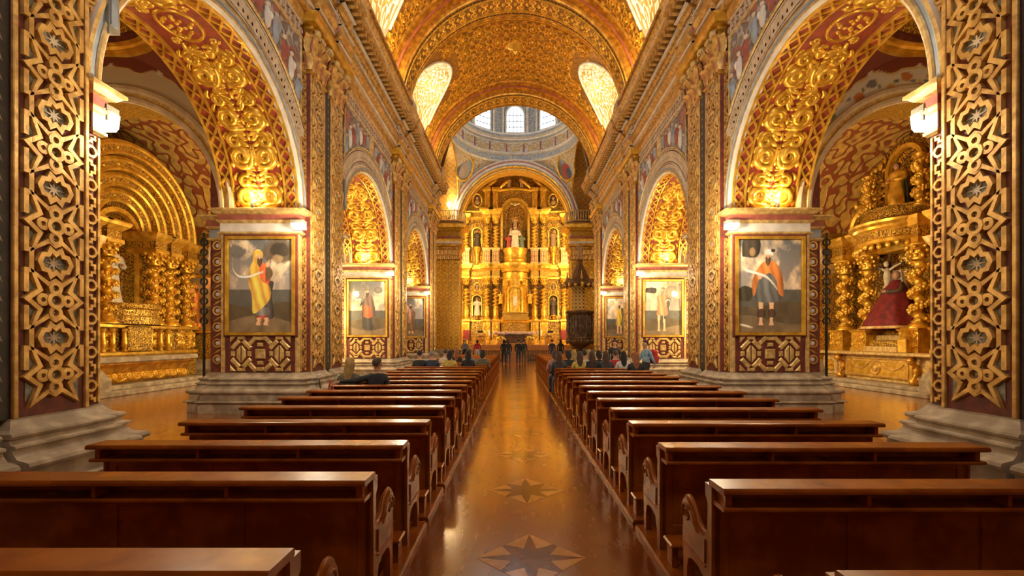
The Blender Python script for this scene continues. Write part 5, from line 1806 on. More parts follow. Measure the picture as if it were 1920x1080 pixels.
o = b.build('cloud_carving', [M['cloud']]); o.location = (0, YR + .1, 12.55)
tag(o, 'pale carved cloud of cherub heads below the seated niche figure', 'carving')

# ---------------------------------------------------------------- altar furniture
def thing(name, loc, label, cat, group=None):
    o = empty(name, loc)
    return tag(o, label, cat, None, group)
ZF = 1.26
t = thing('altar_table', (0, 42.0, ZF), 'stone altar table with dark carved front before the main altarpiece', 'altar')
MB().box(-1.75, 1.75, 41.7, 42.5, ZF, ZF + .12, 0, .02).build('plinth', [M['gold_deep']], t)
for s in (-1, 1):
    MB().box(s * .95, s * 1.6, 41.75, 42.45, ZF + .12, ZF + 1.05, 0, .03).build('support', [M['inlay_light']], t)
MB().box(-.95, .95, 41.85, 42.4, ZF + .12, ZF + 1.0, 0, .02).build('recess_panel', [M['dark_wood']], t)
MB().box(-.8, .8, 41.80, 41.9, ZF + .25, ZF + .85, 0, .03).build('carved_front', [M['relief_dark']], t)
MB().box(-1.95, 1.95, 41.6, 42.6, ZF + 1.05, ZF + 1.17, 0, .02).build('table_top', [M['inlay_light']], t)
b = MB()
def clf(u, w):
    x = -2.02 + 4.04 * u
    p = [(41.55, ZF + .95), (41.53, ZF + 1.16), (41.56, ZF + 1.185), (42.64, ZF + 1.185), (42.66, ZF + .95)]
    k = w * 4; i = min(int(k), 3); q = k - i
    y = p[i][0] * (1 - q) + p[i + 1][0] * q; z = p[i][1] * (1 - q) + p[i + 1][1] * q
    if w < .26: y += .02 * math.sin(x * 14); z -= .03 * math.sin(x * 5) * (1 - w * 4)
    return (x, y, z)
b.grid(60, 8, clf)
for s in (-1, 1):
    b.grid(8, 4, lambda u, w: (s * (2.02 + .02 * math.sin(u * 12)), 41.56 + 1.08 * u, ZF + 1.185 - .6 * w))
o = b.build('altar_cloth', [plain('pale_lace_cloth', (.72, .52, .46), (.60, .40, .34), .8, 0, 10, 60, .2)], None, (0, 42.0, ZF + 1.18))
tag(o, 'pale pink lace cloth hanging over the altar table', 'cloth')
for s in (-1, 1):
    t = thing('candle_stand', (s * 2.35, 41.6, ZF), 'tall white candle on a stand %s of the altar table' % SIDE[s], 'candle', 'altar candles')
    MB().lathe([(.16, 0), (.14, .04), (.04, .1), (.035, .6), (.07, .68), (.05, .72), (.09, .8)], 12, (s * 2.35, 41.6, ZF)).build('stand', [M['gold_deep']], t)
    MB().lathe([(.075, .8), (.075, 1.35), (0, 1.36)], 10, (s * 2.35, 41.6, ZF)).build('candle', [M['candle']], t)
    t = thing('flower_basket', (s * 1.28, 41.2, ZF), 'basket of yellow flowers in front of the altar table, %s of its middle' % SIDE[s], 'flowers', 'altar flowers')
    MB().lathe([(.18, 0), (.3, .25), (.34, .42), (.3, .42)], 14, (s * 1.28, 41.2, ZF)).build('basket', [M['gold_old']], t)
    b = MB(); rr = random.Random(5 + s)
    for i in range(70):
        a, d = rr.random() * 2 * PI, rr.random() ** .5
        b.ball((s * 1.28 + .42 * d * math.cos(a), 41.2 + .34 * d * math.sin(a), ZF + .45 + .26 * (1 - d * d) + rr.uniform(-.03, .03)), .06, 6, 4, 0 if i % 4 else 1)
    b.build('blossoms', [plain('yellow_petal', (.75, .48, .04), (.6, .3, .02), .7), M['robe_green']], t)['kind'] = 'stuff'
    t = thing('ambo_lectern', (s * 3.15, 40.9, ZF), 'square gilded lectern with sloping desk %s of the altar table' % SIDE[s], 'lectern', 'altar lecterns')
    MB().box(s * 3.15 - .5, s * 3.15 + .5, 40.75, 41.25, ZF, ZF + 1.05, 0, .03).build('body', [M['gold_old']], t)
    inst(MOT[2], 'front_relief', t, (s * 3.15, 40.745, ZF + .1), scale=(.75, .6, .95), world=True)
    MB().box(s * 3.15 - .24, s * 3.15 + .24, 40.85, 41.2, ZF + 1.05, ZF + 1.25, 0, .02).build('book_rest', [M['black']], t)
    t = thing('sanctuary_chair', (s * 4.5, 41.6, ZF), 'dark red armchair at the %s side of the altar platform' % SIDE[s], 'chair', 'sanctuary chairs')
    x = s * 4.5
    MB().box(x - .3, x + .3, 41.4, 41.95, ZF + .42, ZF + .52, 0, .03).build('seat', [M['velvet']], t)
    MB().box(x - .3, x + .3, 41.92, 42.0, ZF + .5, ZF + 1.35, 0, .03).build('backrest', [M['velvet']], t)
    lgm = MB().box(-.03, .03, -.03, .03, 0, .43, 0, .006).mesh('leg', [M['dark_wood']])
    for dx in (-.26, .26):
        for dy in (41.45, 41.93): inst(lgm, 'leg', t, (x + dx, dy, ZF), world=True)
        MB().box(x + dx - .03, x + dx + .03, 41.42, 41.95, ZF + .68, ZF + .73, 0, .01).build('armrest', [M['dark_wood']], t)
    t = thing('flower_vase', (s * 2.95, 39.9, ZF), 'slim vase of orange flowers in front of the %s lectern' % SIDE[s], 'vase', 'vases by the lecterns')
    MB().lathe([(.12, 0), (.05, .08), (.05, .4), (.13, .55), (.1, .62)], 12, (s * 2.95, 39.9, ZF)).build('vase', [M['gold']], t)
    b = MB()
    for i in range(30):
        a, d = rr.random() * 2 * PI, rr.random() ** .5
        b.ball((s * 2.95 + .28 * d * math.cos(a), 39.9 + .25 * d * math.sin(a), ZF + .72 + .16 * (1 - d)), .055, 6, 4, i % 2)
    b.build('blossoms', [plain('orange_petal', (.7, .28, .02), (.5, .18, .01), .7), M['robe_green']], t)['kind'] = 'stuff'
# communion rail
bal = MB().lathe([(.06, 0), (.06, .05), (.03, .1), (.065, .3), (.03, .5), (.05, .6), (.05, .66)], 8).mesh('baluster', [M['dark_wood']])
for s in (-1, 1):
    t = thing('communion_rail', (s * 3.2, 37.3, 0), 'dark wooden balustrade across the %s of the altar steps' % SIDE[s], 'rail', 'communion rails')
    MB().box(s * 1.0, s * 5.3, 37.15, 37.45, 0, .16, 0, .02).build('rail_base', [M['dark_wood']], t)
    MB().box(s * 1.0, s * 5.3, 37.15, 37.45, .81, .91, 0, .02).build('rail_top', [M['inlay_light']], t)
    for x in (1.08, 3.15, 5.2): MB().box(s * x - .08, s * x + .08, 37.2, 37.4, .16, .82, 0, .01).build('rail_post', [M['dark_wood']], t)
    for i in range(22):
        x = 1.3 + i * .178
        if abs(x - 3.15) > .12: inst(bal, 'baluster', t, (s * x, 37.3, .155), world=True)
# ---------------------------------------------------------------- pulpit
PX, PY = 5.15, 36.3
t = thing('pulpit', (PX, PY, 0), 'dark carved wooden pulpit with canopy against the right crossing pillar', 'pulpit')
def p8(prof, mats=None): return MB().lathe(prof, 8, (PX, PY, 0), PI / 8, 2 * PI + PI / 8, mats=mats, smooth=False)
p8([(.12, 0), (.5, .02), (.5, .2), (.2, .3), (.14, .7), (.25, 1.0), (.6, 1.2), (1.0, 1.45), (1.1, 1.6), (1.0, 1.75)]).build('bowl', [M['relief_dark']], t)
p8([(1.0, 1.75), (1.06, 1.8), (1.06, 1.95), (.98, 2.0), (.98, 3.65), (1.06, 3.7), (1.2, 3.85), (1.22, 3.95), (1.1, 4.0), (.9, 4.0)], [0, 0, 0, 1, 0, 0, 0, 0, 0]).build('body', [M['dark_wood'], M['relief_dark']], t)
for k in range(8):
    a = -PI / 2 + k * PI / 4
    inst(MOTD, 'carved_panel', t, (PX + .93 * math.cos(a), PY + .93 * math.sin(a), 2.1), (0, 0, a + PI / 2), (.5, 1, 1.6), world=True)
    a2 = a + PI / 8
    MB().lathe([(.09, 2.0), (.06, 2.15), (.1, 2.6), (.06, 3.3), (.09, 3.5), (.1, 3.66)], 8, (PX + 1.03 * math.cos(a2), PY + 1.03 * math.sin(a2), 0)).build('corner_column', [M['dark_wood']], t)
for k in range(12):
    a = 2 * PI * k / 12
    MB().ball((PX + 1.0 * math.cos(a), PY + 1.0 * math.sin(a), 1.6), (.14, .14, .22), 8, 6).build('carved_drop', [M['dark_wood']], t)
MB().box(PX - .5, PX + .5, PY + .75, PY + 2.2, 3.6, 6.6, 0, .03).build('back_board', [M['lattice']], t)
p8([(.2, 6.15), (1.1, 6.1), (1.35, 6.0), (1.4, 6.1), (1.3, 6.35), (1.15, 6.5), (.8, 6.65), (.62, 6.9), (.5, 7.2), (.3, 7.6), (.2, 7.9), (.25, 8.0), (.12, 8.1)]).build('canopy', [M['relief_dark']], t)
for k in range(16):
    a = 2 * PI * k / 16
    MB().ball((PX + 1.28 * math.cos(a), PY + 1.28 * math.sin(a), 6.02), (.12, .12, .2), 8, 6).build('canopy_drop', [M['gold_old']], t)
for k in range(8):
    a = 2 * PI * k / 8
    MB().lathe([(.1, 6.4), (.14, 6.5), (.06, 6.8), (.02, 7.1)], 7, (PX + 1.0 * math.cos(a), PY + 1.0 * math.sin(a), 0)).build('finial', [M['gold_old']], t)
st = statue('pulpit_figure', (PX, PY, 8.1), 1.3, 'robe_tan', 'small carved figure standing on top of the pulpit canopy', arms=2)

# ---------------------------------------------------------------- side altars (built facing -y, then turned)
SCOL = column_mesh(2.3, .27, 5.0, 0.0, True, 4, .10, .16)
SCOLL = column_mesh(2.5, .24, 3.5, 0.0, True)
SCAP = capital_mesh(.25)
def shell(b, x0, x1, z0, z1, y, mat):
    b.add([(x0, y, z0), (x1, y, z0), (x1, y, z1), (x0, y, z1)], [(0, 1, 2, 3)], mat)
def side_altar_left():
    r = empty('side_altar', (0, 0, 0))
    P = lambda b, nm, m: b.build(nm, m if isinstance(m, list) else [M[m]], r)
    P(MB().box(-2.9, 2.9, -.75, 1.5, 0, .16, 0, .02), 'step', 'stone')
    P(MB().box(-2.7, 2.7, -.45, 1.5, .16, .30, 0, .02), 'step', 'stone')
    P(MB().box(-2.95, 2.95, .25, 1.9, .3, 1.22, 0, .02), 'altar_base', 'relief_fine')
    b = MB().prism([(.2, .3), (-.02, .32), (-.06, .45), (-.02, .6), (-.16, .85), (-.3, .95), (-.3, 1.0), (.2, 1.0)][::-1], -2.0, 2.0, 'x')
    P(b, 'altar_sarcophagus', 'gold_deep')
    for k in range(7):
        inst(MOT[k % 3], 'scroll_relief', r, (-1.65 + k * .55, -.09, .38), (-.32, 0, 0), (.52, 1, .6))
    P(MB().box(-2.15, 2.15, -.38, .5, 1.0, 1.18, 0, .03), 'altar_slab', 'stone')
    P(MB().box(-3.0, 3.0, .2, 1.9, 1.2, 1.34, 0, .03), 'gradine_ledge', 'gold')
    P(MB().box(-2.95, 2.95, .35, 1.9, 1.34, 2.15, 0, .02), 'gradine', 'relief')
    for k in range(5):
        inst(MOT[k % 3], 'scroll_relief', r, (-2.5 + k * 1.25, .345, 1.4), (0, 0, 0), (.95, 1, .8))
    P(MB().box(-3.05, 3.05, .2, 1.9, 2.12, 2.26, 0, .03), 'gradine_cornice', 'gold')
    for s in (-1, 1):                         # little tabernacle temples
        for x in (.55, 1.0, 1.35):
            P(MB().lathe([(.09, 1.34), (.05, 1.42), (.08, 1.6), (.05, 1.95), (.09, 2.1)], 10, (s * x, .2, 0)), 'small_column', 'gold')
    P(MB().box(-.5, .5, .1, .4, 1.34, 2.2, 0, .03), 'tabernacle', 'relief_fine')
    # wall with niches
    b = MB(); arch_wall(b, -2.0, 2.0, 2.2, 8.2, 0, 3.0, 5.35, .8, 1.0, 0); niche_surf(b, 0, 1.0, 3.0, 5.35, .8, .8, 1)
    P(b, 'niche_wall', [M['relief'], M['relief_fine']])
    b = MB(); arch_frame(b, 0, 2.95, 5.35, .88, 1.0, .2, .16); P(b, 'niche_frame', 'gold')
    P(MB().lathe([(1.25, 2.26), (1.25, 2.5), (1.15, 2.55), (1.15, 2.75), (1.25, 2.8), (1.28, 2.95), (0, 2.96)], 24, (0, 1.0, 0), PI, 2 * PI), 'niche_shelf', 'relief_fine')
    for s in (-1, 1):
        b = MB(); arch_wall(b, s * 2.35 - .75, s * 2.35 + .75, 2.2, 8.0, s * 2.3, 2.55, 4.1, .34, .95, 0); niche_surf(b, s * 2.3, .95, 2.55, 4.1, .34, .4, 1)
        P(b, 'niche_wall', [M['relief'], M['gold_deep']])
        b = MB(); arch_frame(b, s * 2.3, 2.5, 4.1, .38, .95, .1, .1); P(b, 'niche_frame', 'gold')
        for x in (.98, 1.72, 2.85):
            yy = .42 if x < 2 else .6
            c = inst(SCOL, 'twisted_column', r, (s * x, yy, 2.26), scale=(1, 1, 1.05))
            inst(SCAP, 'column_capital', c, (0, 0, 2.07), scale=(.95, .95, .9))
            P(MB().loft([(s * x - .27, yy - .27), (s * x + .27, yy - .27), (s * x + .27, 1.2), (s * x - .27, 1.2)], [(0, 4.85), (.05, 4.9), (.05, 5.02), (.0, 5.05), (.0, 5.3), (.08, 5.38), (.16, 5.46), (.2, 5.55), (.2, 5.6)], [0, 0, 0, 1, 0, 0, 0, 0]), 'entablature_block', [M['gold'], M['relief_fine']])
    P(MB().loft([(-3.0, .75), (-.9, .75), (-.9, 1.3), (-3.0, 1.3)], [(0, 4.85), (.05, 4.9), (.05, 5.02), (.0, 5.05), (.0, 5.3), (.08, 5.38), (.16, 5.46), (.2, 5.55), (.2, 5.6)], [0, 0, 0, 1, 0, 0, 0, 0]), 'entablature', [M['gold'], M['relief_fine']])
    P(MB().loft([(.9, .75), (3.0, .75), (3.0, 1.3), (.9, 1.3)], [(0, 4.85), (.05, 4.9), (.05, 5.02), (.0, 5.05), (.0, 5.3), (.08, 5.38), (.16, 5.46), (.2, 5.55), (.2, 5.6)], [0, 0, 0, 1, 0, 0, 0, 0]), 'entablature', [M['gold'], M['relief_fine']])
    for R, y0, y1 in ((2.85, .15, .7), (2.35, .35, .85), (1.85, .55, 1.0), (1.35, .75, 1.1)):
        b = MB().lathe([(R, y1), (R + .02, y0 + .1), (R - .02, y0), (R - .12, y0 - .04), (R - .18, y0), (R - .34, y0 + .03), (R - .4, y0), (R - .46, y0 + .04), (R - .5, y1)], 40, (0, 0, 5.6), 0, PI, 'y', mats=[1, 0, 0, 0, 1, 0, 0, 1])
        o = P(b, 'gilded_arch', [M['gold'], M['relief_fine']])
        n = int(R * 5)
        bb = MB()
        for i in range(n):
            a = PI * (i + .5) / n
            bb.ball(((R - .25) * math.cos(a), y0 + .02, 5.6 + (R - .25) * math.sin(a)), (.07, .05, .07), 6, 4)
        bb.build('arch_beads', [M['gold']], o)
    P(MB().box(-3.0, 3.0, 1.35, 1.9, 2.2, 8.3), 'backing', 'relief')
    return r
def side_altar_right():
    r = empty('side_altar', (0, 0, 0))
    P = lambda b, nm, m: b.build(nm, m if isinstance(m, list) else [M[m]], r)
    P(MB().box(-2.9, 2.9, -.8, 1.5, 0, .14, 0, .02), 'step', 'stone')
    P(MB().box(-2.7, 2.7, -.55, 1.5, .14, .26, 0, .02), 'step', 'stone')
    P(MB().box(-2.8, 2.8, .05, 1.9, .26, 1.18, 0, .02), 'altar_base', 'gold_pale')
    P(MB().box(-1.5, 1.5, -.02, .1, .38, 1.05, 0, .02), 'altar_front', 'gold')
    b = MB(); mp = lambda u, v, h: (u, -.02 - h, v)
    b.strap([(-1.35, .45), (1.35, .45), (1.35, .98), (-1.35, .98)], .05, .03, mp, True)
    ov = circ(0, .72, .2, 14, ry=.22); b.stroke(ov + [ov[0]], .035, mp); b.blob(0, .72, .1, .13, .06, mp)
    for s in (-1, 1): b.stroke(smooth_pts([(s * 1.2, .9), (s * .9, .72), (s * .6, .7), (s * .3, .88)], 4), .03, mp)
    P(b, 'altar_garland', 'gold_old')
    for s in (-1, 1):
        p = smooth_pts([(0, .27), (-.12, .4), (-.02, .62), (.05, .8), (-.1, .95), (-.18, 1.08), (-.05, 1.15)], 3)
        b = MB().tube([(s * 1.65, .0 + y, z) for y, z in p], [.10 + .05 * math.sin(i) for i in range(len(p))], 8); P(b, 'scroll_leg', 'gold_deep')
        P(MB().box(s * 1.95, s * 2.75, -.02, .1, .36, 1.08, 0, .02), 'side_door', 'gold_pale')
        inst(MOT[0], 'door_relief', r, (s * 2.35, -.03, .5), (0, 0, 0), (.45, 1, .5))
    P(MB().box(-2.9, 2.9, -.25, 1.9, 1.18, 1.3, 0, .03), 'altar_slab', 'gold_pale')
    for x in (-2.3, -1.1, 1.1, 2.3):
        o = P(MB().loft([(x - .36, .2), (x + .36, .2), (x + .36, 1.2), (x - .36, 1.2)], [(.04, 1.3), (.04, 1.4), (0, 1.45), (0, 1.98), (.06, 2.05), (.08, 2.12)]), 'column_pedestal', 'gold')
        inst(MOT[1], 'scroll_relief', o, (x, .195, 1.46), (0, 0, 0), (.62, 1, .6))
        c = inst(SCOLL, 'twisted_column', r, (x, .55, 2.12))
        inst(SCAP, 'column_capital', c, (0, 0, 2.25))
        P(MB().loft([(x - .3, .25), (x + .3, .25), (x + .3, 1.2), (x - .3, 1.2)], [(0, 4.9), (.04, 4.94), (.04, 5.1), (0, 5.14), (0, 5.45), (.08, 5.5), (.14, 5.6), (.2, 5.7), (.22, 5.8)], [0, 0, 0, 1, 0, 0, 0, 0]), 'entablature_block', [M['gold'], M['relief_fine']])
        if abs(x) < 2:
            c = inst(SCOLL, 'twisted_column', r, (x, .6, 6.15), scale=(.85, .85, .8))
    for k in range(4):                         # gradine steps under the statue
        P(MB().box(-.75, .75, .1 + k * .22, 1.3, 1.3 + k * .2, 1.5 + k * .2, 0, .02), 'gradine_step', 'relief_fine' if k % 2 else 'gold_pale')
    b = MB(); b.box(.95, 1.3, -.05, .3, 1.3, 1.75, 0, .02); b.lathe([(.16, 1.75), (.18, 1.85), (.1, 2.0), (.02, 2.1)], 12, (1.12, .12, 0)); P(b, 'tabernacle', 'gold')
    b = MB(); arch_wall(b, -2.9, 2.9, 1.3, 9.0, 0, 2.0, 4.6, .85, 1.15, 0); niche_surf(b, 0, 1.15, 2.0, 4.6, .85, .6, 1)
    P(b, 'niche_wall', [M['relief'], M['relief_fine']])
    # bowed canopy entablature with scalloped fringe
    cv = MB().lathe([(1.35, 5.05), (1.42, 5.1), (1.42, 5.2), (1.36, 5.25), (1.36, 5.5), (1.46, 5.58), (1.5, 5.66), (1.6, 5.74), (1.62, 5.82), (0.2, 5.84)], 30, (0, 1.0, 0), PI, 2 * PI, mats=[0, 0, 0, 1, 0, 0, 0, 0, 0])
    P(cv, 'bowed_canopy', [M['gold'], M['relief_fine']])
    b = MB()
    for i in range(17):
        a = PI + PI * (i + .5) / 17
        b.ball((1.38 * math.cos(a), 1.0 + 1.38 * math.sin(a), 5.03 - .08 * abs(math.sin(i * PI / 4))), (.09, .09, .12), 6, 4)
    P(b, 'canopy_fringe', 'gold')
    P(MB().loft([(-2.95, .7), (2.95, .7), (2.95, 1.3), (-2.95, 1.3)], [(0, 4.9), (.04, 4.94), (.04, 5.1), (0, 5.14), (0, 5.45), (.08, 5.5), (.14, 5.6), (.2, 5.7), (.22, 5.8)], [0, 0, 0, 1, 0, 0, 0, 0]), 'entablature', [M['gold'], M['relief_fine']])
    # upper storey
    P(MB().lathe([(1.25, 5.84), (1.28, 5.9), (1.18, 5.95), (1.18, 6.2), (1.28, 6.26), (1.28, 6.32), (0, 6.33)], 26, (0, 1.0, 0), PI, 2 * PI), 'balcony_front', 'relief_fine')
    b = MB(); arch_frame(b, 0, 6.3, 7.9, .72, 1.12, .18, .16); P(b, 'upper_niche_frame', 'gold')
    b = MB(); rr = random.Random(2)
    for i in range(120):
        s = 1 if i % 2 else -1
        b.ball((s * rr.uniform(.8, 2.6), 1.1, rr.uniform(6.0, 8.6)), (rr.uniform(.06, .13), .08, rr.uniform(.06, .16)), 6, 4)
    P(b, 'carved_foliage', 'gold')
    for s in (-1, 1):
        P(MB().lathe([(1.0, .1), (1.05, -.02), (.9, -.06), (.8, 0), (.8, .1)], 20, (s * 1.75, 1.05, 6.1), 0 if s > 0 else PI / 2, PI / 2 if s > 0 else PI, 'y'), 'scroll_arch', 'gold')
    P(MB().box(-3.0, 3.0, 1.8, 2.0, 1.3, 9.0), 'backing', 'relief')
    return r
AL, AR = (-12.85, 15.75), (12.85, 16.2)
sl = side_altar_left(); sl.location = (AL[0], AL[1], 0); sl.rotation_euler = (0, 0, PI / 2)
tag(sl, 'gilded side altar with concentric arches and twisted columns in the left aisle', 'altarpiece')
sr = side_altar_right(); sr.location = (AR[0], AR[1], 0); sr.rotation_euler = (0, 0, -PI / 2)
tag(sr, 'gilded side altar with bowed canopy and leafy columns in the right aisle', 'altarpiece')
def at_left(lx, ly, z): return (AL[0] - ly, AL[1] + lx, z)
def at_right(lx, ly, z): return (AR[0] + ly, AR[1] - lx, z)
o = statue('saint_statue', at_left(0, 1.2, 2.96), 2.2, 'robe_white', 'statue in white and blue standing in the tall niche of the left side altar', mantle='robe_blue'); o.rotation_euler.z = PI / 2
for s in (1, -1):
    o = statue('saint_statue', at_left(s * 2.3, 1.0, 2.55), 1.3, 'robe_blue', 'small blue robed statue in the %s niche of the left side altar' % ('far' if s > 0 else 'near'), mantle='robe_white'); o.rotation_euler.z = PI / 2
# mourning Virgin with wide velvet mantle, crucifix beside her
r = thing('virgin_statue', at_right(0, .75, 2.1), 'seated mourning statue in a wide crimson velvet mantle on the right side altar', 'statue')
def vel(u, t):
    a = 2 * PI * u
    z = 1.75 * t
    rad = .78 * (1 - t) ** .8 + .17
    f = 1 + .07 * math.sin(a * 8 + t * 3) * (1 - t)
    return (rad * f * math.cos(a), rad * .8 * f * math.sin(a) - .25 * (1 - t), z)
o = MB().grid(40, 16, vel).mesh('mantle', [M['velvet']]); inst(o, 'mantle', r)
def veil(u, t):
    a = PI * (-.12 + 1.24 * u)
    z = 2.12 - 1.55 * t
    rad = .16 + .36 * t
    return (rad * math.cos(a) * (1 + .05 * math.sin(u * 40)), rad * .8 * math.sin(a) + .02, z)
o = MB().grid(30, 12, veil).mesh('veil', [M['robe_white']]); inst(o, 'veil', r)
b = MB().ball((0, -.02, 1.93), (.115, .13, .16), 12, 8, 0); b.ball((0, -.15, 1.91), (.02, .03, .03), 6, 4, 0)
for s in (-1, 1): b.ball((s * .05, -.44, 1.35), (.05, .07, .06), 8, 6, 0)
inst(b.mesh('head_and_hands', [M['skin']]), 'head_and_hands', r)
b = MB()
for s in (-1, 1): b.tube(smooth_pts([(s * .2, -.02, 1.62), (s * .36, -.2, 1.35), (s * .06, -.42, 1.33)], 4), .085, 8)
inst(b.mesh('sleeves', [M['robe_dark']]), 'sleeves', r)
b = MB()
b.grid(40, 3, lambda u, w: tuple(q * 1.012 if i < 2 else q for i, q in enumerate(vel(u, .015 + .05 * w))))
inst(b.mesh('gold_embroidery', [M['gold_pale']]), 'gold_embroidery', r)
r.rotation_euler.z = -PI / 2
r = thing('crucifix', at_right(-.62, .95, 2.1), 'pale carved crucifix standing behind the velvet clad statue', 'crucifix')
inst(MB().box(-.05, .05, .04, .1, 0, 2.9).box(-.6, .6, .04, .1, 2.3, 2.42).mesh('cross', [M['dark_wood']]), 'cross', r)
b = MB()
b.tube(smooth_pts([(0, -.02, .75), (0, -.06, 1.1), (.02, -.05, 1.5), (0, -.03, 1.7), (0, -.04, 2.05), (0, -.04, 2.28)], 3), [.05, .055, .06, .07, .08, .085, .10, .11, .10, .10, .11, .13, .12, .10, .05, .05], 10)
for s in (-1, 1): b.tube([(s * .1, -.03, 2.2), (s * .3, -.01, 2.3), (s * .56, 0, 2.38)], [.05, .04, .03], 7)
b.ball((.03, -.1, 2.42), (.08, .09, .11), 10, 7)
inst(b.mesh('corpus', [M['robe_white']], needuv=False), 'corpus', r)
inst(MB().lathe([(.12, 1.35), (.15, 1.45), (.13, 1.62)], 12, (0, -.04, 0)).mesh('loincloth', [M['gold_pale']]), 'loincloth', r)
r.rotation_euler.z = -PI / 2
o = statue('saint_statue', at_right(0, .75, 6.34), 1.7, 'gold', 'gilded seated figure in the upper storey of the right side altar', mantle='robe_green', seat=True); o.rotation_euler.z = -PI / 2
# ---------------------------------------------------------------- paintings on the pillars
def fbm(h, w, seed, base=4, octv=5):
    r = np.random.RandomState(seed)
    out = np.zeros((h, w)); amp = 1.0; tot = 0
    for o in range(octv):
        n = base * 2 ** o
        g = r.rand(n + 2, n + 2)
        y = np.linspace(0, n, h, endpoint=False); x = np.linspace(0, n, w, endpoint=False)
        yi, xi = y.astype(int), x.astype(int)
        fy, fx = (y - yi)[:, None], (x - xi)[None, :]
        fy, fx = fy * fy * (3 - 2 * fy), fx * fx * (3 - 2 * fx)
        a = g[np.ix_(yi, xi)] * (1 - fx) + g[np.ix_(yi, xi + 1)] * fx
        b = g[np.ix_(yi + 1, xi)] * (1 - fx) + g[np.ix_(yi + 1, xi + 1)] * fx
        out += amp * (a * (1 - fy) + b * fy); tot += amp; amp *= .55
    return out / tot
class Canvas:
    def __init__(s, w, h, seed):
        s.w, s.h = w, h
        s.U, s.V = np.meshgrid(np.linspace(0, 1, w), np.linspace(0, 1, h))
        s.n = fbm(h, w, seed); s.n2 = fbm(h, w, seed + 9, 8)
        c = np.zeros((h, w, 3))
        sky = np.clip((s.V - .3) / .7, 0, 1)
        cl = np.clip((s.n - .44) * 6.0, 0, 1)
        base = np.array((.13, .135, .14)) * (1 - sky[..., None] * .25) + np.array((.14, .09, .05)) * (1 - sky[..., None])
        c[:] = base
        c = c * (1 - cl[..., None]) + cl[..., None] * (np.array((.55, .42, .28)) * (.25 + 1.3 * s.n2[..., None]))
        g = s.V < .30 + .03 * np.sin(s.U * 5 + seed)
        sea = s.V < .46
        c[sea] = (np.array((.075, .07, .06)) * (.5 + s.n2[..., None]))[sea]
        c[g] = (np.array((.085, .06, .032)) * (.35 + 1.2 * s.n[..., None]))[g]
        rk = (s.V < .13 + .05 * np.sin(s.U * 4 + seed * 2))
        c[rk] = (np.array((.16, .11, .06)) * (.4 + 1.0 * s.n2[..., None]))[rk]
        s.c = c
    def inside(s, poly, smooth=True):
        if smooth: poly = smooth_pts(list(poly) + [poly[0]], 5)
        ins = np.zeros(s.U.shape, bool)
        n = len(poly)
        for i in range(n):
            x0, y0 = poly[i - 1]; x1, y1 = poly[i]
            if y0 == y1: continue
            cond = ((y0 > s.V) != (y1 > s.V)) & (s.U < (x1 - x0) * (s.V - y0) / (y1 - y0) + x0)
            ins ^= cond
        return ins
    def fill(s, poly, col, fold=0.35, ang=.15, fr=46, smooth=True, lit=.0):
        m = s.inside(poly, smooth)
        us = [p[0] for p in poly]; u0, u1 = min(us), max(us)
        x = (s.U - u0) / max(u1 - u0, .01)
        sh = .62 + .62 * np.sin(np.clip(x * 1.05 + lit, 0, 1) * PI) ** .8
        sh = sh * (1 + fold * np.sin((s.U + ang * s.V) * fr + 5 * s.n) * .7) * (.85 + .3 * s.n2)
        s.c[m] = (np.array(col) * sh[..., None])[m]
    def ell(s, cu, cv, ru, rv, col, soft=False):
        m = ((s.U - cu) / ru) ** 2 + ((s.V - cv) / rv) ** 2
        k = m < 1
        sh = .75 + .45 * (1 - m) + .15 * (s.n2 - .5)
        s.c[k] = (np.array(col) * np.clip(sh, .3, 1.3)[..., None])[k]
    def haze(s, cu, cv, ru, rv, col):
        m = ((s.U - cu) / ru) ** 2 + ((s.V - cv) / rv) ** 2 + (s.n - .5) * 3.0
        a = np.clip((1.15 - m) * 2.2, 0, 1)[..., None]
        s.c = s.c * (1 - a) + a * np.array(col) * (.4 + 1.3 * s.n2[..., None])
SK = (.52, .29, .16)
def legs(c, x, top, col=SK, sep=.06):
    for d in (-1, 1):
        c.fill([(x + d * sep - .04, top), (x + d * sep + .04, top), (x + d * sep + .035, top - .10), (x + d * sep + .025, .11), (x + d * sep + .05, .075), (x + d * sep - .05, .075), (x + d * sep - .025, .12)], col, .05)
def head(c, x, y, beard, k=1.0):
    c.ell(x, y, .047 * k, .045 * k, SK)
    if beard: c.fill([(x - .04 * k, y - .005), (x + .04 * k, y - .005), (x + .035 * k, y - .06 * k), (x, y - .10 * k), (x - .035 * k, y - .06 * k)], beard, .3, 0, 120)
    for d in (-1, 1): c.ell(x + d * .016 * k, y + .006, .008 * k, .005 * k, (.05, .03, .02))
    c.fill([(x - .004, y + .005), (x + .006, y + .004), (x + .008, y - .014), (x - .006, y - .014)], (.60, .36, .22), 0)
def band(c, pts, w, col=(.62, .55, .43)):
    p = smooth_pts(pts, 5)
    up = [(a, b + w) for a, b in p]; dn = [(a, b - w) for a, b in p]
    c.fill(up + dn[::-1], col, .1, smooth=False)
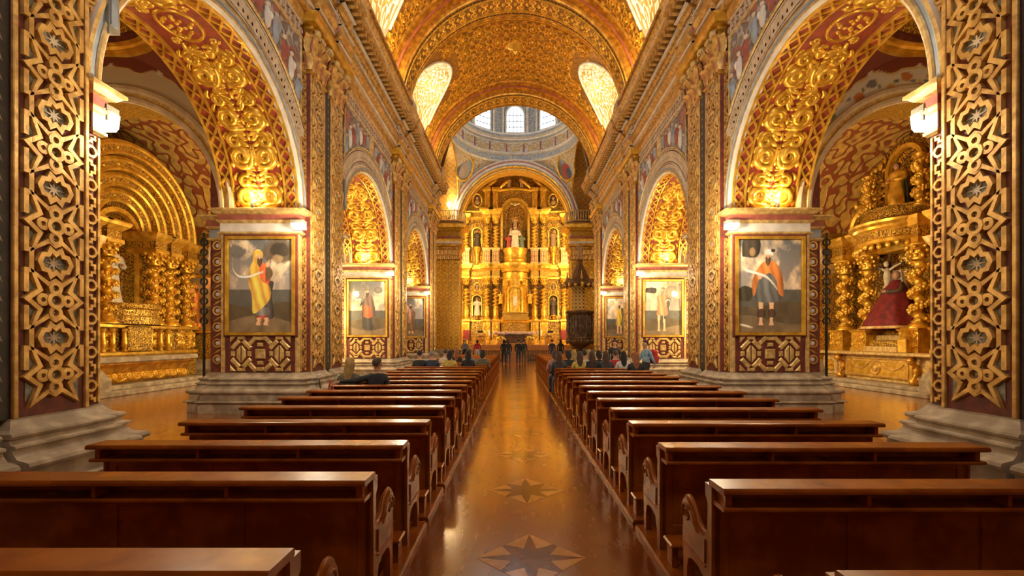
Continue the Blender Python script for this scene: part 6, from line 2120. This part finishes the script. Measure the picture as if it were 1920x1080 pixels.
def paint_scene(k, w, h):
    c = Canvas(w, h, 3 + 7 * k)
    if k == 0:      # yellow hooded robe, red sleeves, dark cloud above
        c.haze(.79, .85, .23, .15, (.085, .062, .042)); c.haze(.80, .88, .14, .08, (.035, .027, .02)); c.haze(.77, .79, .11, .05, (.26, .17, .09)); c.haze(.16, .88, .16, .07, (.10, .095, .09))
        c.fill([(.42, .16), (.70, .15), (.68, .40), (.70, .55), (.45, .5)], (.06, .05, .045), .3)
        c.fill([(.44, .14), (.60, .14), (.60, .20), (.44, .20)], (.34, .05, .03), .3)
        c.fill([(.42, .18), (.62, .18), (.62, .26), (.43, .26)], (.16, .15, .14), .3)
        legs(c, .53, .15)
        c.fill([(.40, .60), (.48, .74), (.62, .72), (.66, .58), (.60, .5), (.44, .5)], (.50, .09, .03), .25)
        c.fill([(.37, .86), (.46, .90), (.54, .85), (.50, .76), (.48, .66), (.52, .55), (.64, .50), (.66, .38), (.56, .28), (.38, .20), (.36, .40), (.30, .55), (.33, .70), (.38, .78)], (.56, .31, .05), .5, .35, 40)
        c.fill([(.58, .54), (.68, .60), (.69, .66), (.62, .72), (.58, .68)], (.11, .065, .035), .2)
        head(c, .485, .805, (.07, .04, .025)); c.fill([(.40, .80), (.41, .87), (.48, .885), (.54, .85), (.50, .845), (.45, .83)], (.58, .33, .06), .3)
        c.ell(.61, .73, .03, .03, SK); c.fill([(.61, .73), (.63, .78), (.645, .78), (.63, .72)], SK, 0)
        band(c, [(.06, .82), (.05, .70), (.14, .61), (.30, .60), (.44, .63), (.55, .655)], .012)
    elif k == 1:    # turban, orange cape, grey tunic
        c.fill([(.06, .82), (.30, .82), (.34, 1.0), (.08, 1.0)], (.035, .028, .02), .3); c.ell(.22, .87, .05, .05, (.22, .13, .06))
        c.fill([(.0, .34), (.18, .34), (.22, .46), (.10, .50), (.0, .46)], (.035, .03, .018), .4)
        legs(c, .44, .36, sep=.085)
        c.fill([(.30, .16), (.42, .16), (.42, .24), (.31, .24)], (.06, .03, .02), .1); c.fill([(.48, .16), (.58, .16), (.58, .24), (.48, .24)], (.06, .03, .02), .1)
        c.fill([(.30, .56), (.36, .70), (.60, .70), (.66, .50), (.66, .34), (.28, .34)], (.10, .10, .095), .45)
        c.fill([(.28, .66), (.40, .76), (.58, .76), (.70, .62), (.72, .40), (.64, .42), (.60, .56), (.50, .64), (.40, .60), (.32, .56), (.26, .40), (.22, .42), (.22, .56)], (.46, .15, .035), .35, .3)
        c.ell(.34, .60, .04, .03, SK)
        band(c, [(.04, .76), (.10, .68), (.28, .64), (.44, .60), (.56, .52), (.62, .46)], .014)
        head(c, .47, .815, (.08, .045, .025)); c.fill([(.41, .83), (.42, .89), (.50, .90), (.56, .86), (.54, .83), (.47, .845)], (.66, .55, .45), .3); c.ell(.555, .885, .035, .02, (.03, .02, .02))
        c.fill([(.02, .07), (.2, .04), (.22, .055), (.04, .09)], (.5, .42, .3), 0)
    elif k == 2:    # dark armoured bishop with red
        c.fill([(.36, .12), (.64, .10), (.62, .34), (.64, .60), (.38, .58)], (.035, .03, .03), .3)
        c.fill([(.38, .34), (.60, .32), (.62, .48), (.56, .58), (.40, .54)], (.44, .08, .03), .4)
        c.fill([(.34, .50), (.44, .72), (.60, .74), (.70, .56), (.72, .36), (.62, .34), (.60, .5), (.46, .56)], (.11, .065, .05), .4)
        c.ell(.80, .84, .12, .06, (.12, .10, .085)); head(c, .50, .80, (.05, .03, .02)); c.fill([(.44, .83), (.46, .90), (.50, .94), (.55, .89), (.56, .83)], (.16, .13, .09), .3)
        c.fill([(.28, .52), (.38, .58), (.42, .66), (.34, .64)], (.03, .03, .03), .2); c.ell(.36, .66, .04, .05, (.13, .13, .13)); band(c, [(.08, .72), (.2, .66), (.34, .67)], .012)
    elif k == 3:    # short coral tunic, bare legs
        legs(c, .46, .42, sep=.075)
        c.fill([(.52, .30), (.62, .34), (.70, .66), (.64, .74), (.56, .6)], (.05, .05, .055), .3)
        c.fill([(.32, .38), (.62, .37), (.60, .56), (.62, .72), (.46, .77), (.34, .70), (.36, .56)], (.60, .19, .09), .35)
        c.fill([(.34, .70), (.26, .66), (.22, .74), (.26, .82), (.30, .80), (.28, .72), (.36, .74)], SK, 0); c.fill([(.02, .80), (.28, .78), (.30, .88), (.04, .88)], (.03, .022, .018), .5)
        c.ell(.72, .80, .16, .12, (.26, .20, .14)); head(c, .49, .83, (.20, .16, .13)); c.fill([(.45, .85), (.48, .895), (.54, .88), (.55, .84), (.5, .865)], (.12, .09, .07), .2)
        band(c, [(.56, .62), (.66, .66), (.70, .58), (.66, .48)], .012)
    elif k == 4:    # brown and rose robe
        c.fill([(.34, .12), (.66, .10), (.64, .4), (.66, .62), (.50, .72), (.36, .6)], (.13, .075, .04), .5)
        c.fill([(.36, .55), (.44, .74), (.56, .72), (.50, .52), (.44, .34), (.36, .4)], (.34, .17, .12), .4); legs(c, .5, .13); head(c, .48, .81, (.06, .035, .02))
    else:           # ochre tunic, green cape
        legs(c, .50, .32); c.fill([(.36, .30), (.64, .28), (.62, .6), (.58, .74), (.44, .74), (.40, .56)], (.46, .29, .04), .4)
        c.fill([(.54, .30), (.70, .28), (.72, .56), (.64, .74), (.56, .72), (.60, .5)], (.08, .085, .06), .4); head(c, .50, .82, (.05, .03, .02)); c.ell(.20, .88, .09, .07, (.34, .26, .15))
        c.fill([(.42, .70), (.30, .62), (.24, .66), (.34, .74)], SK, 0)
    return np.clip(c.c * 1.8, 0, 1)
PLABEL = {(1, -1): ('hooded figure in a yellow robe holding a scroll', 0), (1, 1): ('turbaned man in an orange cape and grey tunic', 1), (2, -1): ('dark armoured figure with red cloth', 2),
          (2, 1): ('bearded man in a short coral tunic', 3), (3, -1): ('brown robed figure with a rose mantle', 4), (3, 1): ('man in an ochre tunic and green cape', 5)}
def make_painting(k, s):
    nm, pid = PLABEL[(k, s)]
    y = PF[k]
    cx, x0, x1, z0, z1 = s * 6.16, -.755, .755, 1.93, 4.15
    r = empty('painting', (cx, y, z0))
    w, h = (150, 222) if k == 1 else (80, 120)
    b = MB().grid(w - 1, h - 1, lambda u, v: (cx + x0 + (x1 - x0) * u, y - .045, z0 + (z1 - z0) * v), 0, False)
    o = b.build('canvas', [M['paint']], r, needuv=False)
    img = paint_scene(pid, w, h).reshape(-1, 3)
    paintverts(o, lambda co: img)
    f = MB(); mp = lambda u, v, hh: (cx + u, y - .02 - hh, v)
    f.strap([(x0 - .05, z0 - .05), (x1 + .05, z0 - .05), (x1 + .05, z1 + .05), (x0 - .05, z1 + .05)], .085, .075, mp, True)
    f.build('frame', [M['gold']], r)
    f = MB()
    f.strap([(x0 - .11, z0 - .09), (x1 + .11, z0 - .09), (x1 + .11, z1 + .11), (x0 - .11, z1 + .11)], .06, .04, mp, True)
    f.build('outer_moulding', [M['red']], r)
    MB().box(cx + x0 - .02, cx + x1 + .02, y - .042, y - .005, z0 - .02, z1 + .02).build('backing_board', [M['dark_wood']], r)
    tag(r, 'gilt framed oil painting of a %s' % nm, 'painting', None, 'pillar paintings')
for key in PLABEL: make_painting(*key)
# small framed picture on the far aisle pillar, left
r = empty('painting', (-12.9, 18.75, 2.0))
b = MB().grid(40, 60, lambda u, v: (-13.9 + 1.5 * u, 18.83, 2.1 + 2.2 * v), 0, False)
o = b.build('canvas', [M['paint']], r, needuv=False)
img = paint_scene(4, 41, 61).reshape(-1, 3)
paintverts(o, lambda co: img * np.array((1.6, 1.2, .6)))
b = MB(); b.strap([(-13.95, 2.05), (-12.35, 2.05), (-12.35, 4.35), (-13.95, 4.35)], .1, .08, lambda u, v, h: (u, 18.86 - h, v), True)
b.build('frame', [M['gold']], r)
MB().box(-13.95, -12.35, 18.84, 18.95, 2.05, 4.35).build('backing_board', [M['gold_deep']], r)
tag(r, 'gold toned framed picture at the far end of the left aisle behind the altar columns', 'painting')

# ---------------------------------------------------------------- lamps
def floodlight(s, k, back):
    y = PF[k] + (PD + .03 if back else -.03)
    d = 1 if back else -1
    r = empty('floodlight', (s * (XW + .02), y, 4.45))
    _r = r
    x0, x1 = s * (XW - .18), s * (XW + .14)
    if back: x0, x1 = s * (XW - .07), s * (XW + .20)
    MB().box(x0, x1, y, y + d * .20, 4.52, 4.60, 0, .01).build('casing', [M['lampcase']], r)
    MB().box(x0, x1, y, y + d * .04, 4.38, 4.53, 0, .01).build('back_plate', [M['lampcase']], r)
    b = MB(); X = sorted((x0, x1))
    b.prism([(y + d * .04, 4.40), (y + d * .17, 4.45), (y + d * .19, 4.52), (y + d * .04, 4.52)] if d < 0 else [(y + .0, 4.53), (y + .22, 4.53), (y + .20, 4.36), (y + .16, 4.30), (y + .0, 4.28)], X[0] + .015, X[1] - .015, 'x')
    b.build('glowing_panel', [M['lamp']], r)
    lamp('floodlight_lamp', (-s * .75, d * .65, -.12), (75 if back else 120), (1, .86, .60), 'POINT', .12, parent=r)
    if back: r.location.z += .13
    tag(r, 'glowing white floodlight under the cornice of the %s pillar, %s' % (SIDE[s], ('nearest the camera', 'with the large painting', 'second with a painting', 'last before the crossing')[k] + (', far face' if back else ', near face')), 'lamp', None, 'pillar floodlights')
    return r
for s in (-1, 1):
    floodlight(s, 0, True)
    for k in (1, 2, 3): floodlight(s, k, False)
def spot(s, k, dx=0.0):
    y = PF[k] - .02
    x = s * (6.3 + dx)
    r = empty('spotlight', (x, y, 4.9))
    MB().box(x - .03, x + .03, y - .14, y + .02, 4.89, 4.93, 0, .005).build('bracket', [M['black']], r)
    MB().lathe([(.03, 4.93), (.055, 4.97), (.06, 5.03), (.05, 5.03)], 10, (x, y - .1, 0)).build('reflector', [M['lampcase']], r)
    MB().ball((x, y - .1, 5.045), .032, 8, 6).build('bulb', [M['bulb']], r)
    lamp('spotlight_lamp', (0, -.2, .30), 30, (1, .74, .36), 'POINT', .05, parent=r)
    tag(r, 'small bright spotlight on the cornice of the %s pillar %s' % (SIDE[s], ('', 'with the large painting', 'second with a painting', 'last before the crossing')[k]), 'lamp', None, 'pillar spotlights')
for s in (-1, 1):
    for k in (1, 2, 3): spot(s, k)
# uplights standing on the cornice, hidden behind the gallery rail
for s in (-1, 1):
    for k, y in enumerate((3.5, 9.0, 14.8, 18.0, 22.2, 24.8, 28.2)):
        r = empty('uplight', (s * 5.0, y, 11.58))
        MB().box(s * 4.92, s * 5.12, y - .2, y + .2, 11.58, 11.68, 0, .01).build('casing', [M['black']], r)
        MB().box(s * 4.94, s * 5.10, y - .18, y + .18, 11.66, 11.69).build('glowing_panel', [M['uplight']], r)
        lamp('uplight_lamp', (0, 0, .35), 215, (1, .80, .42), 'POINT', .15, parent=r)
        tag(r, 'floodlight lying on the %s cornice, %s of seven from the camera' % (SIDE[s], ORD[k]), 'lamp', None, 'cornice uplights')
# altar floodlights on the inner side of the altar arch
for s in (-1, 1):
    for k, (z, e) in enumerate(((4.2, 400), (9.4, 460), (13.0, 300))):
        x, y = s * 5.0, 40.45
        r = empty('stage_light', (x, y, z))
        MB().box(x - .12, x + .12, y - .1, y + .08, z - .15, z + .15, 0, .02).build('casing', [M['black']], r)
        MB().box(x - .10, x + .10, y + .07, y + .09, z - .12, z + .12).build('glowing_panel', [M['lamp']], r)
        lamp('stage_light_lamp', (0, .25, 0), e, (1, .80, .36), 'POINT', .2, parent=r)
        tag(r, 'floodlight behind the altar arch on the %s, %s of three' % (SIDE[s], ('lowest', 'middle', 'highest')[k]), 'lamp', None, 'altar floodlights')
r = empty('tribune_lamp', (-5.2, 38.0, 12.5))
MB().ball((-5.5, 37.75, 12.95), (.14, .10, .22), 10, 8).build('bulb', [M['bulb']], r)
MB().tube([(-5.5, 37.8, 11.52), (-5.5, 37.8, 12.75)], .03, 6).build('stand', [M['black']], r)
lamp('tribune_lamp_light', (-.3, -.9, .5), 70, (1, .7, .3), 'POINT', .15, parent=r)
tag(r, 'bright lamp on a stand on the left tribune balcony', 'lamp')
# unseen fill lamps added to brighten the aisles, side altars and transept
for s in (-1, 1):
    for nm, (x, y, z, e) in {'beside the first bay': (12.2, 7.2, 4.2, 130), 'before the side altar': (8.3, 14.2, 4.4, 260), 'over the third bay': (12.2, 24, 4.6, 200), 'at the foot of the side altar': (8.0, 18.4, 3.0, 220), 'in the transept': (9.5, 34, 7.5, 160)}.items():
        r = empty('wall_lamp', (s * x, y, z))
        MB().box(s * x - .1, s * x + .1, y - .1, y + .1, z, z + .18, 0, .02).build('casing', [M['lampcase']], r)
        MB().box(s * x - .08, s * x + .08, y - .08, y + .08, z - .02, z + .01).build('glowing_panel', [M['lamp']], r)
        lamp('wall_lamp_light', (0, 0, -.3), e, (1, .78, .40), 'POINT', .15, parent=r)
        tag(r, 'unseen fill lamp added on the %s, %s' % (SIDE[s], nm), 'lamp', None, 'added fill lamps')
# ---------------------------------------------------------------- people
def hand_chain(V, E, wrist, d, side, up):
    """palm and five fingers from a wrist vertex; d forward, side towards the thumb"""
    d, side, up = Vector(d).normalized(), Vector(side).normalized(), Vector(up).normalized()
    w = Vector(V[wrist][0])
    V.append((tuple(w + d * .05), .030, 'h')); palm = len(V) - 1; E.append((wrist, palm))
    for k, ln in enumerate((.060, .068, .063, .050)):
        base = w + d * .085 + side * (.026 - .0175 * k)
        V.append((tuple(base), .0105, 'h')); a = len(V) - 1; E.append((palm, a))
        V.append((tuple(base + d * ln * .6 - up * .012), .009, 'h')); E.append((a, len(V) - 1))
        V.append((tuple(base + d * ln * .9 - up * .034), .0075, 'h')); E.append((len(V) - 2, len(V) - 1))
    V.append((tuple(w + d * .045 + side * .038), .011, 'h')); E.append((palm, len(V) - 1))
    V.append((tuple(w + d * .078 + side * .052 - up * .015), .0085, 'h')); E.append((len(V) - 2, len(V) - 1))
def skel(pose):
    V, E = [], []
    def v(p, r, m, par=None):
        V.append((p, r, m)); i = len(V) - 1
        if par is not None: E.append((par, i))
        return i
    if pose.startswith('seat'):
        pz, lean = .555, (.0 if pose != 'seat_lean' else .06)
        pel = v((0, 0, pz), .135, 'b')
        sp = v((0, .01 + lean * .3, pz + .2), .125, 't', pel)
        ch = v((0, .01 + lean * .7, pz + .40), .14, 't', sp)
        nk = v((0, .03 + lean, pz + .55), .055, 's', ch)
        hb = v((0, .055 + lean, pz + .64), .075, 's', nk)
        ht = v((0, .06 + lean, pz + .72), .088, 's', hb)
        v((0, .055 + lean, pz + .79), .06, 's', ht)
        for s in (-1, 1):
            sh = v((s * .165, .015 + lean * .8, pz + .47), .072, 't', ch)
            if pose == 'seat_arm' and s < 0:
                el = v((-.36, -.20, pz + .415), .055, 't', sh); wr = v((-.56, -.27, pz + .41), .040, 't', el)
                hand_chain(V, E, wr, (-1, 0, -.1), (0, 1, 0), (0, 0, 1))
            else:
                el = v((s * .225, .06, pz + .22), .052, 't', sh); wr = v((s * .13, .27, pz + .10), .034, 't', el)
                hand_chain(V, E, wr, (-s * .35, 1, -.1), (-s, -.3, 0), (0, 0, 1))
            hp = v((s * .095, .03, pz - .01), .10, 'b', pel)
            kn = v((s * .11, .40, pz - .01), .072, 'b', hp)
            an = v((s * .11, .41, .11), .048, 'b', kn)
            v((s * .115, .53, .055), .042, 'f', an)
    else:
        pel = v((0, 0, .93), .13, 'b')
        sp = v((0, .01, 1.10), .12, 't', pel)
        ch = v((0, .0, 1.28), .135, 't', sp)
        nk = v((0, .02, 1.44), .052, 's', ch)
        hb = v((0, .045, 1.52), .072, 's', nk)
        ht = v((0, .05, 1.60), .086, 's', hb)
        v((0, .045, 1.665), .058, 's', ht)
        for s in (-1, 1):
            sh = v((s * .17, .0, 1.36), .068, 't', ch)
            sw = (.16 * s if pose == 'walk' else .02)
            el = v((s * .23, sw * .6, 1.10), .050, 't', sh)
            wr = v((s * .21, .06 + sw * 1.5, .90 + abs(sw) * .5), .033, 't', el)
            hand_chain(V, E, wr, (0, .25, -1), (0, 1, .2), (s, 0, 0))
            hp = v((s * .09, .0, .88), .10, 'b', pel)
            st = (-.30 * s if pose == 'walk' else .0)
            kn = v((s * .10, .03 + st * .6, .50), .068, 'b', hp)
            an = v((s * .10, -.02 + st * 1.1, .10), .045, 'b', kn)
            v((s * .11, .12 + st * 1.1, .05), .042, 'f', an)
    return V, E
def body_mesh(pose):
    V, E = skel(pose)
    me = bpy.data.meshes.new('skeleton')
    me.from_pydata([p for p, r, m in V], E, [])
    o = bpy.data.objects.new('skeleton', me)
    COL.objects.link(o)
    o.modifiers.new('skin', 'SKIN')
    sv = me.skin_vertices[0].data if me.skin_vertices else None
    if sv is None:
        bpy.context.view_layer.objects.active = o
        bpy.ops.object.mode_set(mode='EDIT'); bpy.ops.object.mode_set(mode='OBJECT')
    for i, (p, r, m) in enumerate(V):
        d = me.skin_vertices[0].data[i]
        d.radius = (r, r * (.78 if m in 'tb' and r > .1 else 1))
        d.use_root = (i == 0)
    sb = o.modifiers.new('sub', 'SUBSURF'); sb.levels = 1; sb.render_levels = 1
    dg = bpy.context.evaluated_depsgraph_get()
    out = bpy.data.meshes.new_from_object(o.evaluated_get(dg))
    bpy.data.objects.remove(o)
    out.name = 'person'
    P = np.array([p for p, r, m in V]); R = np.array([r for p, r, m in V])
    key = {'s': 0, 'h': 0, 't': 1, 'b': 2, 'f': 3}
    idx = []
    for pl in out.polygons:
        c = np.array(pl.center)
        k = int(np.argmin(np.linalg.norm(P - c, axis=1) - R))
        idx.append(key[V[k][2]])
    for i in range(4): out.materials.append(None)
    out.polygons.foreach_set('material_index', idx)
    out.polygons.foreach_set('use_smooth', [True] * len(idx))
    hv = [p for p, r, m in V if m == 's'][2]
    return out, Vector(hv)
def hair_mesh(kind):
    b = MB()
    long_ = {'short': .0, 'bob': .14, 'long': .30}[kind]
    def fn(u, w):
        a = 2 * PI * u
        back = max(0, -math.sin(a))                    # head looks to +y
        t = w
        lat = PI * (.5 - t * (.30 + .34 * back))
        r = .108
        x, y, z = r * .92 * math.cos(lat) * math.cos(a), r * 1.05 * math.cos(lat) * math.sin(a) - .008, .015 + r * 1.06 * math.sin(lat)
        if long_ and t > .7:
            k = (t - .7) / .3
            side = max(back, .55 * (abs(math.cos(a)) > .6) * (math.sin(a) < .35))
            z -= k * long_ * side
            y -= k * .03 * side
            x *= 1 + .25 * k * side
        return (x * (1 + .03 * math.sin(a * 13)), y, z)
    b.grid(22, 12, fn, 0)
    return b.mesh('hair', [None], needuv=False)
def face_mesh():
    b = MB()
    for s in (-1, 1):
        b.ball((s * .033, .080, .0), (.012, .008, .008), 6, 4, 1)
        b.ball((s * .088, .0, -.01), (.012, .02, .03), 6, 4, 0)
    b.ball((0, .095, -.025), (.012, .016, .018), 6, 4, 0)
    b.ball((0, .080, -.058), (.024, .010, .007), 6, 4, 2)
    return b.mesh('face', [M['skin'], M['black'], M['robe_red']], needuv=False)
BODY = {p: body_mesh(p) for p in ('seat', 'seat_lean', 'seat_arm', 'stand', 'walk')}
HAIR = {k: hair_mesh(k) for k in ('short', 'bob', 'long')}
FACE = face_mesh()
CL = {}
def cloth(nm, c):
    if nm not in CL: CL[nm] = plain(nm + '_cloth', c, tuple(x * .6 for x in c), .8, 0, 10, 60, .2)
    return CL[nm]
for nm, c in {'black': (.018, .018, .02), 'navy': (.03, .04, .07), 'charcoal': (.05, .05, .055), 'yellow': (.60, .44, .08), 'cream': (.62, .54, .40), 'red': (.50, .02, .03), 'rose': (.45, .20, .18), 'blue': (.22, .36, .48), 'stripe': (.20, .20, .20), 'white': (.7, .66, .58), 'jeans': (.05, .07, .11), 'olive': (.14, .13, .07),
              'hair_blonde': (.42, .26, .08), 'hair_brown': (.07, .035, .018), 'hair_black': (.015, .011, .01), 'hair_auburn': (.28, .10, .03), 'hair_grey': (.22, .20, .18)}.items(): cloth(nm, c)
MC = {}
def person(pose, loc, top, bottom, hair, hk, label, rz=0.0, k=1.0, group='visitors'):
    key = (pose, top, bottom)
    if key not in MC:
        m = BODY[pose][0].copy(); m.name = 'person'
        for i, mt in enumerate((M['skin'], CL[top], CL[bottom], CL['black'])): m.materials[i] = mt
        MC[key] = m
    o = bpy.data.objects.new('person', MC[key]); COL.objects.link(o)
    o.location = loc; o.rotation_euler.z = rz; o.scale = (k, k, k)
    hkey = (hk, hair)
    if hkey not in MC:
        m = HAIR[hk].copy(); m.name = 'hair'; m.materials[0] = CL['hair_' + hair]; MC[hkey] = m
    hv = BODY[pose][1]
    inst(MC[hkey], 'hair', o, tuple(hv))
    inst(FACE, 'face', o, tuple(hv))
    tag(o, label, 'person', None, group)
    return o
def seated(xi, rows, row, *a, pose='seat', **kw):
    y = rows[row]
    X = (xi - 966) * (y + .22) / 853
    return person(pose, (X, y - .04 + .235, 0), *a, **kw)
# the pair in the left pews
seated(655, LY, 7, 'olive', 'jeans', 'blonde', 'long', 'person with long blonde hair seated beside a dark jacket in the left pews')
person('seat_arm', (-2.64, LY[7] - .04 + .235, 0), 'black', 'jeans', 'brown', 'short', 'person in a black jacket with one arm laid along the left pew back')
i14 = 13
for xi, row, top, hair, hk, lab in (
        (787, 13, 'black', 'black', 'short', 'person in black seated at the outer end of the left pews'),
        (810, 13, 'navy', 'grey', 'short', 'grey haired person in navy seated in the left pews beside one in black'),
        (843, 13, 'yellow', 'black', 'bob', 'black haired person in yellow seated in the left pews'),
        (878, 13, 'black', 'black', 'long', 'long dark haired person in black seated near the aisle in the left pews'),
        (835, 15, 'cream', 'brown', 'short', 'person in a cream coat seated farther ahead in the left pews'),
        (856, 16, 'black', 'auburn', 'long', 'auburn haired person in black seated farther ahead in the left pews'),
        (880, 15, 'stripe', 'brown', 'short', 'person in grey seated left of the aisle behind the standing group'),
        (905, 14, 'olive', 'black', 'bob', 'person in olive seated at the aisle end of the left pews')):
    seated(xi, LY, row, top, 'jeans', hair, hk, lab)
for xi, row, top, hair, hk, lab in (
        (1048, 12, 'charcoal', 'brown', 'long', 'brown haired person in a charcoal hood at the aisle end of the right pews'),
        (1087, 12, 'yellow', 'brown', 'long', 'person in a bright yellow jacket with brown hair in the right pews'),
        (1110, 12, 'black', 'brown', 'long', 'brown haired person in black right of the yellow jacket'),
        (1136, 12, 'charcoal', 'brown', 'long', 'person with long straight brown hair in grey in the right pews'),
        (1169, 12, 'white', 'black', 'long', 'person in a white jacket with long black hair in the right pews'),
        (1192, 11, 'black', 'auburn', 'long', 'person with curly auburn hair nearest the right pillar'),
        (1040, 13, 'rose', 'brown', 'bob', 'person in rose seated at the aisle, one row ahead of the charcoal hood'),
        (1066, 13, 'black', 'black', 'bob', 'person in black with black bobbed hair in the right pews'),
        (1096, 13, 'cream', 'black', 'short', 'person in cream with short black hair ahead of the yellow jacket'),
        (1123, 13, 'black', 'black', 'bob', 'person in black seated just left of the red hood'),
        (1154, 13, 'red', 'brown', 'short', 'person in a bright red hooded top in the right pews'),
        (1076, 14, 'cream', 'blonde', 'long', 'blonde person in cream two rows ahead in the right pews'),
        (1104, 14, 'olive', 'blonde', 'long', 'blonde person in olive two rows ahead in the right pews')):
    seated(xi, RY, row, top, 'jeans', hair, hk, lab)
person('stand', (3.95, 18.1, 0), 'black', 'black', 'black', 'bob', 'person in black standing beside the right pews and facing the camera', PI)
person('walk', (4.15, 14.4, 0), 'blue', 'black', 'brown', 'short', 'person in a light blue shirt walking past the right pillar', PI / 2 + .3)
b = MB().box(-.16, .16, -.11, .11, 0, .44, 0, .06)
b.box(-.12, .12, -.15, -.10, .04, .24, 0, .03)
bp = b.build('backpack', [CL['red']]); bp.location = (4.15 + .24, 14.4 + .08, .98); bp.rotation_euler.z = PI / 2 + .3
tag(bp, 'red backpack worn by the walking person in light blue', 'backpack')
for xi, Y, top, bot, hair, hk, lab in (
        (945, 32.4, 'black', 'black', 'black', 'bob', 'leftmost of the group standing at the head of the aisle'),
        (953, 31.6, 'black', 'jeans', 'brown', 'long', 'long haired person in the group standing at the head of the aisle'),
        (972, 32.0, 'black', 'navy', 'black', 'short', 'person in dark clothes with pale shoes standing at the head of the aisle'),
        (982, 32.6, 'charcoal', 'olive', 'brown', 'short', 'rightmost of the group standing at the head of the aisle'),
        (872, 34.0, 'stripe', 'black', 'grey', 'short', 'person in a grey striped jumper standing before the left rail'),
        (895, 33.6, 'red', 'white', 'black', 'bob', 'person in a red jacket standing before the left rail'),
        (1035, 34.0, 'navy', 'jeans', 'black', 'short', 'person with a dark backpack standing before the right rail'),
        (1051, 34.4, 'black', 'black', 'black', 'long', 'slim person in black standing before the right rail')):
    person('stand', ((xi - 966) * Y / 853, Y, 0), top, bot, hair, hk, lab, rnd.uniform(-.3, .3))

# ---------------------------------------------------------------- small things
for s, k in ((-1, 0), (-1, 1), (1, 2)):
    y = PF[k] + PD + .06
    r = empty('loudspeaker', (s * 5.2, y, 5.7))
    x0, x1 = s * 5.14, s * 5.40
    MB().prism([(y, 5.62), (y + .16, 5.70), (y + .12, 6.60), (y, 6.55)], min(x0, x1), max(x0, x1), 'x').build('cabinet', [M['lampcase']], r)
    MB().box(s * 5.125, s * 5.142, y + .02, y + .11, 5.75, 6.5).build('grille', [M['greyblue']], r)
    tag(r, 'slim grey loudspeaker on the far corner of the %s pillar %s' % (SIDE[s], ('nearest the camera', 'with the large painting', 'second with a painting')[k]), 'loudspeaker', None, 'pillar loudspeakers')
r = empty('floor_lamp', (-4.55, 11.1, 0))
for dx in (-.26, .26):
    MB().tube(smooth_pts([(-4.55, 11.1, .02), (-4.55 + dx * .7, 11.15, .35), (-4.55 + dx, 11.15, .80)], 4), .014, 6).build('arm', [M['black']], r)
    MB().lathe([(.02, 0), (.05, .03), (.06, .10), (.0, .11)], 10, (-4.55 + dx, 11.15, .78)).build('lamp_head', [M['white']], r)
MB().box(-4.75, -4.35, 11.0, 11.2, 0, .04, 0, .01).build('base', [M['black']], r)
tag(r, 'pair of small clip lamps on black arms at the foot of the left pillar', 'lamp')
b = MB().ball((0, 0, .11), (.10, .14, .11), 12, 8); b.tube(smooth_pts([(-.06, 0, .18), (0, 0, .32), (.06, 0, .18)], 4), .012, 6)
o = b.build('bag', [cloth('coral', (.62, .10, .08))]); o.location = (-3.15, LY[6] + .20, .44); o.scale = (1, 1, 1.9)
tag(o, 'coral red bag on the outer end of a left pew', 'bag')
# glass candle on the right aisle floor edge: black iron candelabra behind the pillar painting
for s in (-1, 1):
    r = empty('iron_screen', (s * 7.62, 11.6, 0))
    for k in range(9):
        MB().strap(circ(s * 7.62, 2.2 + k * .24, .085, 8), .03, .03, lambda u, v, h: (u, 11.15 - h, v), True, close_base=True).build('iron_ring', [M['black']], r)
    MB().box(s * 7.60, s * 7.64, 11.12, 11.16, 0, 4.35).build('iron_bar', [M['black']], r)
    tag(r, 'narrow black iron gate edge beside the painted pillar, %s aisle' % SIDE[s], 'gate', None, 'iron gates')
